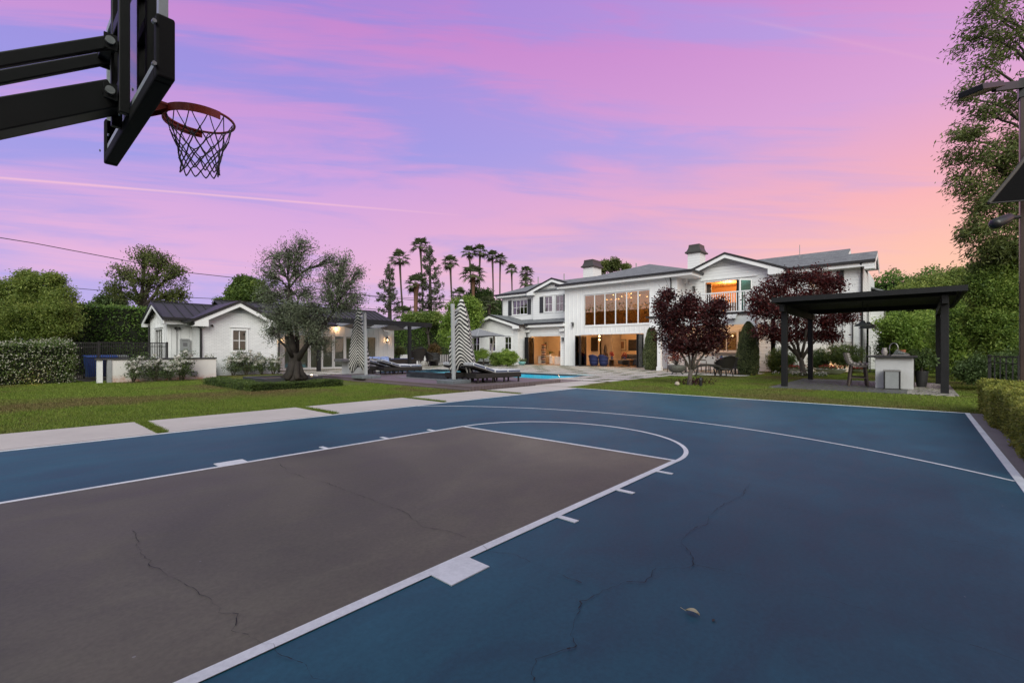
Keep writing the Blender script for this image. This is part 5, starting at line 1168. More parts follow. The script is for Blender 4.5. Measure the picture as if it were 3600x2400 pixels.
# hedge and trees behind the guest patio
hy=36.5;q=PY(*k(4,150,630),hy);q2=PY(*k(4,740,650),hy)
hedge('clipped_hedge','clipped green hedge behind the white patio wall and dark fence','hedge',q[0]-4,q2[0]+7,hy,hy+1.6,(q[2]+q2[2])/2,24000,.17,G_hedge,rough=.15,faces='yZ',top=.1)
q=PD(*k(4,950,1000),43);q[2]=0
B=[blob(4,930,480,150,110,43),blob(4,1060,430,110,90,43),blob(4,840,620,130,130,43),blob(4,1000,680,150,150,43),blob(4,780,800,100,100,43),blob(4,900,850,160,100,42),blob(4,1100,560,90,120,43)]
tree('leafy_tree','leafy mid green tree behind the striped umbrella','tree',q,q+[0,0,1.6],B,.2,None,G_bright,M_barkd,clumps=80,per=45,cr=.36,ln=.24,asp=.5,twigs=.1,group='trees beyond the fences',p=3)
for i,(a,lab) in enumerate((((1100,330,80,110),'dark upright conifer left of the stout palm trunk'),((1240,330,90,120),'dark upright conifer behind the tall palms'),((1390,440,50,60),'small dark conifer close to the left corner of the main house'))):
    q=PD(*k(4,a[0],900),64);q[2]=0
    tree('dark_conifer',lab,'tree',q,PD(*k(4,a[0],a[1]+a[3]),64),[blob(4,*a,64),blob(4,a[0]-20,a[1]+a[3]*.8,a[2],a[3],64),blob(4,a[0]+30,a[1]+a[3]*1.5,a[2],a[3],64)],.2,None,G_dark,M_barkd,clumps=60,per=45,cr=.45,ln=.36,group='trees beyond the fences',p=3,twigs=.1)
q=PD(*k(4,540,800),50);q[2]=0
tree('green_shrub','loose green shrubs growing over the patio hedge','shrub',q,q+[0,0,3],[blob(4,500,590,140,55,50),blob(4,620,580,80,60,50),blob(4,330,590,100,50,50)],.12,None,leafmat('loose_leaf',(.03,.055,.012),(.08,.12,.026),(.16,.19,.05),.35),M_barkd,clumps=60,per=40,cr=.4,ln=.28,p=3,twigs=.1)
q=PD(*k(5,1400,600),62);q[2]=0
tree('rear_tree','round leafy tree showing over the roof right of the front chimney','tree',q,PD(*k(5,1400,340),62),[blob(5,1350,250,60,55,62),blob(5,1440,250,80,60,62),blob(5,1310,300,50,50,62),blob(5,1570,280,40,25,62)],.2,None,G_tall,M_barkd,clumps=45,per=40,cr=.36,ln=.3,group='trees beyond the fences')
# ---- palms
def fan_crown(seed,nf=22,droop=.38,R_=1.85):
    r=np.random.default_rng(seed);V=[]
    for i in range(nf):
        az_=i*2.39996+r.uniform(-.3,.3);e=math.radians(78-112*((i+.5)/nf)**.9+r.uniform(-10,10))
        d=np.array([math.cos(az_)*math.cos(e),math.sin(az_)*math.cos(e),math.sin(e)]);s=np.array([-math.sin(az_),math.cos(az_),0]);n=np.cross(s,d)
        pl_=R_*r.uniform(.40,.55);fr=R_*r.uniform(.50,.62);c=d*pl_+np.array([0,0,-.05*pl_])
        w=s*.02;V+= [-w,w,c+w,c-w]
        for j in range(13):
            t_=math.radians(-100+200*j/12);l=fr*(1-.25*abs(t_)/1.8)*r.uniform(.85,1.1)
            b=d*math.cos(t_)+s*math.sin(t_);b=b+n*.12*math.cos(t_*2);m1=c+b*l*.55;tip=c+b*l+np.array([0,0,-droop*l*r.uniform(.5,1.)])
            ww=np.cross(b,n);ww/=np.linalg.norm(ww);ww*=fr*.085
            V+= [c,m1+ww,tip,m1-ww]
    me=bpy.data.meshes.new('crown');V=np.array(V,np.float32);N=len(V)//4
    me.vertices.add(4*N);me.vertices.foreach_set('co',V.ravel());me.loops.add(4*N);me.loops.foreach_set('vertex_index',np.arange(4*N,dtype=np.int32));me.polygons.add(N);me.polygons.foreach_set('loop_start',np.arange(0,4*N,4,dtype=np.int32));me.polygons.foreach_set('loop_total',np.full(N,4,np.int32));me.materials.append(G_palm);me.update(calc_edges=True);return me
crowns=[fan_crown(s) for s in(1,2,3)]
M_palmt=mat('palm_trunk',(.075,.055,.045),.9,.4,2,.5,12);M_palmr=mat('reddish_palm_trunk',(.15,.075,.045),.9,.4,2,.5,10)
def palm(cx,cy,bx_,by,cr_px,t,r,label,mt=M_palmt,seed=0,bulge=1.0,kk=9):
    c=PD(*k(kk,cx,cy),t);b=PD(*k(kk,bx_,by),t);d=c-b;b0=b-d*(b[2]/max(d[2],1e-3)) if abs(d[0])+abs(d[1])<d[2]*.5 else np.array([b[0],b[1],0])
    o=thing('palm_tree',label,'palm',b0,'palms beyond the garden')
    nn=8;pts=[];rd=[]
    for i in range(nn+1):
        f=i/nn;cv=(f-.5)**2*4-1;pts.append(b0+(c-b0)*f+RT*cv*.012*np.linalg.norm(c-b0)*(1 if seed%2 else -1));rd.append(r*.62*(1.25-.4*f) if f>.05 else r*.85)
    rd[-1]=r*1.05;rd[-2]=r*.7
    MB().tube(pts,rd,9).build('trunk',mt,o,smooth=True,fix=False)
    h=bpy.data.objects.new('crown',crowns[seed%3]);COL.objects.link(h);h.parent=o;h.location=Vector((c-b0).tolist());s=cr_px*CR[kk][2]*t/F/1.35;h.scale=(s,s,s*.95);h.rotation_euler=(0,0,seed*1.3)
    return o
palm(412,350,470,1060,125,70,.22,'tall slender palm leaning left, leftmost of the palms',seed=1)
palm(695,175,710,1100,118,72,.22,'tallest palm, its slim trunk passing before the lacy conifer',seed=2)
palm(1108,400,1145,890,108,70,.22,'palm with drooping fronds standing alone right of the lacy conifers',seed=3)
palm(1370,265,1385,880,100,74,.2,'tall palm directly above the stout drooping palm',seed=4)
palm(1520,250,1530,880,98,74,.2,'second tall palm right of the stout drooping palm',seed=5)
palm(1688,320,1685,880,90,74,.2,'tall palm with ivy round its foot left of the main house',seed=6)
palm(1800,360,1810,1000,85,74,.18,'tall slim palm whose trunk meets the left house corner',seed=7)
palm(1953,500,1950,780,80,74,.17,'palm standing over the left end of the main house roof',seed=8)
palm(2160,540,2150,760,95,66,.2,'broad palm close above the main house roof',seed=9)
palm(2160,680,2150,800,90,62,.2,'low pale palm half hidden by the main house roof',seed=10)
palm(640,700,645,1130,140,58,.42,'short stout palm with a thick reddish trunk beside the lacy conifer',M_palmr,seed=11)
palm(1420,570,1415,900,155,60,.32,'stout palm with a wide drooping crown behind the striped umbrella',M_palmr,seed=12)
palm(1232,850,1232,1000,110,56,.25,'low palm crown showing above the leafy green tree',seed=13)
palm(1640,980,1640,1120,120,54,.25,'low palm beside the left corner of the main house',seed=14)
palm(470,1120,470,1250,135,52,.3,'low spiky palm over the end of the guest house roof',seed=15)
# lacy conifers
def lacy(cx,top,bot,hw_,t,label,seed):
    b=PD(*k(9,cx,bot),t);a=PD(*k(9,cx,top),t);b0=np.array([b[0],b[1],0.]);o=thing('lacy_conifer',label,'tree',b0,'trees beyond the fences');m=MB()
    m.tube([b0,(b0+a)/2+[.1,.05,0],a],[.38,.26,.05],8);H_=a[2];s=CR[9][2]*t/F;Ps=[]
    zb_=b[2];z=zb_+ .5;r=np.random.default_rng(seed);az_=0
    while z<H_-.2:
        f=(z-zb_)/(H_-zb_);L=hw_*s*(1-f**1.6)*.95*r.uniform(.6,1.1)+.3;az_+=2.4+r.uniform(-.4,.4);cc=b0+(a-b0)*(z/H_)
        d=np.array([math.cos(az_),math.sin(az_),0]);pts=[cc,cc+d*L*.5+[0,0,-.05*L],cc+d*L+[0,0,.18*L]];m.tube(pts,[.07*(1-f)+.03,.05*(1-f)+.02,.02],5)
        for q in range(int(5+L*4)):
            g=r.uniform(.35,1.05);p_=pts[0]*(1-g)+pts[2]*g+np.array([r.normal()*.22*L*.5,r.normal()*.22*L*.5,r.normal()*.15+ (g-1)*g*.2*L]);Ps.append(p_)
            m.tube([pts[0]*(1-g*.8)+pts[2]*g*.8,p_],[.022,.012],4)
        z+=r.uniform(.16,.34)
    P=np.array(Ps);P=np.repeat(P,16,0)+NR.normal(size=(len(P)*16,3))*np.array([.11,.11,.13])
    m.build('trunk',M_barkd,o,fix=False);npmesh('crown',leafV(P,.26,.10),4,G_con,o)
lacy(270,430,1130,165,62,'smaller lacy conifer with tufted branches left of the palms',1)
lacy(828,180,1120,230,62,'tall lacy conifer with tufted branches crossing behind the tallest palm',2)
# ---- olive tree
M_olb=mat('olive_bark',(.040,.032,.027),.95,.75,3,1.,16)
ob=np.array([0,0,0.]);q=PD(*k(3,495,1370),17.9);q[2]=.15
T=17.9
B=[blob(3,430,250,150,110,T),blob(3,560,190,110,110,T),blob(3,300,330,130,120,T),blob(3,250,480,90,110,T),blob(3,540,420,130,120,T),blob(3,420,620,120,110,T,.3),blob(3,290,650,140,100,T,-.4),blob(3,800,470,110,100,T,.4),blob(3,900,420,110,120,T),blob(3,960,560,130,100,T,-.3),blob(3,800,640,170,120,T),blob(3,940,740,170,90,T),blob(3,650,760,170,100,T,-.4),blob(3,400,780,150,90,T,.4),blob(3,740,900,150,80,T,.5),blob(3,280,960,80,90,T),blob(3,1060,430,50,50,T),blob(3,830,300,50,70,T),blob(3,960,300,40,60,T),blob(3,1060,660,70,70,T),blob(3,740,1080,80,80,T,.3),blob(3,540,800,120,90,T,-.5),blob(3,600,620,90,90,T,.3),blob(3,380,900,90,70,T,-.5),blob(3,570,900,110,70,T,-.6),blob(3,650,1000,90,60,T,-.5),blob(3,330,820,100,70,T,-.4),blob(3,470,740,120,80,T,-.6)]
ol=thing('olive_tree','old gnarled olive tree with two leaning limbs in the square planter','tree',q);m=MB()
def P3(x,y,dt=0): return PD(*k(3,x,y),T+dt)
m.tube([P3(495,1400),P3(490,1370),P3(490,1300),P3(485,1220),P3(490,1150)],[.42,.30,.215,.19,.18],14)
for a in range(7):
    an=a*.9;m.tube([P3(490,1372)+np.array([math.cos(an)*.45,math.sin(an)*.45,-.06]),P3(490,1340)+np.array([math.cos(an)*.24,math.sin(an)*.24,0]),P3(488,1230)+np.array([math.cos(an+.4)*.14,math.sin(an+.4)*.14,0])],[.10,.12,.09],7)
L1=[P3(480,1180),P3(455,1050),P3(440,900),P3(430,740),P3(430,560)];m.tube(L1,[.165,.13,.095,.065,.04],9)
L2=[P3(510,1210),P3(590,1090),P3(680,960),P3(770,880),P3(840,780)];m.tube(L2,[.13,.10,.08,.06,.04],9)
L3=[P3(500,1170,.2),P3(510,1000,.4),P3(490,850,.5),P3(520,650,.5)];m.tube(L3,[.12,.09,.065,.04],8)
L4=[P3(460,1180,-.2),P3(420,1100,-.4),P3(370,1060,-.5),P3(300,960,-.5)];m.tube(L4,[.08,.06,.04,.02],7)
Ls=[L1,L2,L3,L4];Ps=[];Ds=[]
for c,r in B:
    r=r*1.22
    j=min(((np.linalg.norm(p_-c),p_) for L in Ls for p_ in L[1:]),key=lambda z:z[0])[1]
    pts=limb(m,j,c+np.array([0,0,r[2]*.5]),.042,.014,6,.08,.04)
    K=int(40*(r[0]*r[2])**.5/.9)+7
    for e in ell(c,r,K,1.7):
        s_=pts[NR.integers(2,7)];tw=limb(m,s_,e,.018,.006,3,.08,.06);d=(e-s_);L_=np.linalg.norm(d);d/=L_+1e-9;d[2]+=.35
        n_=38;f=NR.uniform(.3,1.3,(n_,1));Ps.append(s_+(e-s_)*f+NR.normal(size=(n_,3))*.12);Ds.append(np.tile(d,(n_,1)))
m.build('trunk',M_olb,ol,smooth=True,fix=False);P=np.concatenate(Ps);npmesh('crown',leafV(P,.10,.026,0,np.concatenate(Ds)*.8),4,G_olive,ol)
# box hedge round the planter
h0=G(*k(3,85,1500));h1=G(*k(3,925,1455));hyf=(h0[1]+h1[1])/2
hx0,hx1=PY(*k(3,80,1450),hyf)[0],PY(*k(3,930,1430),hyf)[0];hz=PY(*k(3,500,1412),hyf+.2)[2]
hedge('box_hedge','low clipped box hedge along the front of the olive planter','hedge',hx0,hx1,hyf,hyf+.55,hz,15000,.045,G_boxd,rough=.03,core=.05,top=.03)
hedge('box_hedge','short end of the low box hedge turning back along the left of the planter','hedge',hx0,hx0+.5,hyf+.56,PLN[3],hz,9000,.045,G_boxd,rough=.03,core=.05,top=.03)
# ---- purple plums
q=G(*k(6,640,1432));T=q[0]*0+((q-CAM)@FW)
B=[blob(6,420,760,150,130,T),blob(6,620,690,170,120,T),blob(6,850,720,150,110,T),blob(6,470,930,150,140,T),blob(6,700,900,220,170,T),blob(6,900,900,130,140,T),blob(6,560,1050,160,70,T),blob(6,800,1040,150,60,T),blob(6,350,650,70,60,T),blob(6,940,640,70,60,T),blob(6,420,540,35,40,T),blob(6,630,600,70,50,T)]
o=thing('plum_tree','smaller purple leaved plum tree on the lawn by the court','tree',q,'purple plum trees');m=MB()
def P6(x,y,dt=0): return PD(*k(6,x,y),T+dt)
m.tube([q-[0,0,.08],P6(640,1400),P6(645,1340),P6(655,1280)],[.12,.085,.075,.08],9)
Ps=[]
st=[[P6(650,1290),P6(600,1190),P6(560,1120),P6(450,960)],[P6(655,1290),P6(640,1180,.1),P6(620,1060,.1),P6(580,850,.1)],[P6(660,1290),P6(690,1190,-.1),P6(720,1080,-.1),P6(720,860,-.1)],[P6(665,1290),P6(730,1190),P6(790,1120),P6(900,930)],[P6(655,1300,.1),P6(670,1160,.25),P6(680,1000,.3),P6(640,750,.2)]]
for L in st: m.tube(L,[.05,.042,.034,.015],7)
for x,y in((330,430),(420,500),(385,350),(745,500),(1010,490),(560,470)): limb(m,P6(560 if x<600 else 760,760),P6(x,y),.014,.004,5,.05)
for c,r in B:
    j=min(((np.linalg.norm(p_-c),p_) for L in st for p_ in L[1:]),key=lambda z:z[0])[1]
    pts=limb(m,j,c,.025,.01,5,.06);K=int(42*(r[0]*r[2])**.5/.8)+7
    for e in ell(c,r,K,2.6):
        if NR.uniform()<.5: limb(m,pts[NR.integers(2,6)],e,.010,.004,3,.08)
        Ps.append(e+NR.normal(size=(52,3))*np.array([.14,.14,.11]))
m.build('trunk',M_barkp,o,smooth=True,fix=False);npmesh('crown',leafV(np.concatenate(Ps),.10,.05,.35),4,G_plum,o)
q=G(*k(7,640,1345));T=(q-CAM)@FW
def P7(x,y,dt=0): return PD(*k(7,x,y),T+dt)
B=[blob(7,330,480,140,110,T),blob(7,560,380,150,110,T),blob(7,780,350,170,90,T),blob(7,930,430,120,100,T),blob(7,200,570,110,110,T),blob(7,260,700,130,110,T),blob(7,450,620,170,130,T),blob(7,700,560,200,130,T),blob(7,900,620,150,100,T),blob(7,300,900,140,90,T),blob(7,560,800,200,120,T),blob(7,850,800,200,100,T),blob(7,1050,740,100,80,T),blob(7,700,940,200,80,T,.3),blob(7,900,940,90,60,T),blob(7,440,940,110,70,T)]
o=thing('plum_tree','larger dark red leaved plum tree behind the pergola near the house','tree',q,'purple plum trees');m=MB()
m.tube([q-[0,0,.1],P7(632,1280),P7(620,1200),P7(605,1160)],[.2,.13,.11,.11],9)
st=[[P7(600,1180),P7(540,1040),P7(440,880),P7(330,640)],[P7(605,1180),P7(580,1000,.2),P7(560,760,.2),P7(550,480,.2)],[P7(612,1180),P7(650,1020,-.2),P7(680,800,-.2),P7(760,450,-.2)],[P7(615,1190),P7(700,1050),P7(830,920),P7(940,820)],[P7(590,1150,.3),P7(480,1040,.4),P7(370,960,.4),P7(280,900,.4)]]
for L in st: m.tube(L,[.085,.065,.05,.02],7)
Ps=[]
for c,r in B:
    j=min(((np.linalg.norm(p_-c),p_) for L in st for p_ in L[1:]),key=lambda z:z[0])[1]
    pts=limb(m,j,c,.035,.012,5,.06);K=int(37*(r[0]*r[2])**.5/1.)+7
    for e in ell(c,r,K,2.4):
        if NR.uniform()<.5: limb(m,pts[NR.integers(2,6)],e,.012,.005,3,.08)
        Ps.append(e+NR.normal(size=(48,3))*np.array([.18,.18,.13]))
m.build('trunk',M_barkp,o,smooth=True,fix=False);npmesh('crown',leafV(np.concatenate(Ps),.13,.062,.25),4,G_plum2,o)
# ---- clipped cypress cones by the porch
def cone(base,h,r,label):
    o=thing('cypress_cone',label,'shrub',base,'clipped cypress cones at the porch');n=12000;f=NR.uniform(0,1,n)**1.15;an=NR.uniform(0,6.283,n)
    prof=r*np.clip(np.interp(f,[0,.12,.35,.7,.9,1],[.72,.92,1,.80,.48,.12]),0,1)*(1+.07*np.sin(an*3+f*7)+.05*np.sin(an*7-f*15));rr_=prof*(1+NR.normal(size=n)*.05-.02)
    P=np.stack([base[0]+rr_*np.cos(an),base[1]+rr_*np.sin(an),base[2]+.05+f*h],1);D_=np.stack([np.cos(an)*.4,np.sin(an)*.4,np.full(n,.5)],1)
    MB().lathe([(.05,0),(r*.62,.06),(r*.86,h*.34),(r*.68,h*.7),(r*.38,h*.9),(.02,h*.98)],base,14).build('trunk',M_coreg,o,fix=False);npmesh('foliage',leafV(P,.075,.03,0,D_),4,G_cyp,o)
a=G(*k(6,258,1285));b=PD(*k(6,278,850),(a-CAM)@FW);cone(a,b[2],.50,'clipped cypress cone left of the porch beside the folding doors')
a=G(*k(6,1228,1330));b=PD(*k(6,1235,808),(a-CAM)@FW);cone(a,b[2],.53,'clipped cypress cone right of the porch by the warm lit siding')
# ---- roses
def rose():
    o=thing('rose_bush','white rose','rose bush',(0,0,0),'white rose bushes');m=MB();Ps=[];Fl=[]
    for i in range(9):
        an=i*2.4;r_=NR.uniform(.10,.36);h=NR.uniform(.45,1.0);e=np.array([math.cos(an)*r_,math.sin(an)*r_,h]);p_=limb(m,(math.cos(an)*.03,math.sin(an)*.03,0),e,.013,.005,5,.08)
        for j in range(7):
            s_=p_[NR.integers(2,6)];q=s_+NR.normal(size=3)*np.array([.11,.11,.10]);limb(m,s_,q,.005,.003,2,.05);Ps.append(q+NR.normal(size=(19,3))*.07)
            if NR.uniform()<.34 and q[2]>.40: Fl.append(q+np.array([0,0,.05]))
        Fl.append(e)
    m.build('stems',mat('rose_cane',(.07,.06,.035),.8,.3,20),o,fix=False);npmesh('leaves',leafV(np.concatenate(Ps),.06,.036),4,G_rose,o)
    F_=[]
    for c in Fl:
        for j in range(NR.integers(1,4)):
            cc=c+NR.normal(size=3)*.035*(j>0);F_.append(cc+unit(26)*np.array([.046,.046,.034]))
    npmesh('flowers',leafV(np.concatenate(F_),.062,.058),4,M_petal,o);return o
rose_at=[((1,1222,1410),19.6,1.0,'leftmost white rose bush against the garden wall'),((1,1425,1400),19.62,1.08,'dense white rose bush before the middle of the garden wall'),((1,1555,1395),19.55,.8,'small low white rose bush between the two bigger ones on the garden wall'),((1,1660,1395),19.6,1.22,'tallest white rose bush at the right part of the garden wall'),((2,870,1300),22.2,.85,'white rose bush at the brick corner beside the black downspout'),((2,1010,1290),22.15,1.0,'white rose bush left of the gable window'),((2,1285,1285),22.1,1.15,'white rose bush reaching the left edge of the gable window sill'),((2,1450,1270),22.05,1.25,'white rose bush directly under the gable window'),((2,1640,1265),22.0,1.1,'white rose bush right of the gable window'),((2,1780,1260),21.95,1.05,'rightmost white rose bush near the second downspout')]
R0=rose()
for i,((n_,x,y),yy,sc,lab) in enumerate(rose_at):
    q=PY(*k(n_,x,y),yy);o=R0 if i==0 else dup(R0);place(o,(q[0],yy,-.02),i*1.9,sc);o['label']=lab
MB().box(3.9,x1+.4,19.3,20.08,-.03,-.008).box(x0+.05,x1+.4,21.8,22.63,-.03,-.006).build('flower_bed',M_soil,kind='structure')
# ---- shrubs near the house
def shrub(name,label,n_,x,y,rx,rz,t,lm,ln=.09,K=70,per=40,cat='shrub',group=None,asp=.3,cr=.16):
    base=PD(*k(n_,x,y+rz),t);base[2]=max(-.02,min(base[2],.2));c,r=blob(n_,x,y,rx,rz,t)
    return tree(name,label,cat,base,base+(c-base)*.45,[(c,r),(c+np.array([0,0,-r[2]*.3]),r*[.8,.8,.7])],.05,None,lm,M_barkd,clumps=K,per=per,cr=cr,ln=ln,asp=asp,twigs=.4,group=group,p=2.6,limbr=.5)
shrub('oleander_shrub','green shrub right of the warm uplight against the brick gable',4,1510,1065,125,95,37,G_bright,.16,110)
shrub('oleander_shrub','feathery shrub behind the right end of the patio sofa',4,1380,1080,90,80,37.5,leafmat('loose_leaf',(.03,.055,.012),(.08,.12,.026),(.16,.19,.05),.35),.16,60)
shrub('oleander_shrub','green shrub under the second window of the brick gable',4,1220,1020,60,50,38,G_bright,.14,45)
shrub('oleander_shrub','dark green shrub between the striped umbrella and the brick gable',4,1110,1040,70,65,38,G_bright,.14,55)
shrub('podocarpus_shrub','spiky green shrub left of the dark plum trunk beside the porch',7,420,1180,150,125,27,G_boxd,.13,120,asp=.2)
shrub('podocarpus_shrub','spreading green shrub right of the plum trunk near the trellis',7,1050,1130,180,105,26,leafmat('spiky_leaf',(.016,.026,.006),(.042,.060,.014),(.085,.105,.026),.2,clump=1.),.14,110,asp=.2)
shrub('low_shrub','dark low shrub with warm light on it beside the plum trunk',7,800,1180,90,110,27,G_dark,.12,70)
shrub('climbing_vine','sparse vine with yellow green leaves growing on the wall trellis',7,1030,900,110,110,29.5,leafmat('vine_leaf',(.03,.04,.012),(.07,.08,.025),(.12,.12,.04),.3),.11,34,per=20)
shrub('patio_croton','potted croton with red and yellow leaves on the guest patio',4,612,980,72,72,39,leafmat('croton_leaf',(.04,.03,.012),(.10,.06,.022),(.16,.11,.035),.3,clump=2.5),.2,60)
shrub('fence_shrub','small yellow green shrub at the corner of the guest house',4,185,990,50,50,39,leafmat('vine_leaf',(.03,.04,.012),(.07,.08,.025),(.12,.12,.04),.3),.18,34)
# ---- right boundary
hx=[7.2,9.6,11.3,12.9,14.55];zr_=PX(*k(8,1000,992),14.5)[2]
for i in range(4):
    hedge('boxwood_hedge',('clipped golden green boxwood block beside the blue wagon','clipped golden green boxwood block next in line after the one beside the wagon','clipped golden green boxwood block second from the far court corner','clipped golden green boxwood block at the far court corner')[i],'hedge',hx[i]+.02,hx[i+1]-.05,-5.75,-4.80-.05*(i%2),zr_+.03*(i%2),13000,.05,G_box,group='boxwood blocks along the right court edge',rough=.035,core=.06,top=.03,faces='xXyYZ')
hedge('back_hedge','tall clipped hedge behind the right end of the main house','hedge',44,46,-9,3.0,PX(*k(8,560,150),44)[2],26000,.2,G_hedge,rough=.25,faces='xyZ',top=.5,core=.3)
def mass(label,bl,t,lm,K,per,ln,cr,group='trees along the right boundary',base=None,name='boundary_tree',asp=.4):
    b=[blob(*x) if len(x)>5 else blob(*x,t) for x in bl];c=b[0][0];q=np.array([c[0],c[1],-.02]) if base is None else base
    return tree(name,label,'tree',q,q+[0,0,max(.6,c[2]*.45)],b,.14,None,lm,M_barkd,clumps=K,per=per,cr=cr,ln=ln,asp=asp,twigs=.12,group=group,p=3.2)
mass('bright green bushy tree behind the island counter',[(8,540,560,190,130),(8,420,680,160,130),(8,600,740,160,160),(8,330,560,110,110)],26,G_bright,120,55,.16,.3)
mass('dark green bushes low behind the trash can and pergola post',[(8,420,860,150,110),(8,620,880,140,90),(8,300,760,90,160)],27,G_dark,100,50,.15,.3)
mass('dense green tree behind the right pergola posts',[(8,900,470,190,110),(8,820,620,170,150),(8,1000,650,190,150),(8,860,800,190,120)],21,leafmat('mid_leaf',(.022,.046,.009),(.095,.150,.026),(.25,.31,.065),.42,clump=.55),130,55,.13,.28)
mass('hedge like tree with flowering top behind the pergola roof',[(8,620,230,180,70),(8,800,190,170,90),(8,480,290,160,60),(8,900,300,160,100)],30,G_yel,100,50,.17,.32)
mass('tall dark green tree behind the fence at the right edge',[(8,1150,300,190,190),(8,1250,480,170,170),(8,1100,520,180,140),(8,1200,700,200,150),(8,1320,300,160,250),(8,1130,120,150,130),(8,1270,60,150,180),(8,1010,230,110,110)],16,leafmat('mid_leaf2',(.022,.044,.008),(.095,.148,.028),(.25,.30,.07),.42,clump=.7),150,60,.10,.22)
mass('shaded shrubs at the foot of the fence behind the boxwood',[(8,1100,880,190,110),(8,1280,870,160,120),(8,930,920,90,60)],14.5,G_dark,110,50,.085,.18)
mass('low sunlit yellow green shrub at the lawn edge left of the iron fence',[(8,940,900,70,50),(8,880,930,50,40)],19.5,G_yel,40,40,.1,.15)
# tall loose tree at the right edge
T=15.5;q=PD(3640,1400,T);q[2]=0
B=[blob(10,560,120,190,120,T),blob(10,420,230,130,110,T),blob(10,640,260,120,120,T),blob(10,470,60,110,70,T),blob(10,440,420,110,80,T),blob(10,360,590,80,60,T),blob(10,460,690,110,60,T),blob(10,600,620,110,110,T),blob(10,330,840,100,50,T),blob(10,370,960,130,90,T),blob(10,360,1110,90,90,T),blob(10,560,960,110,100,T),blob(10,450,1230,110,100,T),blob(10,600,1120,120,130,T),blob(10,400,1400,90,90,T),blob(10,560,1330,130,130,T),blob(10,470,1510,110,80,T),blob(10,680,850,90,140,T),blob(10,640,1480,130,100,T),blob(10,690,1250,90,160,T),blob(10,600,1540,140,90,T),blob(10,690,600,80,140,T)]
o=thing('tall_tree','very tall loose leaved tree hanging over the right edge of the court','tree',q);m=MB();top=PD(3660,60,T)
tp=[q-[0,0,.1],q*.7+top*.3,q*.35+top*.65,top];m.tube(tp,[.26,.2,.13,.07],9);Ps=[];Ds=[]
for c,r in B:
    f=min(.95,max(.1,(c[2]-1.2)/top[2]));j=q+(top-q)*f;pts=limb(m,j,c,.06,.018,6,.05,.08);K=int((26 if c[2]>8.5 else 46)*(r[0]*r[2])**.5/.9)+6
    for e in ell(c,r,K,2.):
        s_=pts[NR.integers(2,7)]
        if NR.uniform()<.4: limb(m,s_,e,.009,.003,3,.08,.08)
        n_=36;d=(e-s_);d/=np.linalg.norm(d)+1e-9;d[2]-=.55;Ps.append(e+NR.normal(size=(n_,3))*np.array([.17,.17,.13]));Ds.append(np.tile(d,(n_,1)))
m.build('trunk',M_barkd,o,fix=False);npmesh('crown',leafV(np.concatenate(Ps),.15,.044,.25,np.concatenate(Ds)*.8),4,G_tall,o)
# overhead cables on the left
def cable(label,pts,t,r):
    Q_=[PD(u,v,tt) for (u,v),tt in zip(pts,t)];MB().tube(Q_,r,5).build('overhead_cable',M_dark,None,label,'cable','overhead cables',fix=False)
cable('thick overhead cable running down from the left edge to the dense tree',[(-60,826),(120,855),(420,912),(650,957),(950,990),(1310,1042),(1800,1085)],[38,40,44,48,52,58,70],.035)
cable('thin lower overhead cable behind the spreading tree',[(200,1008),(380,1023),(660,1046),(960,1058),(1330,1088),(1560,1098)],[60,60,60,60,60,60],.04)
cable('thin overhead cable reaching past the olive tree towards the palms',[(1180,1028),(1320,1040),(1480,1050),(1640,1056)],[75]*4,.035)

hedge('unseen_hedge','unseen very tall hedge added to shade the near court','hedge',-16,4.0,-9.4,-7.3,10,10000,.3,G_hedge,rough=.25,faces='xXyYZ',core=.25,top=.4)  # added out of view as a light blocker that darkens the near court
hedge('unseen_hedge','unseen very tall hedge added for the window reflections','hedge',-13,-11,8,64,9,12000,.35,G_hedge,rough=.3,faces='XZ',core=.3,top=1.2)  # added out of view so the tall window mirrors something dark
# ================================================================ FURNITURE AND SMALL THINGS
def stripemat(name,per,dark=(.012,.013,.018),light=(.56,.55,.53)):
    t=NT(name);a=t.add('ShaderNodeAttribute');a.attribute_name='stripe'
    f=t.math('FRACT',t.math('DIVIDE',a.outputs['Fac'],per));c=t.ramp(f,[(0,light),(.44,light),(.47,dark),(.97,dark),(1,light)])
    c=t.mix(1.,c,t.ramp(t.noise(3,4,.6),[(.3,(.85,.85,.85)),(.7,(1,1,1))]),'MULTIPLY');t.col(c);t.set(Roughness=.85);return t.m
M_cab=stripemat('cabana_stripe',.150)
def setattr_(o,vals):
    at=o.data.attributes.new('stripe','FLOAT','POINT');at.data.foreach_set('value',np.asarray(vals,np.float32))
M_mast=mat('grey_aluminium_mast',(.44,.46,.48),.45,.15,3,metal=.1);M_tile=mat('grey_weight_slab',(.17,.19,.21),.6,.3,5)
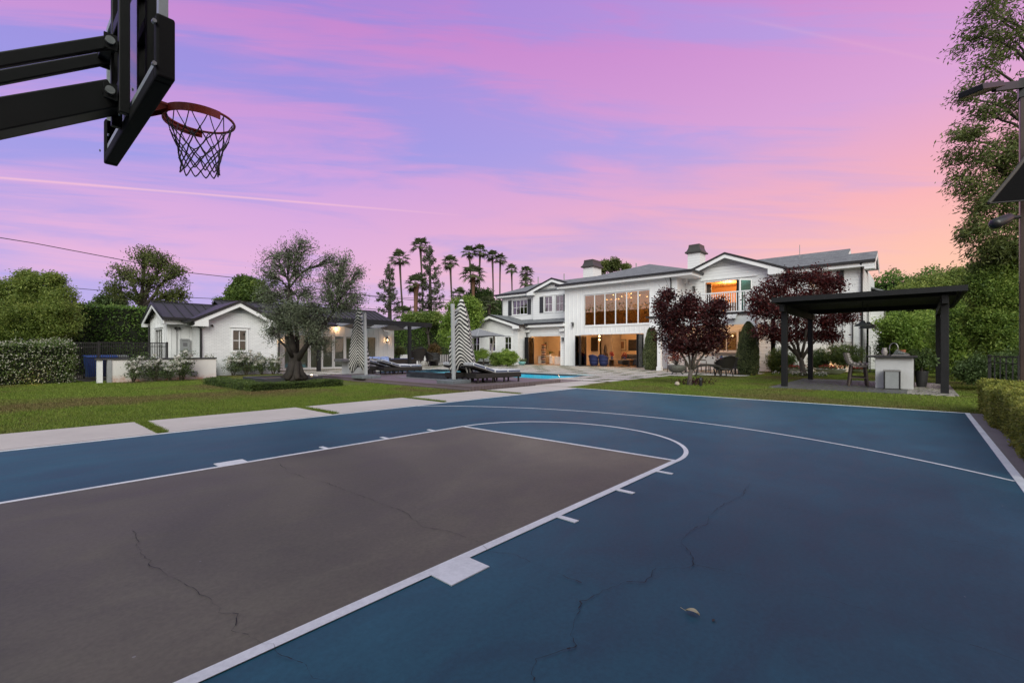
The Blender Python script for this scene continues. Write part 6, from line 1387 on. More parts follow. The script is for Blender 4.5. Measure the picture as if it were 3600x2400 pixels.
def closed_umbrella(label,n_,mast_b,mast_t,cx,ytop,ybot,T,prof,seed,zb):
    s=CR[n_][2]*T/F;b=PD(*k(n_,*mast_b),T);tp=PD(*k(n_,*mast_t),T);c=PD(*k(n_,cx,ytop),T+.55);zt=c[2];hgt=(ybot-ytop)*s
    o=thing('closed_umbrella',label,'umbrella',(b[0],b[1],zb),'closed striped umbrellas on the deck')
    MB().bar((b[0],b[1],zb+.12),(tp[0],tp[1],tp[2]),.105,.105).build('mast',M_mast,o,bevel=.012)
    hb=MB()
    for i,(a,bb) in enumerate(((-.42,-.42),(.02,-.42),(-.42,.02),(.02,.02))): hb.box(b[0]+a,b[0]+a+.42,b[1]+bb,b[1]+bb+.42,zb,zb+.11+.004*i)
    hb.build('base_weights',M_tile,o,bevel=.01)
    top=np.array([tp[0],tp[1],tp[2]-.25]);e=c+np.array([0,0,-.35]);MB().bar(top,e,.05,.07).bar((tp[0],tp[1],tp[2]-.9),(top+e)/2+np.array([0,0,-.35]),.04).build('arm',M_mast,o)
    r=np.random.default_rng(seed);na,nz=112,54;vs=[];st=[];fs=[];ph=r.uniform(0,6.28,8);nf=4
    for i in range(nz+1):
        f=i/nz;R_=np.interp(f,[p[0] for p in prof],[p[1] for p in prof])
        for j in range(na):
            th=2*math.pi*j/na;g=min(1,f*2.2);tw=.25*math.sin(f*3+ph[0]);fold=math.cos(nf*th+tw*3+.5*math.sin(th*2+ph[1]))
            fold2=math.cos(3*th+ph[2]+f*2.)*.5+math.cos(13*th+ph[3]-f*5)*.14
            rr=R_*(1+g*(.17*fold+.12*fold2)+.05*g*math.sin(f*17+th*2+ph[4])*math.sin(th*3+ph[5]))
            z=zt-hgt*f*(1+.05*g*math.sin(2*th+ph[6])*f+.035*f*f*fold)
            vs.append((c[0]+rr*math.cos(th),c[1]+rr*math.sin(th),z));st.append(hgt*f*1.02-.17*g*math.asin(.97*fold)/1.5-.06*g*fold2+.05*g*math.sin(th+ph[7]))
    for i in range(nz):
        for j in range(na): l=(j+1)%na;fs.append((i*na+j,(i+1)*na+j,(i+1)*na+l,i*na+l))
    fs.append(tuple(range(na)))
    m=MB();m.add(vs,fs);h=m.build('canopy',M_cab,o,smooth=True,fix=True);setattr_(h,st)
    MB().tube([c+np.array([0,0,-.1]),c+np.array([0,0,.04])],[.06,.05],10).build('finial',M_dark,o)
    MB().tube([c+np.array([0,0,-.2]),(c[0],c[1],zt-hgt+.12)],.03,8).build('centre_pole',M_mast,o);return o
pr2=[(0,.055),(.06,.12),(.16,.21),(.30,.315),(.345,.30),(.42,.315),(.55,.36),(.72,.44),(.86,.47),(.95,.42),(1,.30)]
closed_umbrella('nearer closed black and white striped umbrella beside the front sun lounger',4,(855,1352),(840,412),950,358,1268,16.2,pr2,3,DZ)
pr1=[(0,.05),(.05,.10),(.16,.18),(.3,.235),(.45,.30),(.62,.36),(.8,.42),(.93,.42),(1,.30)]
closed_umbrella('farther closed black and white striped umbrella right of the olive tree',3,(1142,1365),(1128,782),1078,742,1325,19.2,pr1,8,DZ)
# open umbrella on the far patio
q=G(*k(4,1245,1168));T=(q-CAM)@FW;o=thing('open_umbrella','open grey striped cantilever umbrella on a leaning mast by the brick gable','umbrella',q)
pk_=PD(*k(4,1165,708),T);s=CR[4][2]*T/F
MB().bar(PD(*k(4,1293,1170),T),PD(*k(4,1352,785),T),.13,.10).bar(PD(*k(4,1352,785),T),PD(*k(4,1270,735),T),.07).bar(PD(*k(4,1270,735),T),pk_+np.array([0,0,-.05]),.06).build('mast',mat('champagne_mast',(.42,.40,.36),.45,.15,4),o)
MB().box(q[0]-.6,q[0]+.6,q[1]-.6,q[1]+.6,0,.12).build('base_weights',M_tile,o,bevel=.02)
rt_=RT;fw_=FW;cen=np.array([pk_[0],pk_[1],0.]);hw_=395*s/1.18;ze_=PD(*k(4,1165,815),T)[2];vs=[tuple(pk_)];st=[0];n=8
cor=[cen+rt_*(hw_*1.16*math.cos(a))+fw_*(hw_*1.0*math.sin(a)) for a in(0,math.pi/2,math.pi,3*math.pi/2)]
fs=[];NL=8
m=MB();vs=[];st=[]
for a_ in range(4):
    A_=cor[a_];B_=cor[(a_+1)%4]
    for i in range(NL+1):
        for j in range(9):
            f=i/NL;g=j/8;p_=(A_*(1-g)+B_*g)*f+cen*(1-f);sag=-.12*math.sin(math.pi*g)*f
            vs.append((p_[0],p_[1],pk_[2]+(ze_-pk_[2])*f**.85-sag*.6));st.append(f*hw_*.7)
    b0_=a_*(NL+1)*9
    for i in range(NL):
        for j in range(8): k0=b0_+i*9+j;fs.append((k0,k0+1,k0+10,k0+9))
m.add(vs,fs);h=m.build('canopy',stripemat('grey_canopy_stripe',.13,(.09,.09,.10),(.34,.35,.37)),o);setattr_(h,st)
m=MB()
for c_ in cor: m.bar(pk_+np.array([0,0,-.06]),(c_[0],c_[1],ze_-.03),.03)
m.build('ribs',M_mast,o)
# sun loungers
M_wick=mat('dark_wicker',(.022,.018,.016),.6,.5,40,.5,120)
def stripey(name,per,ax):
    t=NT(name);tc=t.add('ShaderNodeTexCoord');y=t.xyz(tc.outputs['Object'])[ax];f=t.math('FRACT',t.math('DIVIDE',y,per));c=t.ramp(f,[(0,(.62,.63,.66)),(.62,(.62,.63,.66)),(.66,(.07,.085,.15)),(.96,(.07,.085,.15)),(1,(.62,.63,.66))]);t.col(c);t.set(Roughness=.85);return t.m
M_cush=stripey('navy_striped_cushion',.085,1)
def lounger():
    o=thing('sun_lounger','dark wicker sun lounger','sun lounger',(0,0,0),'striped sun loungers on the deck')
    m=MB().box(0,2.02,-.36,.36,.17,.34);m.build('frame',M_wick,o,bevel=.015)
    for x in(.10,.75,1.25,1.92):
        for y in(-.31,.31): MB().box(x-.025,x+.025,y-.025,y+.025,0,.17).build('leg',M_wick,o)
    def cush(pts,th,w): 
        m=MB();n=len(pts)
        for (x0_,z0_),(x1_,z1_) in zip(pts,pts[1:]): m.slab([(x0_,-w,z0_+th),(x1_,-w,z1_+th),(x1_,w,z1_+th),(x0_,w,z0_+th)],th)
        return m
    cush([(.82,.345),(1.4,.342),(2.0,.345)],.11,.345).build('seat_cushion',M_cush,o,bevel=.03)
    MB().slab([(-.06,-.34,.60),(.80,-.34,.355),(.80,.34,.355),(-.06,.34,.60)],.04).build('back_panel',M_wick,o)
    cush([(-.10,.615),(.40,.48),(.82,.352)],.115,.345).build('back_cushion',M_cush,o,bevel=.03)
    MB().box(.22,.50,-.33,.33,.62,.72).build('head_pillow',mat('patterned_pillow',(.42,.44,.46),.9,.7,30),o,bevel=.05) if 0 else None
    MB().slab([(-.06,-.32,.74),(.24,-.32,.655),(.24,.32,.655),(-.06,.32,.74)],.07).build('pillow',mat('patterned_pillow',(.50,.52,.54),.9,.75,28),o,bevel=.03);return o
la_=G(*k(4,1160,1386),DZ);lb_=G(*k(4,1690,1358),DZ);d=lb_-la_;ang=math.atan2(d[1],d[0]);nv=np.array([-math.sin(ang),math.cos(ang),0]);dv=np.array([math.cos(ang),math.sin(ang),0])
L0=lounger();o0=la_-dv*.1+nv*.36;place(L0,(o0[0],o0[1],DZ),ang);L0['label']='front sun lounger with navy striped cushion nearest the pool end of the deck'
p=o0+nv*.92-dv*.30;dup(L0,(p[0],p[1],DZ),ang+.03,label='sun lounger mostly hidden behind the nearer striped umbrella')
la2=G(*k(4,465,1262),DZ);p=la2-dv*2.0+nv*.36;dup(L0,(p[0],p[1],DZ),ang,label='left rear sun lounger with its foot end beside the spa')
p=p+nv*1.0-dv*.25;dup(L0,(p[0],p[1],DZ),ang-.02,label='rearmost sun lounger in front of the sofa with blue pillows')
# serving counter by the farther umbrella
q=G(*k(3,935,1358),.03);zt_=.86;o=thing('serving_counter','white outdoor serving counter with thick dark top behind the farther umbrella','counter',q)
MB().box(q[0],q[0]+1.5,q[1]-.5,q[1]+.15,0,zt_-.13).build('counter_body',M_stuc,o);MB().box(q[0]-.35,q[0]+1.6,q[1]-.55,q[1]+.3,zt_-.13,zt_).build('countertop',mat('grey_stone_shelf',(.2,.2,.21),.4),o)
# guest patio pergola
pg2=thing('pergola','flat dark pergola with draped striped shade cloth in front of the guest house','pergola',(18.5,24.3,0))
py0=23.6;e1=PY(*k(4,580,650),py0);zt2_=PY(*k(4,500,642),py0)[2];xL_=PY(*k(3,690,900),py0)[0]-.6;xR_=e1[0]
for u in((707,3),):
    xx=PY(*k(3,707,1250),py0)[0];MB().box(xx-.1,xx+.1,py0-.1,py0+.1,0,zt2_-.3).build('post',M_black,pg2)
xx=PY(*k(4,312,1000),py0)[0];MB().box(xx-.1,xx+.1,py0-.1,py0+.1,0,zt2_-.3).build('post',M_black,pg2)
MB().box(xL_,xR_,py0-.08,py0+.08,zt2_-.32,zt2_).box(xL_,xR_,26.2,26.3,zt2_-.32,zt2_).box(xL_,xL_+.1,py0+.081,26.19,zt2_-.3,zt2_-.02).box(xR_-.1,xR_,py0+.081,26.19,zt2_-.3,zt2_-.02).build('frame',M_black,pg2)
m=MB();st=[];
x=xL_+.3;cl=MB();sv=[]
n=26
for b_ in range(3):
    xa=xL_+.4+(xR_-xL_-.8)*b_/3;xb_=xL_+.4+(xR_-xL_-.8)*(b_+1)/3-.05
    vs=[];fs=[]
    for i in range(n+1):
        f=i/n;z=zt2_-.16-.38*math.sin(math.pi*f)**.8
        for y in np.linspace(py0+.15,26.15,9): vs.append((xa+(xb_-xa)*f,y,z));sv.append(y)
    for i in range(n):
        for j in range(8): fs.append((i*9+j,i*9+j+1,i*9+j+10,i*9+j+9))
    cl.add(vs,fs)
h=cl.build('shade_cloth',stripemat('shade_stripe',.16,(.05,.05,.06),(.30,.30,.31)),pg2,smooth=True,fix=False);setattr_(h,sv)
# sofas
M_blu=mat('blue_pattern_fabric',(.025,.05,.22),.85,.0,1,col2=(.35,.40,.55),scale=16) if 0 else mat('blue_pattern_fabric',(.03,.055,.25),.85,.6,14,col2=(.30,.36,.52))
M_pat=mat('leaf_pattern_fabric',(.62,.63,.62),.9,.5,9,col2=(.12,.16,.18));M_grey=mat('light_grey_fabric',(.42,.44,.50),.9,.15,5)
def sofa(name,label,pos,rz,w,cush,back=.72,npil=3,pil=None):
    o=thing(name,label,'sofa',(0,0,0));MB().box(-w/2,w/2,-.42,.42,.06,.30).box(-w/2,w/2,.32,.42,.30,back).box(-w/2,-w/2+.1,-.42,.32,.30,.55).box(w/2-.1,w/2,-.42,.32,.30,.55).build('frame',M_wick,o,bevel=.02)
    MB().box(-w/2+.1,w/2-.1,-.42,.30,.305,.45).build('seat_cushion',cush,o,bevel=.04)
    for i in range(npil):
        a=-w/2+.14+(w-.28)*i/npil;b=a+(w-.28)/npil-.03;MB().slab([(a,.30,back+.08),(b,.30,back+.08),(b,.06,.46),(a,.06,.46)],(0,.13,0)).build('pillow',pil or cush,o,bevel=.04)
    place(o,pos,rz);return o
q=PD(*k(3,1245,1262),30);sofa('patio_sofa','dark wicker sofa with blue patterned pillows behind the rear loungers',(q[0],q[1],0),-YAW+R(20),1.9,M_grey,.80,3,M_blu)
q=PD(*k(4,195,1178),34.5);sofa('patio_sofa','dark wicker daybed with blue pillows at the post of the guest patio',(q[0],q[1],-.0),R(180)+.35,3.2,M_grey,.62,3,M_blu)
q=G(*k(4,1240,1162));sofa('patio_sofa','dark wicker sofa with leaf patterned cushions under the open umbrella',(q[0]+.5,q[1]+.2,0),-YAW+R(-10),3.2,M_pat,.95,3,M_pat)
# wicker chairs
def wicker(label,pos,rz,sc=1.):
    o=thing('wicker_chair',label,'chair',(0,0,0),'dark wicker lounge chairs');vs=[];fs=[];na,nz=20,7
    for i in range(nz+1):
        f=i/nz
        for j in range(na+1):
            th=math.pi*(.02+.96*j/na)*1.0-math.pi*.0;r_=.40+.10*f;hh=.40+(.22+.42*math.sin(math.pi*j/na)**.7+.05*math.cos(4*math.pi*j/na))*f
            vs.append((r_*math.cos(th)*1.05,r_*math.sin(th)*1.0-.02+.12*f*math.sin(th),hh))
    for i in range(nz):
        for j in range(na): fs.append((i*(na+1)+j,i*(na+1)+j+1,(i+1)*(na+1)+j+1,(i+1)*(na+1)+j))
    m=MB().add(vs,fs);ob=m.build('back_shell',M_wick,o,fix=False);sm=ob.modifiers.new('solid','SOLIDIFY');sm.thickness=.045
    pts=[(.5*math.cos(t_)*1.05*1.02,.5*math.sin(t_)+.1*math.sin(t_)-.0,.62+.42*math.sin(t_)**.7) for t_ in np.linspace(.06,math.pi-.06,18)];MB().tube(pts,.032,7).build('arm_rim',M_wick,o)
    MB().lathe([(.40,.32),(.43,.36),(.41,.42),(.05,.43)],(0,.0,0),18).build('seat',M_wick,o,smooth=False)
    for a in(.7,2.44,3.9,5.5): MB().bar((.36*math.cos(a),.34*math.sin(a),.34),(.44*math.cos(a),.42*math.sin(a),0),.045).build('leg',M_wick,o)
    MB().box(-.3,.3,-.34,.22,.42,.50).build('cushion',mat('pewter_cushion',(.05,.05,.055),.9,.2,8),o,bevel=.04);place(o,pos,rz,sc);return o
q=G(*k(6,985,1345));w0=wicker('large dark wicker chair with curled arms at the lawn side of the dining table',(q[0],q[1],0),R(140),.95)
q=G(*k(6,1075,1330));o=dup(w0,(q[0]+.6,q[1]-.1,0),R(60),.92,'dark wicker chair right behind the large curled one by the cypress')
q=PD(*k(4,398,1160),37);dup(w0,(q[0],q[1],0),R(170),1.4,'dark wicker chair beside the pale stump tables on the guest patio')
q=PD(*k(4,590,1155),38);dup(w0,(q[0],q[1],0),R(60),1.25,'low dark wicker chair between the stump tables and potted croton')
def ottoman(label,pos,rz,sc):
    o=thing('ottoman',label,'ottoman',(0,0,0));vs=[];fs=[]
    for i in range(13):
        f=i/12*2-1;z=.30+.12*(1-f*f)**.5*1.0
        for y in(-.28,.28): vs.append((f*.48,y,z))
    fs=[(2*i,2*i+1,2*i+3,2*i+2) for i in range(12)];ob=MB().add(vs,fs).build('seat',M_wick,o,fix=False);ob.modifiers.new('solid','SOLIDIFY').thickness=.08
    for a in(-.42,.42):
        for b in(-.24,.24): MB().bar((a,b,.31),(a*1.12,b,0),.04).build('leg',M_wick,o)
    place(o,pos,rz,sc)
q=G(*k(6,800,1350));ottoman('arched dark wicker footstool in front of the large wicker chair',(q[0],q[1],0),R(-50),1.25)
for i,(x,l) in enumerate(((475,'pale stump side table nearer the wicker chair'),(510,'pale stump side table on the right of its twin'))):
    q=PD(*k(4,x,1160),37+i);MB().lathe([(.24,0),(.22,.2),(.25,.42),(.23,.44),(.02,.45)],(q[0],q[1],0),16).build('stump_table',mat('whitewashed_stump',(.48,.47,.45),.8,.35,12),None,l,'side table','stump tables',smooth=True)
# white patio wall, dark fence, striped screen, pots
wy=34.0;a=PY(*k(4,215,1032),wy);b=PY(*k(4,1060,1040),wy);o=thing('patio_wall','long low white wall at the back of the guest patio','wall',((a[0]+b[0])/2,wy,0));MB().box(a[0],b[0],wy,wy+.25,0,a[2]-.06).build('wall_face',M_stuc,o);MB().box(a[0]-.05,b[0],wy-.04,wy+.29,a[2]-.06,a[2]).build('coping',M_trim,o)
o=railfence('iron_fence','long black iron fence standing on the white patio wall','fence',(a[0]-1,wy+.5),(b[0]+.5,wy+.5),PY(*k(4,400,935),wy+.5)[2],90,r=.012)
a=PY(*k(4,682,1032),wy-.4);b=PY(*k(4,800,1135),wy-.4)
def vst():
    t=NT('striped_screen');f=t.math('FRACT',t.math('DIVIDE',t.xyz()[0],.30));t.col(t.ramp(f,[(0,(.5,.5,.5)),(.55,(.5,.5,.5)),(.6,(.03,.03,.035)),(.95,(.03,.03,.035)),(1,(.5,.5,.5))]));t.set(Roughness=.8);return t.m
o=thing('striped_screen','vertical black and white striped screen against the patio wall','screen',((a[0]+b[0])/2,wy-.4,0));MB().box(a[0],b[0],wy-.46,wy-.4,.1,a[2]).build('screen_cloth',vst(),o);MB().box(a[0]-.04,a[0],wy-.48,wy-.38,0,a[2]+.03).box(b[0],b[0]+.04,wy-.48,wy-.38,0,a[2]+.03).box(a[0],b[0],wy-.48,wy-.38,a[2]-.0,a[2]+.03).build('screen_frame',M_dark,o)
def pot(label,q,r,h,m_,name='plant_pot',cat='pot',grp=None):
    return MB().lathe([(r*.7,0),(r*.85,h*.3),(r,h*.92),(r*1.06,h*.93),(r*1.06,h),(r*.92,h),(r*.88,h*.85),(.01,h*.84)],q,20).build(name,m_,None,label,cat,grp,smooth=False)
q=PD(*k(4,612,1130),39);pot('large dark pot holding the croton on the guest patio',(q[0],q[1],0),.5,1.1,mat('dark_pot',(.03,.03,.032),.6,.3,6))
q=PX(*k(8,537,1032),21.9);q=G(*k(8,537,1032));pot('dark ribbed planter standing behind the kitchen island',(q[0],q[1],.012),.18,.55,mat('dark_pot',(.03,.03,.032),.6,.3,6))
tree('potted_shrub','dark leaved shrub growing in the planter behind the kitchen island','shrub',(q[0],q[1],.48),(q[0],q[1],.7),[(np.array([q[0],q[1],1.0]),np.array([.42,.42,.36]))],.04,None,G_dark,M_barkd,clumps=40,per=36,cr=.12,ln=.09,twigs=.4)
q=PX(*k(4,1692,1158),gx-.6);o=thing('succulent_bowl','turquoise bowl of succulents at the corner of the brick gable','plant pot',q);q=np.array([q[0],q[1],0]);MB().lathe([(.18,0),(.34,.2),(.33,.32),(.3,.3),(.02,.28)],q,18).build('bowl',mat('turquoise_glaze',(.14,.34,.34),.35,.2,5),o,smooth=True);npmesh('plants',leafV(q+np.array([0,0,.40])+NR.normal(size=(160,3))*np.array([.15,.15,.09]),.16,.05,0,np.tile([0,0,.6],(160,1))),4,G_rose,o)
q=G(*k(6,512,1328));o=thing('red_maple_pot','red leaved dwarf maple in a mottled stone bowl on a low stand','plant pot',q);MB().lathe([(.22,.10),(.42,.24),(.45,.42),(.40,.50),(.36,.48),(.02,.46)],q,20).build('bowl',mat('mottled_stone',(.12,.12,.10),.7,.6,14,.5,30),o,smooth=True)
m=MB()
for a in(.5,2.6,4.7): m.bar(q+np.array([.2*math.cos(a),.2*math.sin(a),.12]),q+np.array([.36*math.cos(a),.36*math.sin(a),0]),.03)
m.build('stand',M_dark,o);P=ell(q+np.array([0,0,.85]),(.55,.55,.42),26,2.4);m=MB()
for e in P: limb(m,q+np.array([0,0,.46]),e,.012,.004,3,.06)
m.build('stems',M_barkd,o,fix=False);npmesh('leaves',leafV(np.repeat(P,30,0)+NR.normal(size=(780,3))*.09,.09,.035),4,leafmat('red_maple_leaf',(.05,.012,.008),(.16,.03,.018),(.28,.06,.03),.3),o)
M_wht=mat('white_plastic',(.62,.62,.62),.5);M_redf=leafmat('red_flower',(.10,.01,.01),(.26,.02,.02),(.4,.05,.05),.2)
for i,(x,y,yy,l) in enumerate(((562,1318,0,'white bowl planter of red flowers left of the plum trunk'),(920,1328,0,'white bowl planter of red flowers right of the plum trunk'),(1170,1310,0,'small white bowl planter of red flowers by the bar stool'))):
    q=G(*k(7,x,y));o=thing('bowl_planter',l,'plant pot',q,'white bowl planters before the house');sc=(1.,1.05,.6)[i]
    MB().lathe([(.3*sc,0),(.5*sc,.10*sc),(.66*sc,.26*sc),(.70*sc,.28*sc),(.6*sc,.25*sc),(.02,.22*sc)],q,22).build('bowl',M_wht,o,smooth=True)
    P=q+np.array([0,0,.34*sc])+NR.normal(size=(260,3))*np.array([.26,.26,.06])*sc;npmesh('leaves',leafV(P,.10,.05),4,G_dark,o);npmesh('flowers',leafV(P[:170]+np.array([0,0,.06]),.075,.06),4,M_redf,o)
q=G(*k(7,600,1345));P=np.repeat(np.stack([q[0]+NR.uniform(-.9,.9,22),q[1]+NR.uniform(-1.2,1.,22),np.full(22,.12)],1),22,0)+NR.normal(size=(484,3))*np.array([.09,.09,.04])
o=thing('white_flowers','low clumps of small white flowers round the foot of the larger plum','flowers',q);npmesh('leaves',leafV(P,.09,.04),4,G_rose,o);npmesh('flowers',leafV(P[::2]+np.array([0,0,.07]),.06,.055),4,M_petal,o)
q=G(*k(6,700,1425));P=q+NR.normal(size=(260,3))*np.array([.28,.28,.07])+np.array([0,0,.1]);o=thing('ground_plants','low dark plants at the foot of the smaller plum tree','plant',q);npmesh('leaves',leafV(P,.11,.04,0,np.tile([0,0,.5],(260,1))),4,G_plum,o)
q=G(*k(6,752,1445));MB().lathe([(.05,0),(.05,.2),(.07,.22),(.05,.28),(.01,.33)],q,10).build('garden_uplight',M_dark,None,'small black garden spotlight in the grass by the smaller plum','garden light')
q=G(*k(6,515,1440));MB().lathe([(.05,0),(.09,.05),(.07,.12),(.01,.15)],q,10).build('garden_ornament',mat('pale_ceramic',(.5,.42,.34),.5,.3,8),None,'tiny pale ornament on the lawn left of the smaller plum','ornament')
q=G(*k(6,1290,1332));MB().lathe([(.05,0),(.05,.14),(.07,.16),(.06,.24)],q,10).build('garden_uplight',M_dark,None,'small uplight at the foot of the right porch column','garden light');lamp('uplight_lamp',q+np.array([.5,.1,.35]),10,(1,.52,.2),.05)
lamp('uplight_lamp',PD(*k(4,1400,1120),37.6),10,(1,.5,.15),.05);lamp('uplight_lamp',PX(*k(7,900,1230),XW-.5),22,(1,.5,.18),.05)
lamp('uplight_lamp',(PY(120,1330,21.0)[0],20.75,.15),3,(1,.6,.2),.04)
# trellis
xt=XW-.12
def trel(label,n_,x0_,y0_,x1_,y1_,rows,cols):
    a=PX(*k(n_,x0_,y0_),xt);b=PX(*k(n_,x1_,y1_),xt);o=thing('trellis',label,'trellis',(xt,(a[1]+b[1])/2,b[2]));m=MB();ys=(b[1],a[1]);zs=(max(b[2],0),a[2])
    for i in range(cols+1): y=ys[0]+(ys[1]-ys[0])*i/cols;m.bar((xt,y,zs[0]),(xt,y,zs[1]),.05 if i in(0,cols) else .025)
    for j in range(rows+1): z=zs[0]+(zs[1]-zs[0])*j/rows;m.bar((xt-.02,ys[0],z),(xt-.02,ys[1],z),.05 if j in(0,rows) else .025)
    m.build('frame',M_dark,o)
trel('wide black metal trellis on the white brick under the vine',7,935,788,1135,1232,2,2)
trel('narrow black ladder trellis beside the corner downspout',7,1272,1046,1308,1328,5,1)
# dining table and chairs on the porch
q=G(*k(6,760,1300));dc=np.array([27.6,4.9,0.]);o=thing('dining_table','long dark outdoor dining table under the balcony edge','table',dc)
MB().box(dc[0]-.55,dc[0]+.55,dc[1]-1.5,dc[1]+1.5,.70,.75).build('tabletop',mat('dark_table_wood',(.05,.04,.035),.5,.4,6),o,bevel=.01)
for a in(-.45,.45):
    for b in(-1.35,1.35): MB().box(dc[0]+a-.04,dc[0]+a+.04,dc[1]+b-.04,dc[1]+b+.04,0,.70).build('leg',mat('dark_table_wood',(.05,.04,.035),.5),o)
def dchair(label,pos,rz):
    o=thing('dining_chair',label,'chair',(0,0,0),'chairs round the porch dining table')
    MB().box(-.25,.25,-.25,.25,.42,.49).build('seat',mat('pale_canvas',(.5,.47,.44),.85,.2,8),o,bevel=.02);MB().slab([(-.25,.23,.95),(.25,.23,.95),(.25,.19,.50),(-.25,.19,.50)],(0,-.05,0)).build('backrest',mat('pale_canvas',(.5,.47,.44),.85),o,bevel=.015)
    for a in(-.22,.22): MB().bar((a,-.22,.42),(a,-.27,0),.04).build('leg',M_legw,o);MB().bar((a,.22,.92),(a,.30,0),.04).build('leg',M_legw,o)
    place(o,pos,rz);return o
q=G(*k(6,440,1308));D0=dchair('pale backed dining chair at the left head of the porch table',(27.2,6.95,0),R(-10))
for x,y,rz,l in ((26.7,5.7,R(90),'dining chair on the lawn side of the table nearer the left head'),(26.7,4.6,R(85),'dining chair at the middle of the lawn side behind the plum stems'),(28.5,5.7,R(-90),'dining chair on the house side left of the bar window'),(28.55,4.6,R(-88),'dining chair on the house side below the bar window'),(27.4,2.9,R(178),'pale backed dining chair at the right head beside the cypress')):
    dup(D0,(x,y,0),rz,label=l)
q=(27.6,4.4,.75);MB().lathe([(.06,0),(.09,.1),(.05,.2),(.06,.24)],q,14).build('table_vase',mat('blue_glass_vase',(.03,.06,.16),.3),None,'small dark blue vase on the porch dining table','vase')
# ================================================================ inside the lit rooms
def pic(label,p0,p1,x,fc,art,name='framed_picture',mount=True):
    a=PX(*p0,x);b=PX(*p1,x);y0_,y1_,z0_,z1_=min(a[1],b[1]),max(a[1],b[1]),min(a[2],b[2]),max(a[2],b[2]);o=thing(name,label,'picture',(x,(y0_+y1_)/2,z0_))
    MB().box(x-.05,x-.01,y0_,y1_,z0_,z1_).build('frame',fc,o);w=(y1_-y0_)*.10
    if mount: MB().box(x-.056,x-.051,y0_+w*.6,y1_-w*.6,z0_+w*.6,z1_-w*.6).build('mount',mat('cream_mount',(.55,.5,.4),.8),o);w*=2.6
    MB().box(x-.062,x-.057,y0_+w,y1_-w,z0_+w,z1_-w).build('artwork',art,o)
art1=mat('abstract_art',(.10,.08,.06),.6,.7,5,col2=(.25,.10,.05));art2=mat('dark_striped_art',(.045,.035,.03),.7,.8,7,col2=(.012,.010,.010))
XBk=38.58
pic('framed picture in a dark frame with cream mount on the living room wall',k(5,1485,1075),k(5,1575,1200),XBk,M_coffee,art1)
pic('wide dark textured artwork right of the framed picture in the living room',k(5,1600,1078),k(5,1748,1196),XBk,M_dark,art2,'wall_art',False)
pic('small framed grey picture on the office wall',k(5,668,1100),k(5,708,1190),37.95,M_trim,mat('grey_art',(.14,.15,.16),.7,.6,9))
a=PX(*k(5,1135,1055),36.5);b=PX(*k(5,1256,1205),36.5);o=thing('television','large black television beside the open folding doors','television',(36.5,(a[1]+b[1])/2,1));MB().box(36.5,36.6,b[1],a[1],b[2],a[2]).build('casing',M_dark,o,bevel=.01);MB().box(36.494,36.499,b[1]+.02,a[1]-.02,b[2]+.03,a[2]-.02).build('screen',mat('dark_screen',(.008,.008,.01),.12,.1),o)
MB().box(36.62,36.8,PX(*k(5,1258,1100),36.62)[1]-.1,PX(*k(5,1130,1100),36.62)[1]+.6,.02,2.95).build('chimney_breast',M_plaster,H)
a=PX(*k(5,1258,1030),37);MB().box(36.9,38.5,PX(*k(5,1420,1100),36.9)[1],PX(*k(5,1300,1100),36.9)[1],.02,2.95).build('stone_pier',mat('warm_stone',(.45,.40,.36),.8,.3,2),H)
M_navy=mat('navy_velvet',(.012,.02,.09),.8,.3,6)
def swivel(label,n_,x,y,xp):
    q=PX(*k(n_,x,y),xp);o=thing('swivel_chair',label,'armchair',(xp,q[1],.02),'navy swivel chairs by the folding doors')
    MB().lathe([(.26,0),(.30,.05),(.36,.2),(.38,.38),(.30,.42),(.02,.43)],(xp,q[1],.02),18).build('seat',M_navy,o,smooth=True)
    vs=[];fs=[]
    for i in range(7):
        f=i/6
        for j in range(15): th=-math.pi*.5+math.pi*j/14;r_=.36-.05*math.sin(f*3.1)+.06*f;vs.append((xp-r_*math.cos(th)*.9,q[1]+r_*math.sin(th),.4+f*.55*(.6+.4*math.cos(th))))
    for i in range(6):
        for j in range(14): fs.append((i*15+j,i*15+j+1,(i+1)*15+j+1,(i+1)*15+j))
    MB().add(vs,fs).build('backrest',M_navy,o,smooth=True,fix=False).modifiers.new('solid','SOLIDIFY').thickness=.07
swivel('navy swivel armchair left of the other, below the television',5,1218,1360,33.7);swivel('navy swivel armchair in the middle of the open living room doors',5,1325,1360,33.7)
q=PX(*k(5,1620,1360),36.2);o=thing('living_room_sofa','long dark blue sofa along the living room wall','sofa',(36.2,q[1],.02));ya,yb=PX(*k(5,1762,1300),36.2)[1],PX(*k(5,1480,1300),36.2)[1]
MB().box(36.2,37.2,ya,yb,.1,.45).box(36.9,37.25,ya,yb,.45,.95).box(35.2,36.2,ya,ya+1.4,.1,.62).build('frame',mat('slate_blue_fabric',(.035,.05,.075),.9,.2,6),o,bevel=.05)
for i in range(3): MB().box(36.65,36.88,ya+.1+(yb-ya)*i/3,ya-.05+(yb-ya)*(i+1)/3,.46,.85).build('pillow',mat('dark_pillow',(.03,.032,.05),.9),o,bevel=.06)
ya,yb=PX(*k(5,1620,1300),34.4)[1],PX(*k(5,1385,1300),34.4)[1];o=thing('console_table','pale wood table with flowers behind the living room opening','table',(34.4,(ya+yb)/2,.02));zt_=PX(*k(5,1500,1295),34.4)[2]
MB().box(34.2,35.0,ya,yb,zt_-.05,zt_).build('tabletop',mat('honey_wood',(.32,.18,.09),.5,.3,5),o);
for y in(ya+.1,yb-.1): MB().box(34.3,34.9,y-.05,y+.05,.02,zt_-.05).build('leg',M_coffee,o)
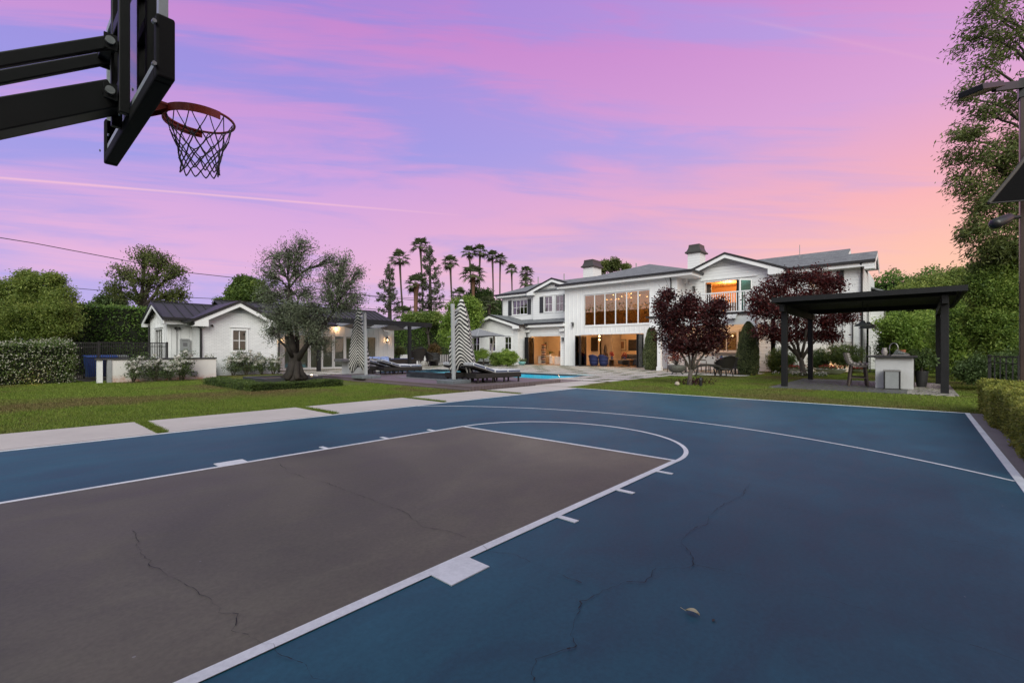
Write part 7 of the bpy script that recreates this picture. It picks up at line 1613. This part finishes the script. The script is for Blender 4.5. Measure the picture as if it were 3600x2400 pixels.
for x,l,hh in((1415,'vase of red flowers on the living room table near the armchairs',.42),(1555,'small vase of pink flowers on the living room table near the sofa',.2)):
    q=PX(*k(5,x,1295),34.6);o=thing('flower_vase',l,'vase',(34.6,q[1],zt_));MB().lathe([(.06,0),(.08,.1),(.05,.22),(.06,.26)],(34.6,q[1],zt_),14).build('vase_body',mat('blue_glass_vase',(.03,.06,.16),.3),o);P=np.array([34.6,q[1],zt_+.3+hh*.3])+NR.normal(size=(110,3))*np.array([.10,.10,.07+hh*.12]);npmesh('flowers',leafV(P,.10,.07),4,M_redf,o)
q=PX(*k(5,1345,1235),35.8);o=thing('sculpture','tall dark figure sculpture on a pedestal in the living room','sculpture',(35.8,q[1],.02));z_=PX(*k(5,1345,1235),35.8)[2];zt_=PX(*k(5,1342,1135),35.8)[2]
MB().box(35.65,35.95,q[1]-.16,q[1]+.16,.02,z_).build('pedestal',M_coffee,o);MB().lathe([(.15,0),(.13,.1),(.17,(zt_-z_)*.45),(.11,(zt_-z_)*.62),(.14,(zt_-z_)*.7),(.06,(zt_-z_)*.82),(.09,(zt_-z_)*.92),(.02,zt_-z_)],(35.8,q[1],z_),12).build('figure',mat('bronze_figure',(.04,.025,.018),.4,.4,12),o,smooth=True)
for i,y_ in enumerate((1040,1080)):
    q=PX(*k(5,1278,y_),34.5);o=thing('pendant_light',('upper glowing pendant bulb inside the living room opening','lower glowing pendant bulb inside the living room opening')[i],'pendant lamp',q,'living room pendant bulbs');MB().lathe([(.01,-.07),(.06,-.03),(.07,.02),(.03,.07)],q,12).build('bulb',emit('bulb_glow',(1,.62,.30),9),o);MB().tube([q+[0,.02*i,.07],(q[0],q[1]+.02*i,2.95)],.008,5).build('cord',M_dark,o)
# office
for x,z0_,n_ in((660,0,26),):
    q=PX(*k(5,x,1340),35.4);o=thing('book_tower','tall leaning tower of stacked books inside the office','books',(35.4,q[1],.02));zt_=PX(*k(5,655,1130),35.4)[2];nb=24;cols=[(.5,.48,.42),(.10,.03,.03),(.03,.05,.10),(.45,.4,.3),(.05,.05,.05),(.3,.1,.05)]
    for i in range(nb):
        z=.02+(zt_-.02)*i/nb;dx=rnd.uniform(-.04,.04);MB().box(35.3+dx,35.55+dx,q[1]-.17+rnd.uniform(-.04,.03),q[1]+.15+rnd.uniform(-.03,.04),z,z+(zt_-.02)/nb*.93).build('book',mat('book_cover%d'%(i%6),cols[i%6],.6,.3,9),o)
a=PX(*k(5,612,1250),35.9);b=PX(*k(5,770,1340),35.9);o=thing('office_desk','white desk with solid ends inside the office','desk',(35.9,(a[1]+b[1])/2,.02));MB().box(35.7,36.5,b[1],a[1],.70,.76).build('desktop',M_trim,o);MB().box(35.75,36.4,b[1],b[1]+.35,.02,.70).build('cabinet',M_trim,o);MB().box(35.75,36.4,a[1]-.3,a[1],.02,.70).build('cabinet',M_trim,o)
q=PX(*k(5,735,1250),36);o=thing('orchid','dark orchid in a white pot on the office desk','plant',(36,q[1],.76));MB().lathe([(.08,0),(.11,.16),(.09,.17)],(36,q[1],.76),14).build('pot',M_trim,o);npmesh('leaves',leafV(np.array([36,q[1],1.1])+NR.normal(size=(90,3))*np.array([.12,.18,.09]),.16,.05),4,G_dark,o)
q=PX(*k(5,825,1340),35.2);o=thing('side_cabinet','small white side cabinet with a dark box at the right of the office doorway','cabinet',(35.2,q[1],.02));MB().box(35.1,35.6,q[1]-.3,q[1]+.35,.02,.72).build('carcass',M_trim,o);MB().box(35.15,35.4,q[1]-.25,q[1]-.05,.72,1.25).build('box',mat('rust_panel',(.24,.13,.07),.7),o)
# upper rooms
M_spot=emit('spot_glow',(1,.8,.55),10)
m=0
for x,y in((1430,588),(1525,604),(1628,572),(1628,618),(1724,590),(1804,605)):
    q=PX(*k(5,x,y),34.6+m%3*.7);m+=1;zz=min(q[2],6.25);MB().lathe([(.05,0),(.05,.03),(.01,.031)],(q[0],q[1],zz),12).build('downlight',M_spot,None,('downlight left of the chandelier behind the tall window','downlight over the chandelier end behind the tall window','upper downlight in the fifth pane of the tall window','lower downlight in the fifth pane of the tall window','downlight at the left edge of the last tall pane','downlight at the right edge of the last tall pane')[m-1],'downlight','downlights behind the tall window')
q=PX(*k(5,1418,636),36.2);o=thing('chandelier','branched chandelier with small bulbs glowing behind the tall window','chandelier',q);mm=MB().tube([q,q+[0,0,.5]],.012,6)
bb=MB()
for i in range(9):
    an=i*.7;e=q+np.array([.5*math.cos(an),.62*math.sin(an),.05*math.sin(i)]);mm.bar(q,e,.012);bb.lathe([(.005,-.03),(.032,0),(.005,.035)],e,8)
mm.build('arms',M_dark,o);bb.build('bulbs',emit('bulb_glow',(1,.62,.30),9),o)
a=PX(*k(6,805,410),XR+.5);b=PX(*k(6,855,520),XR+.5);m=MB()
for i in range(14): y=b[1]+(a[1]-b[1])*i/14;m.tube([(XR+.5+.03*math.sin(i*2),y,3.4),(XR+.5+.03*math.sin(i*2),y,6.1)],.035,6)
m.build('bedroom_curtain',M_coffee,None,'dark brown curtain at the left of the open balcony doors','curtain')
a=PX(*k(6,1040,440),37.5);b=PX(*k(6,1150,520),37.5);o=thing('bed_headboard','dark cushioned headboard inside the balcony bedroom','bed',(37.6,(a[1]+b[1])/2,3.37));MB().box(37.5,37.7,b[1]-.5,a[1]+.4,3.36,4.9).build('headboard',M_coffee,o,bevel=.04);MB().box(35.8,37.5,b[1]-.4,a[1]+.3,3.36,3.95).build('mattress',M_trim,o,bevel=.08)
q=PX(*k(6,965,438),36);o=thing('ceiling_lamp','small branched ceiling lamp in the balcony bedroom','lamp',q);mm=MB().tube([q,(q[0],q[1],6.3)],.012,6)
for i in range(6): an=i*1.05;mm.bar(q,q+np.array([.25*math.cos(an),.3*math.sin(an),.05]),.025)
mm.build('arms',M_dark,o)
for x in(1008,1040,1070):
    q=PX(*k(6,x,942),33.2);o=thing('bar_pendant','glowing globe pendant behind the bar window','pendant lamp',q,'globe pendants behind the bar window');o['label']={1008:'left glowing globe pendant behind the bar window',1040:'middle glowing globe pendant behind the bar window',1070:'right glowing globe pendant behind the bar window'}[x]
    MB().lathe([(.01,-.06),(.05,-.03),(.06,0),(.04,.05),(.01,.06)],q,12).build('globe',emit('bulb_glow',(1,.62,.30),9),o);MB().tube([q+[0,0,.05],(q[0],q[1],2.9)],.006,5).build('cord',M_dark,o)
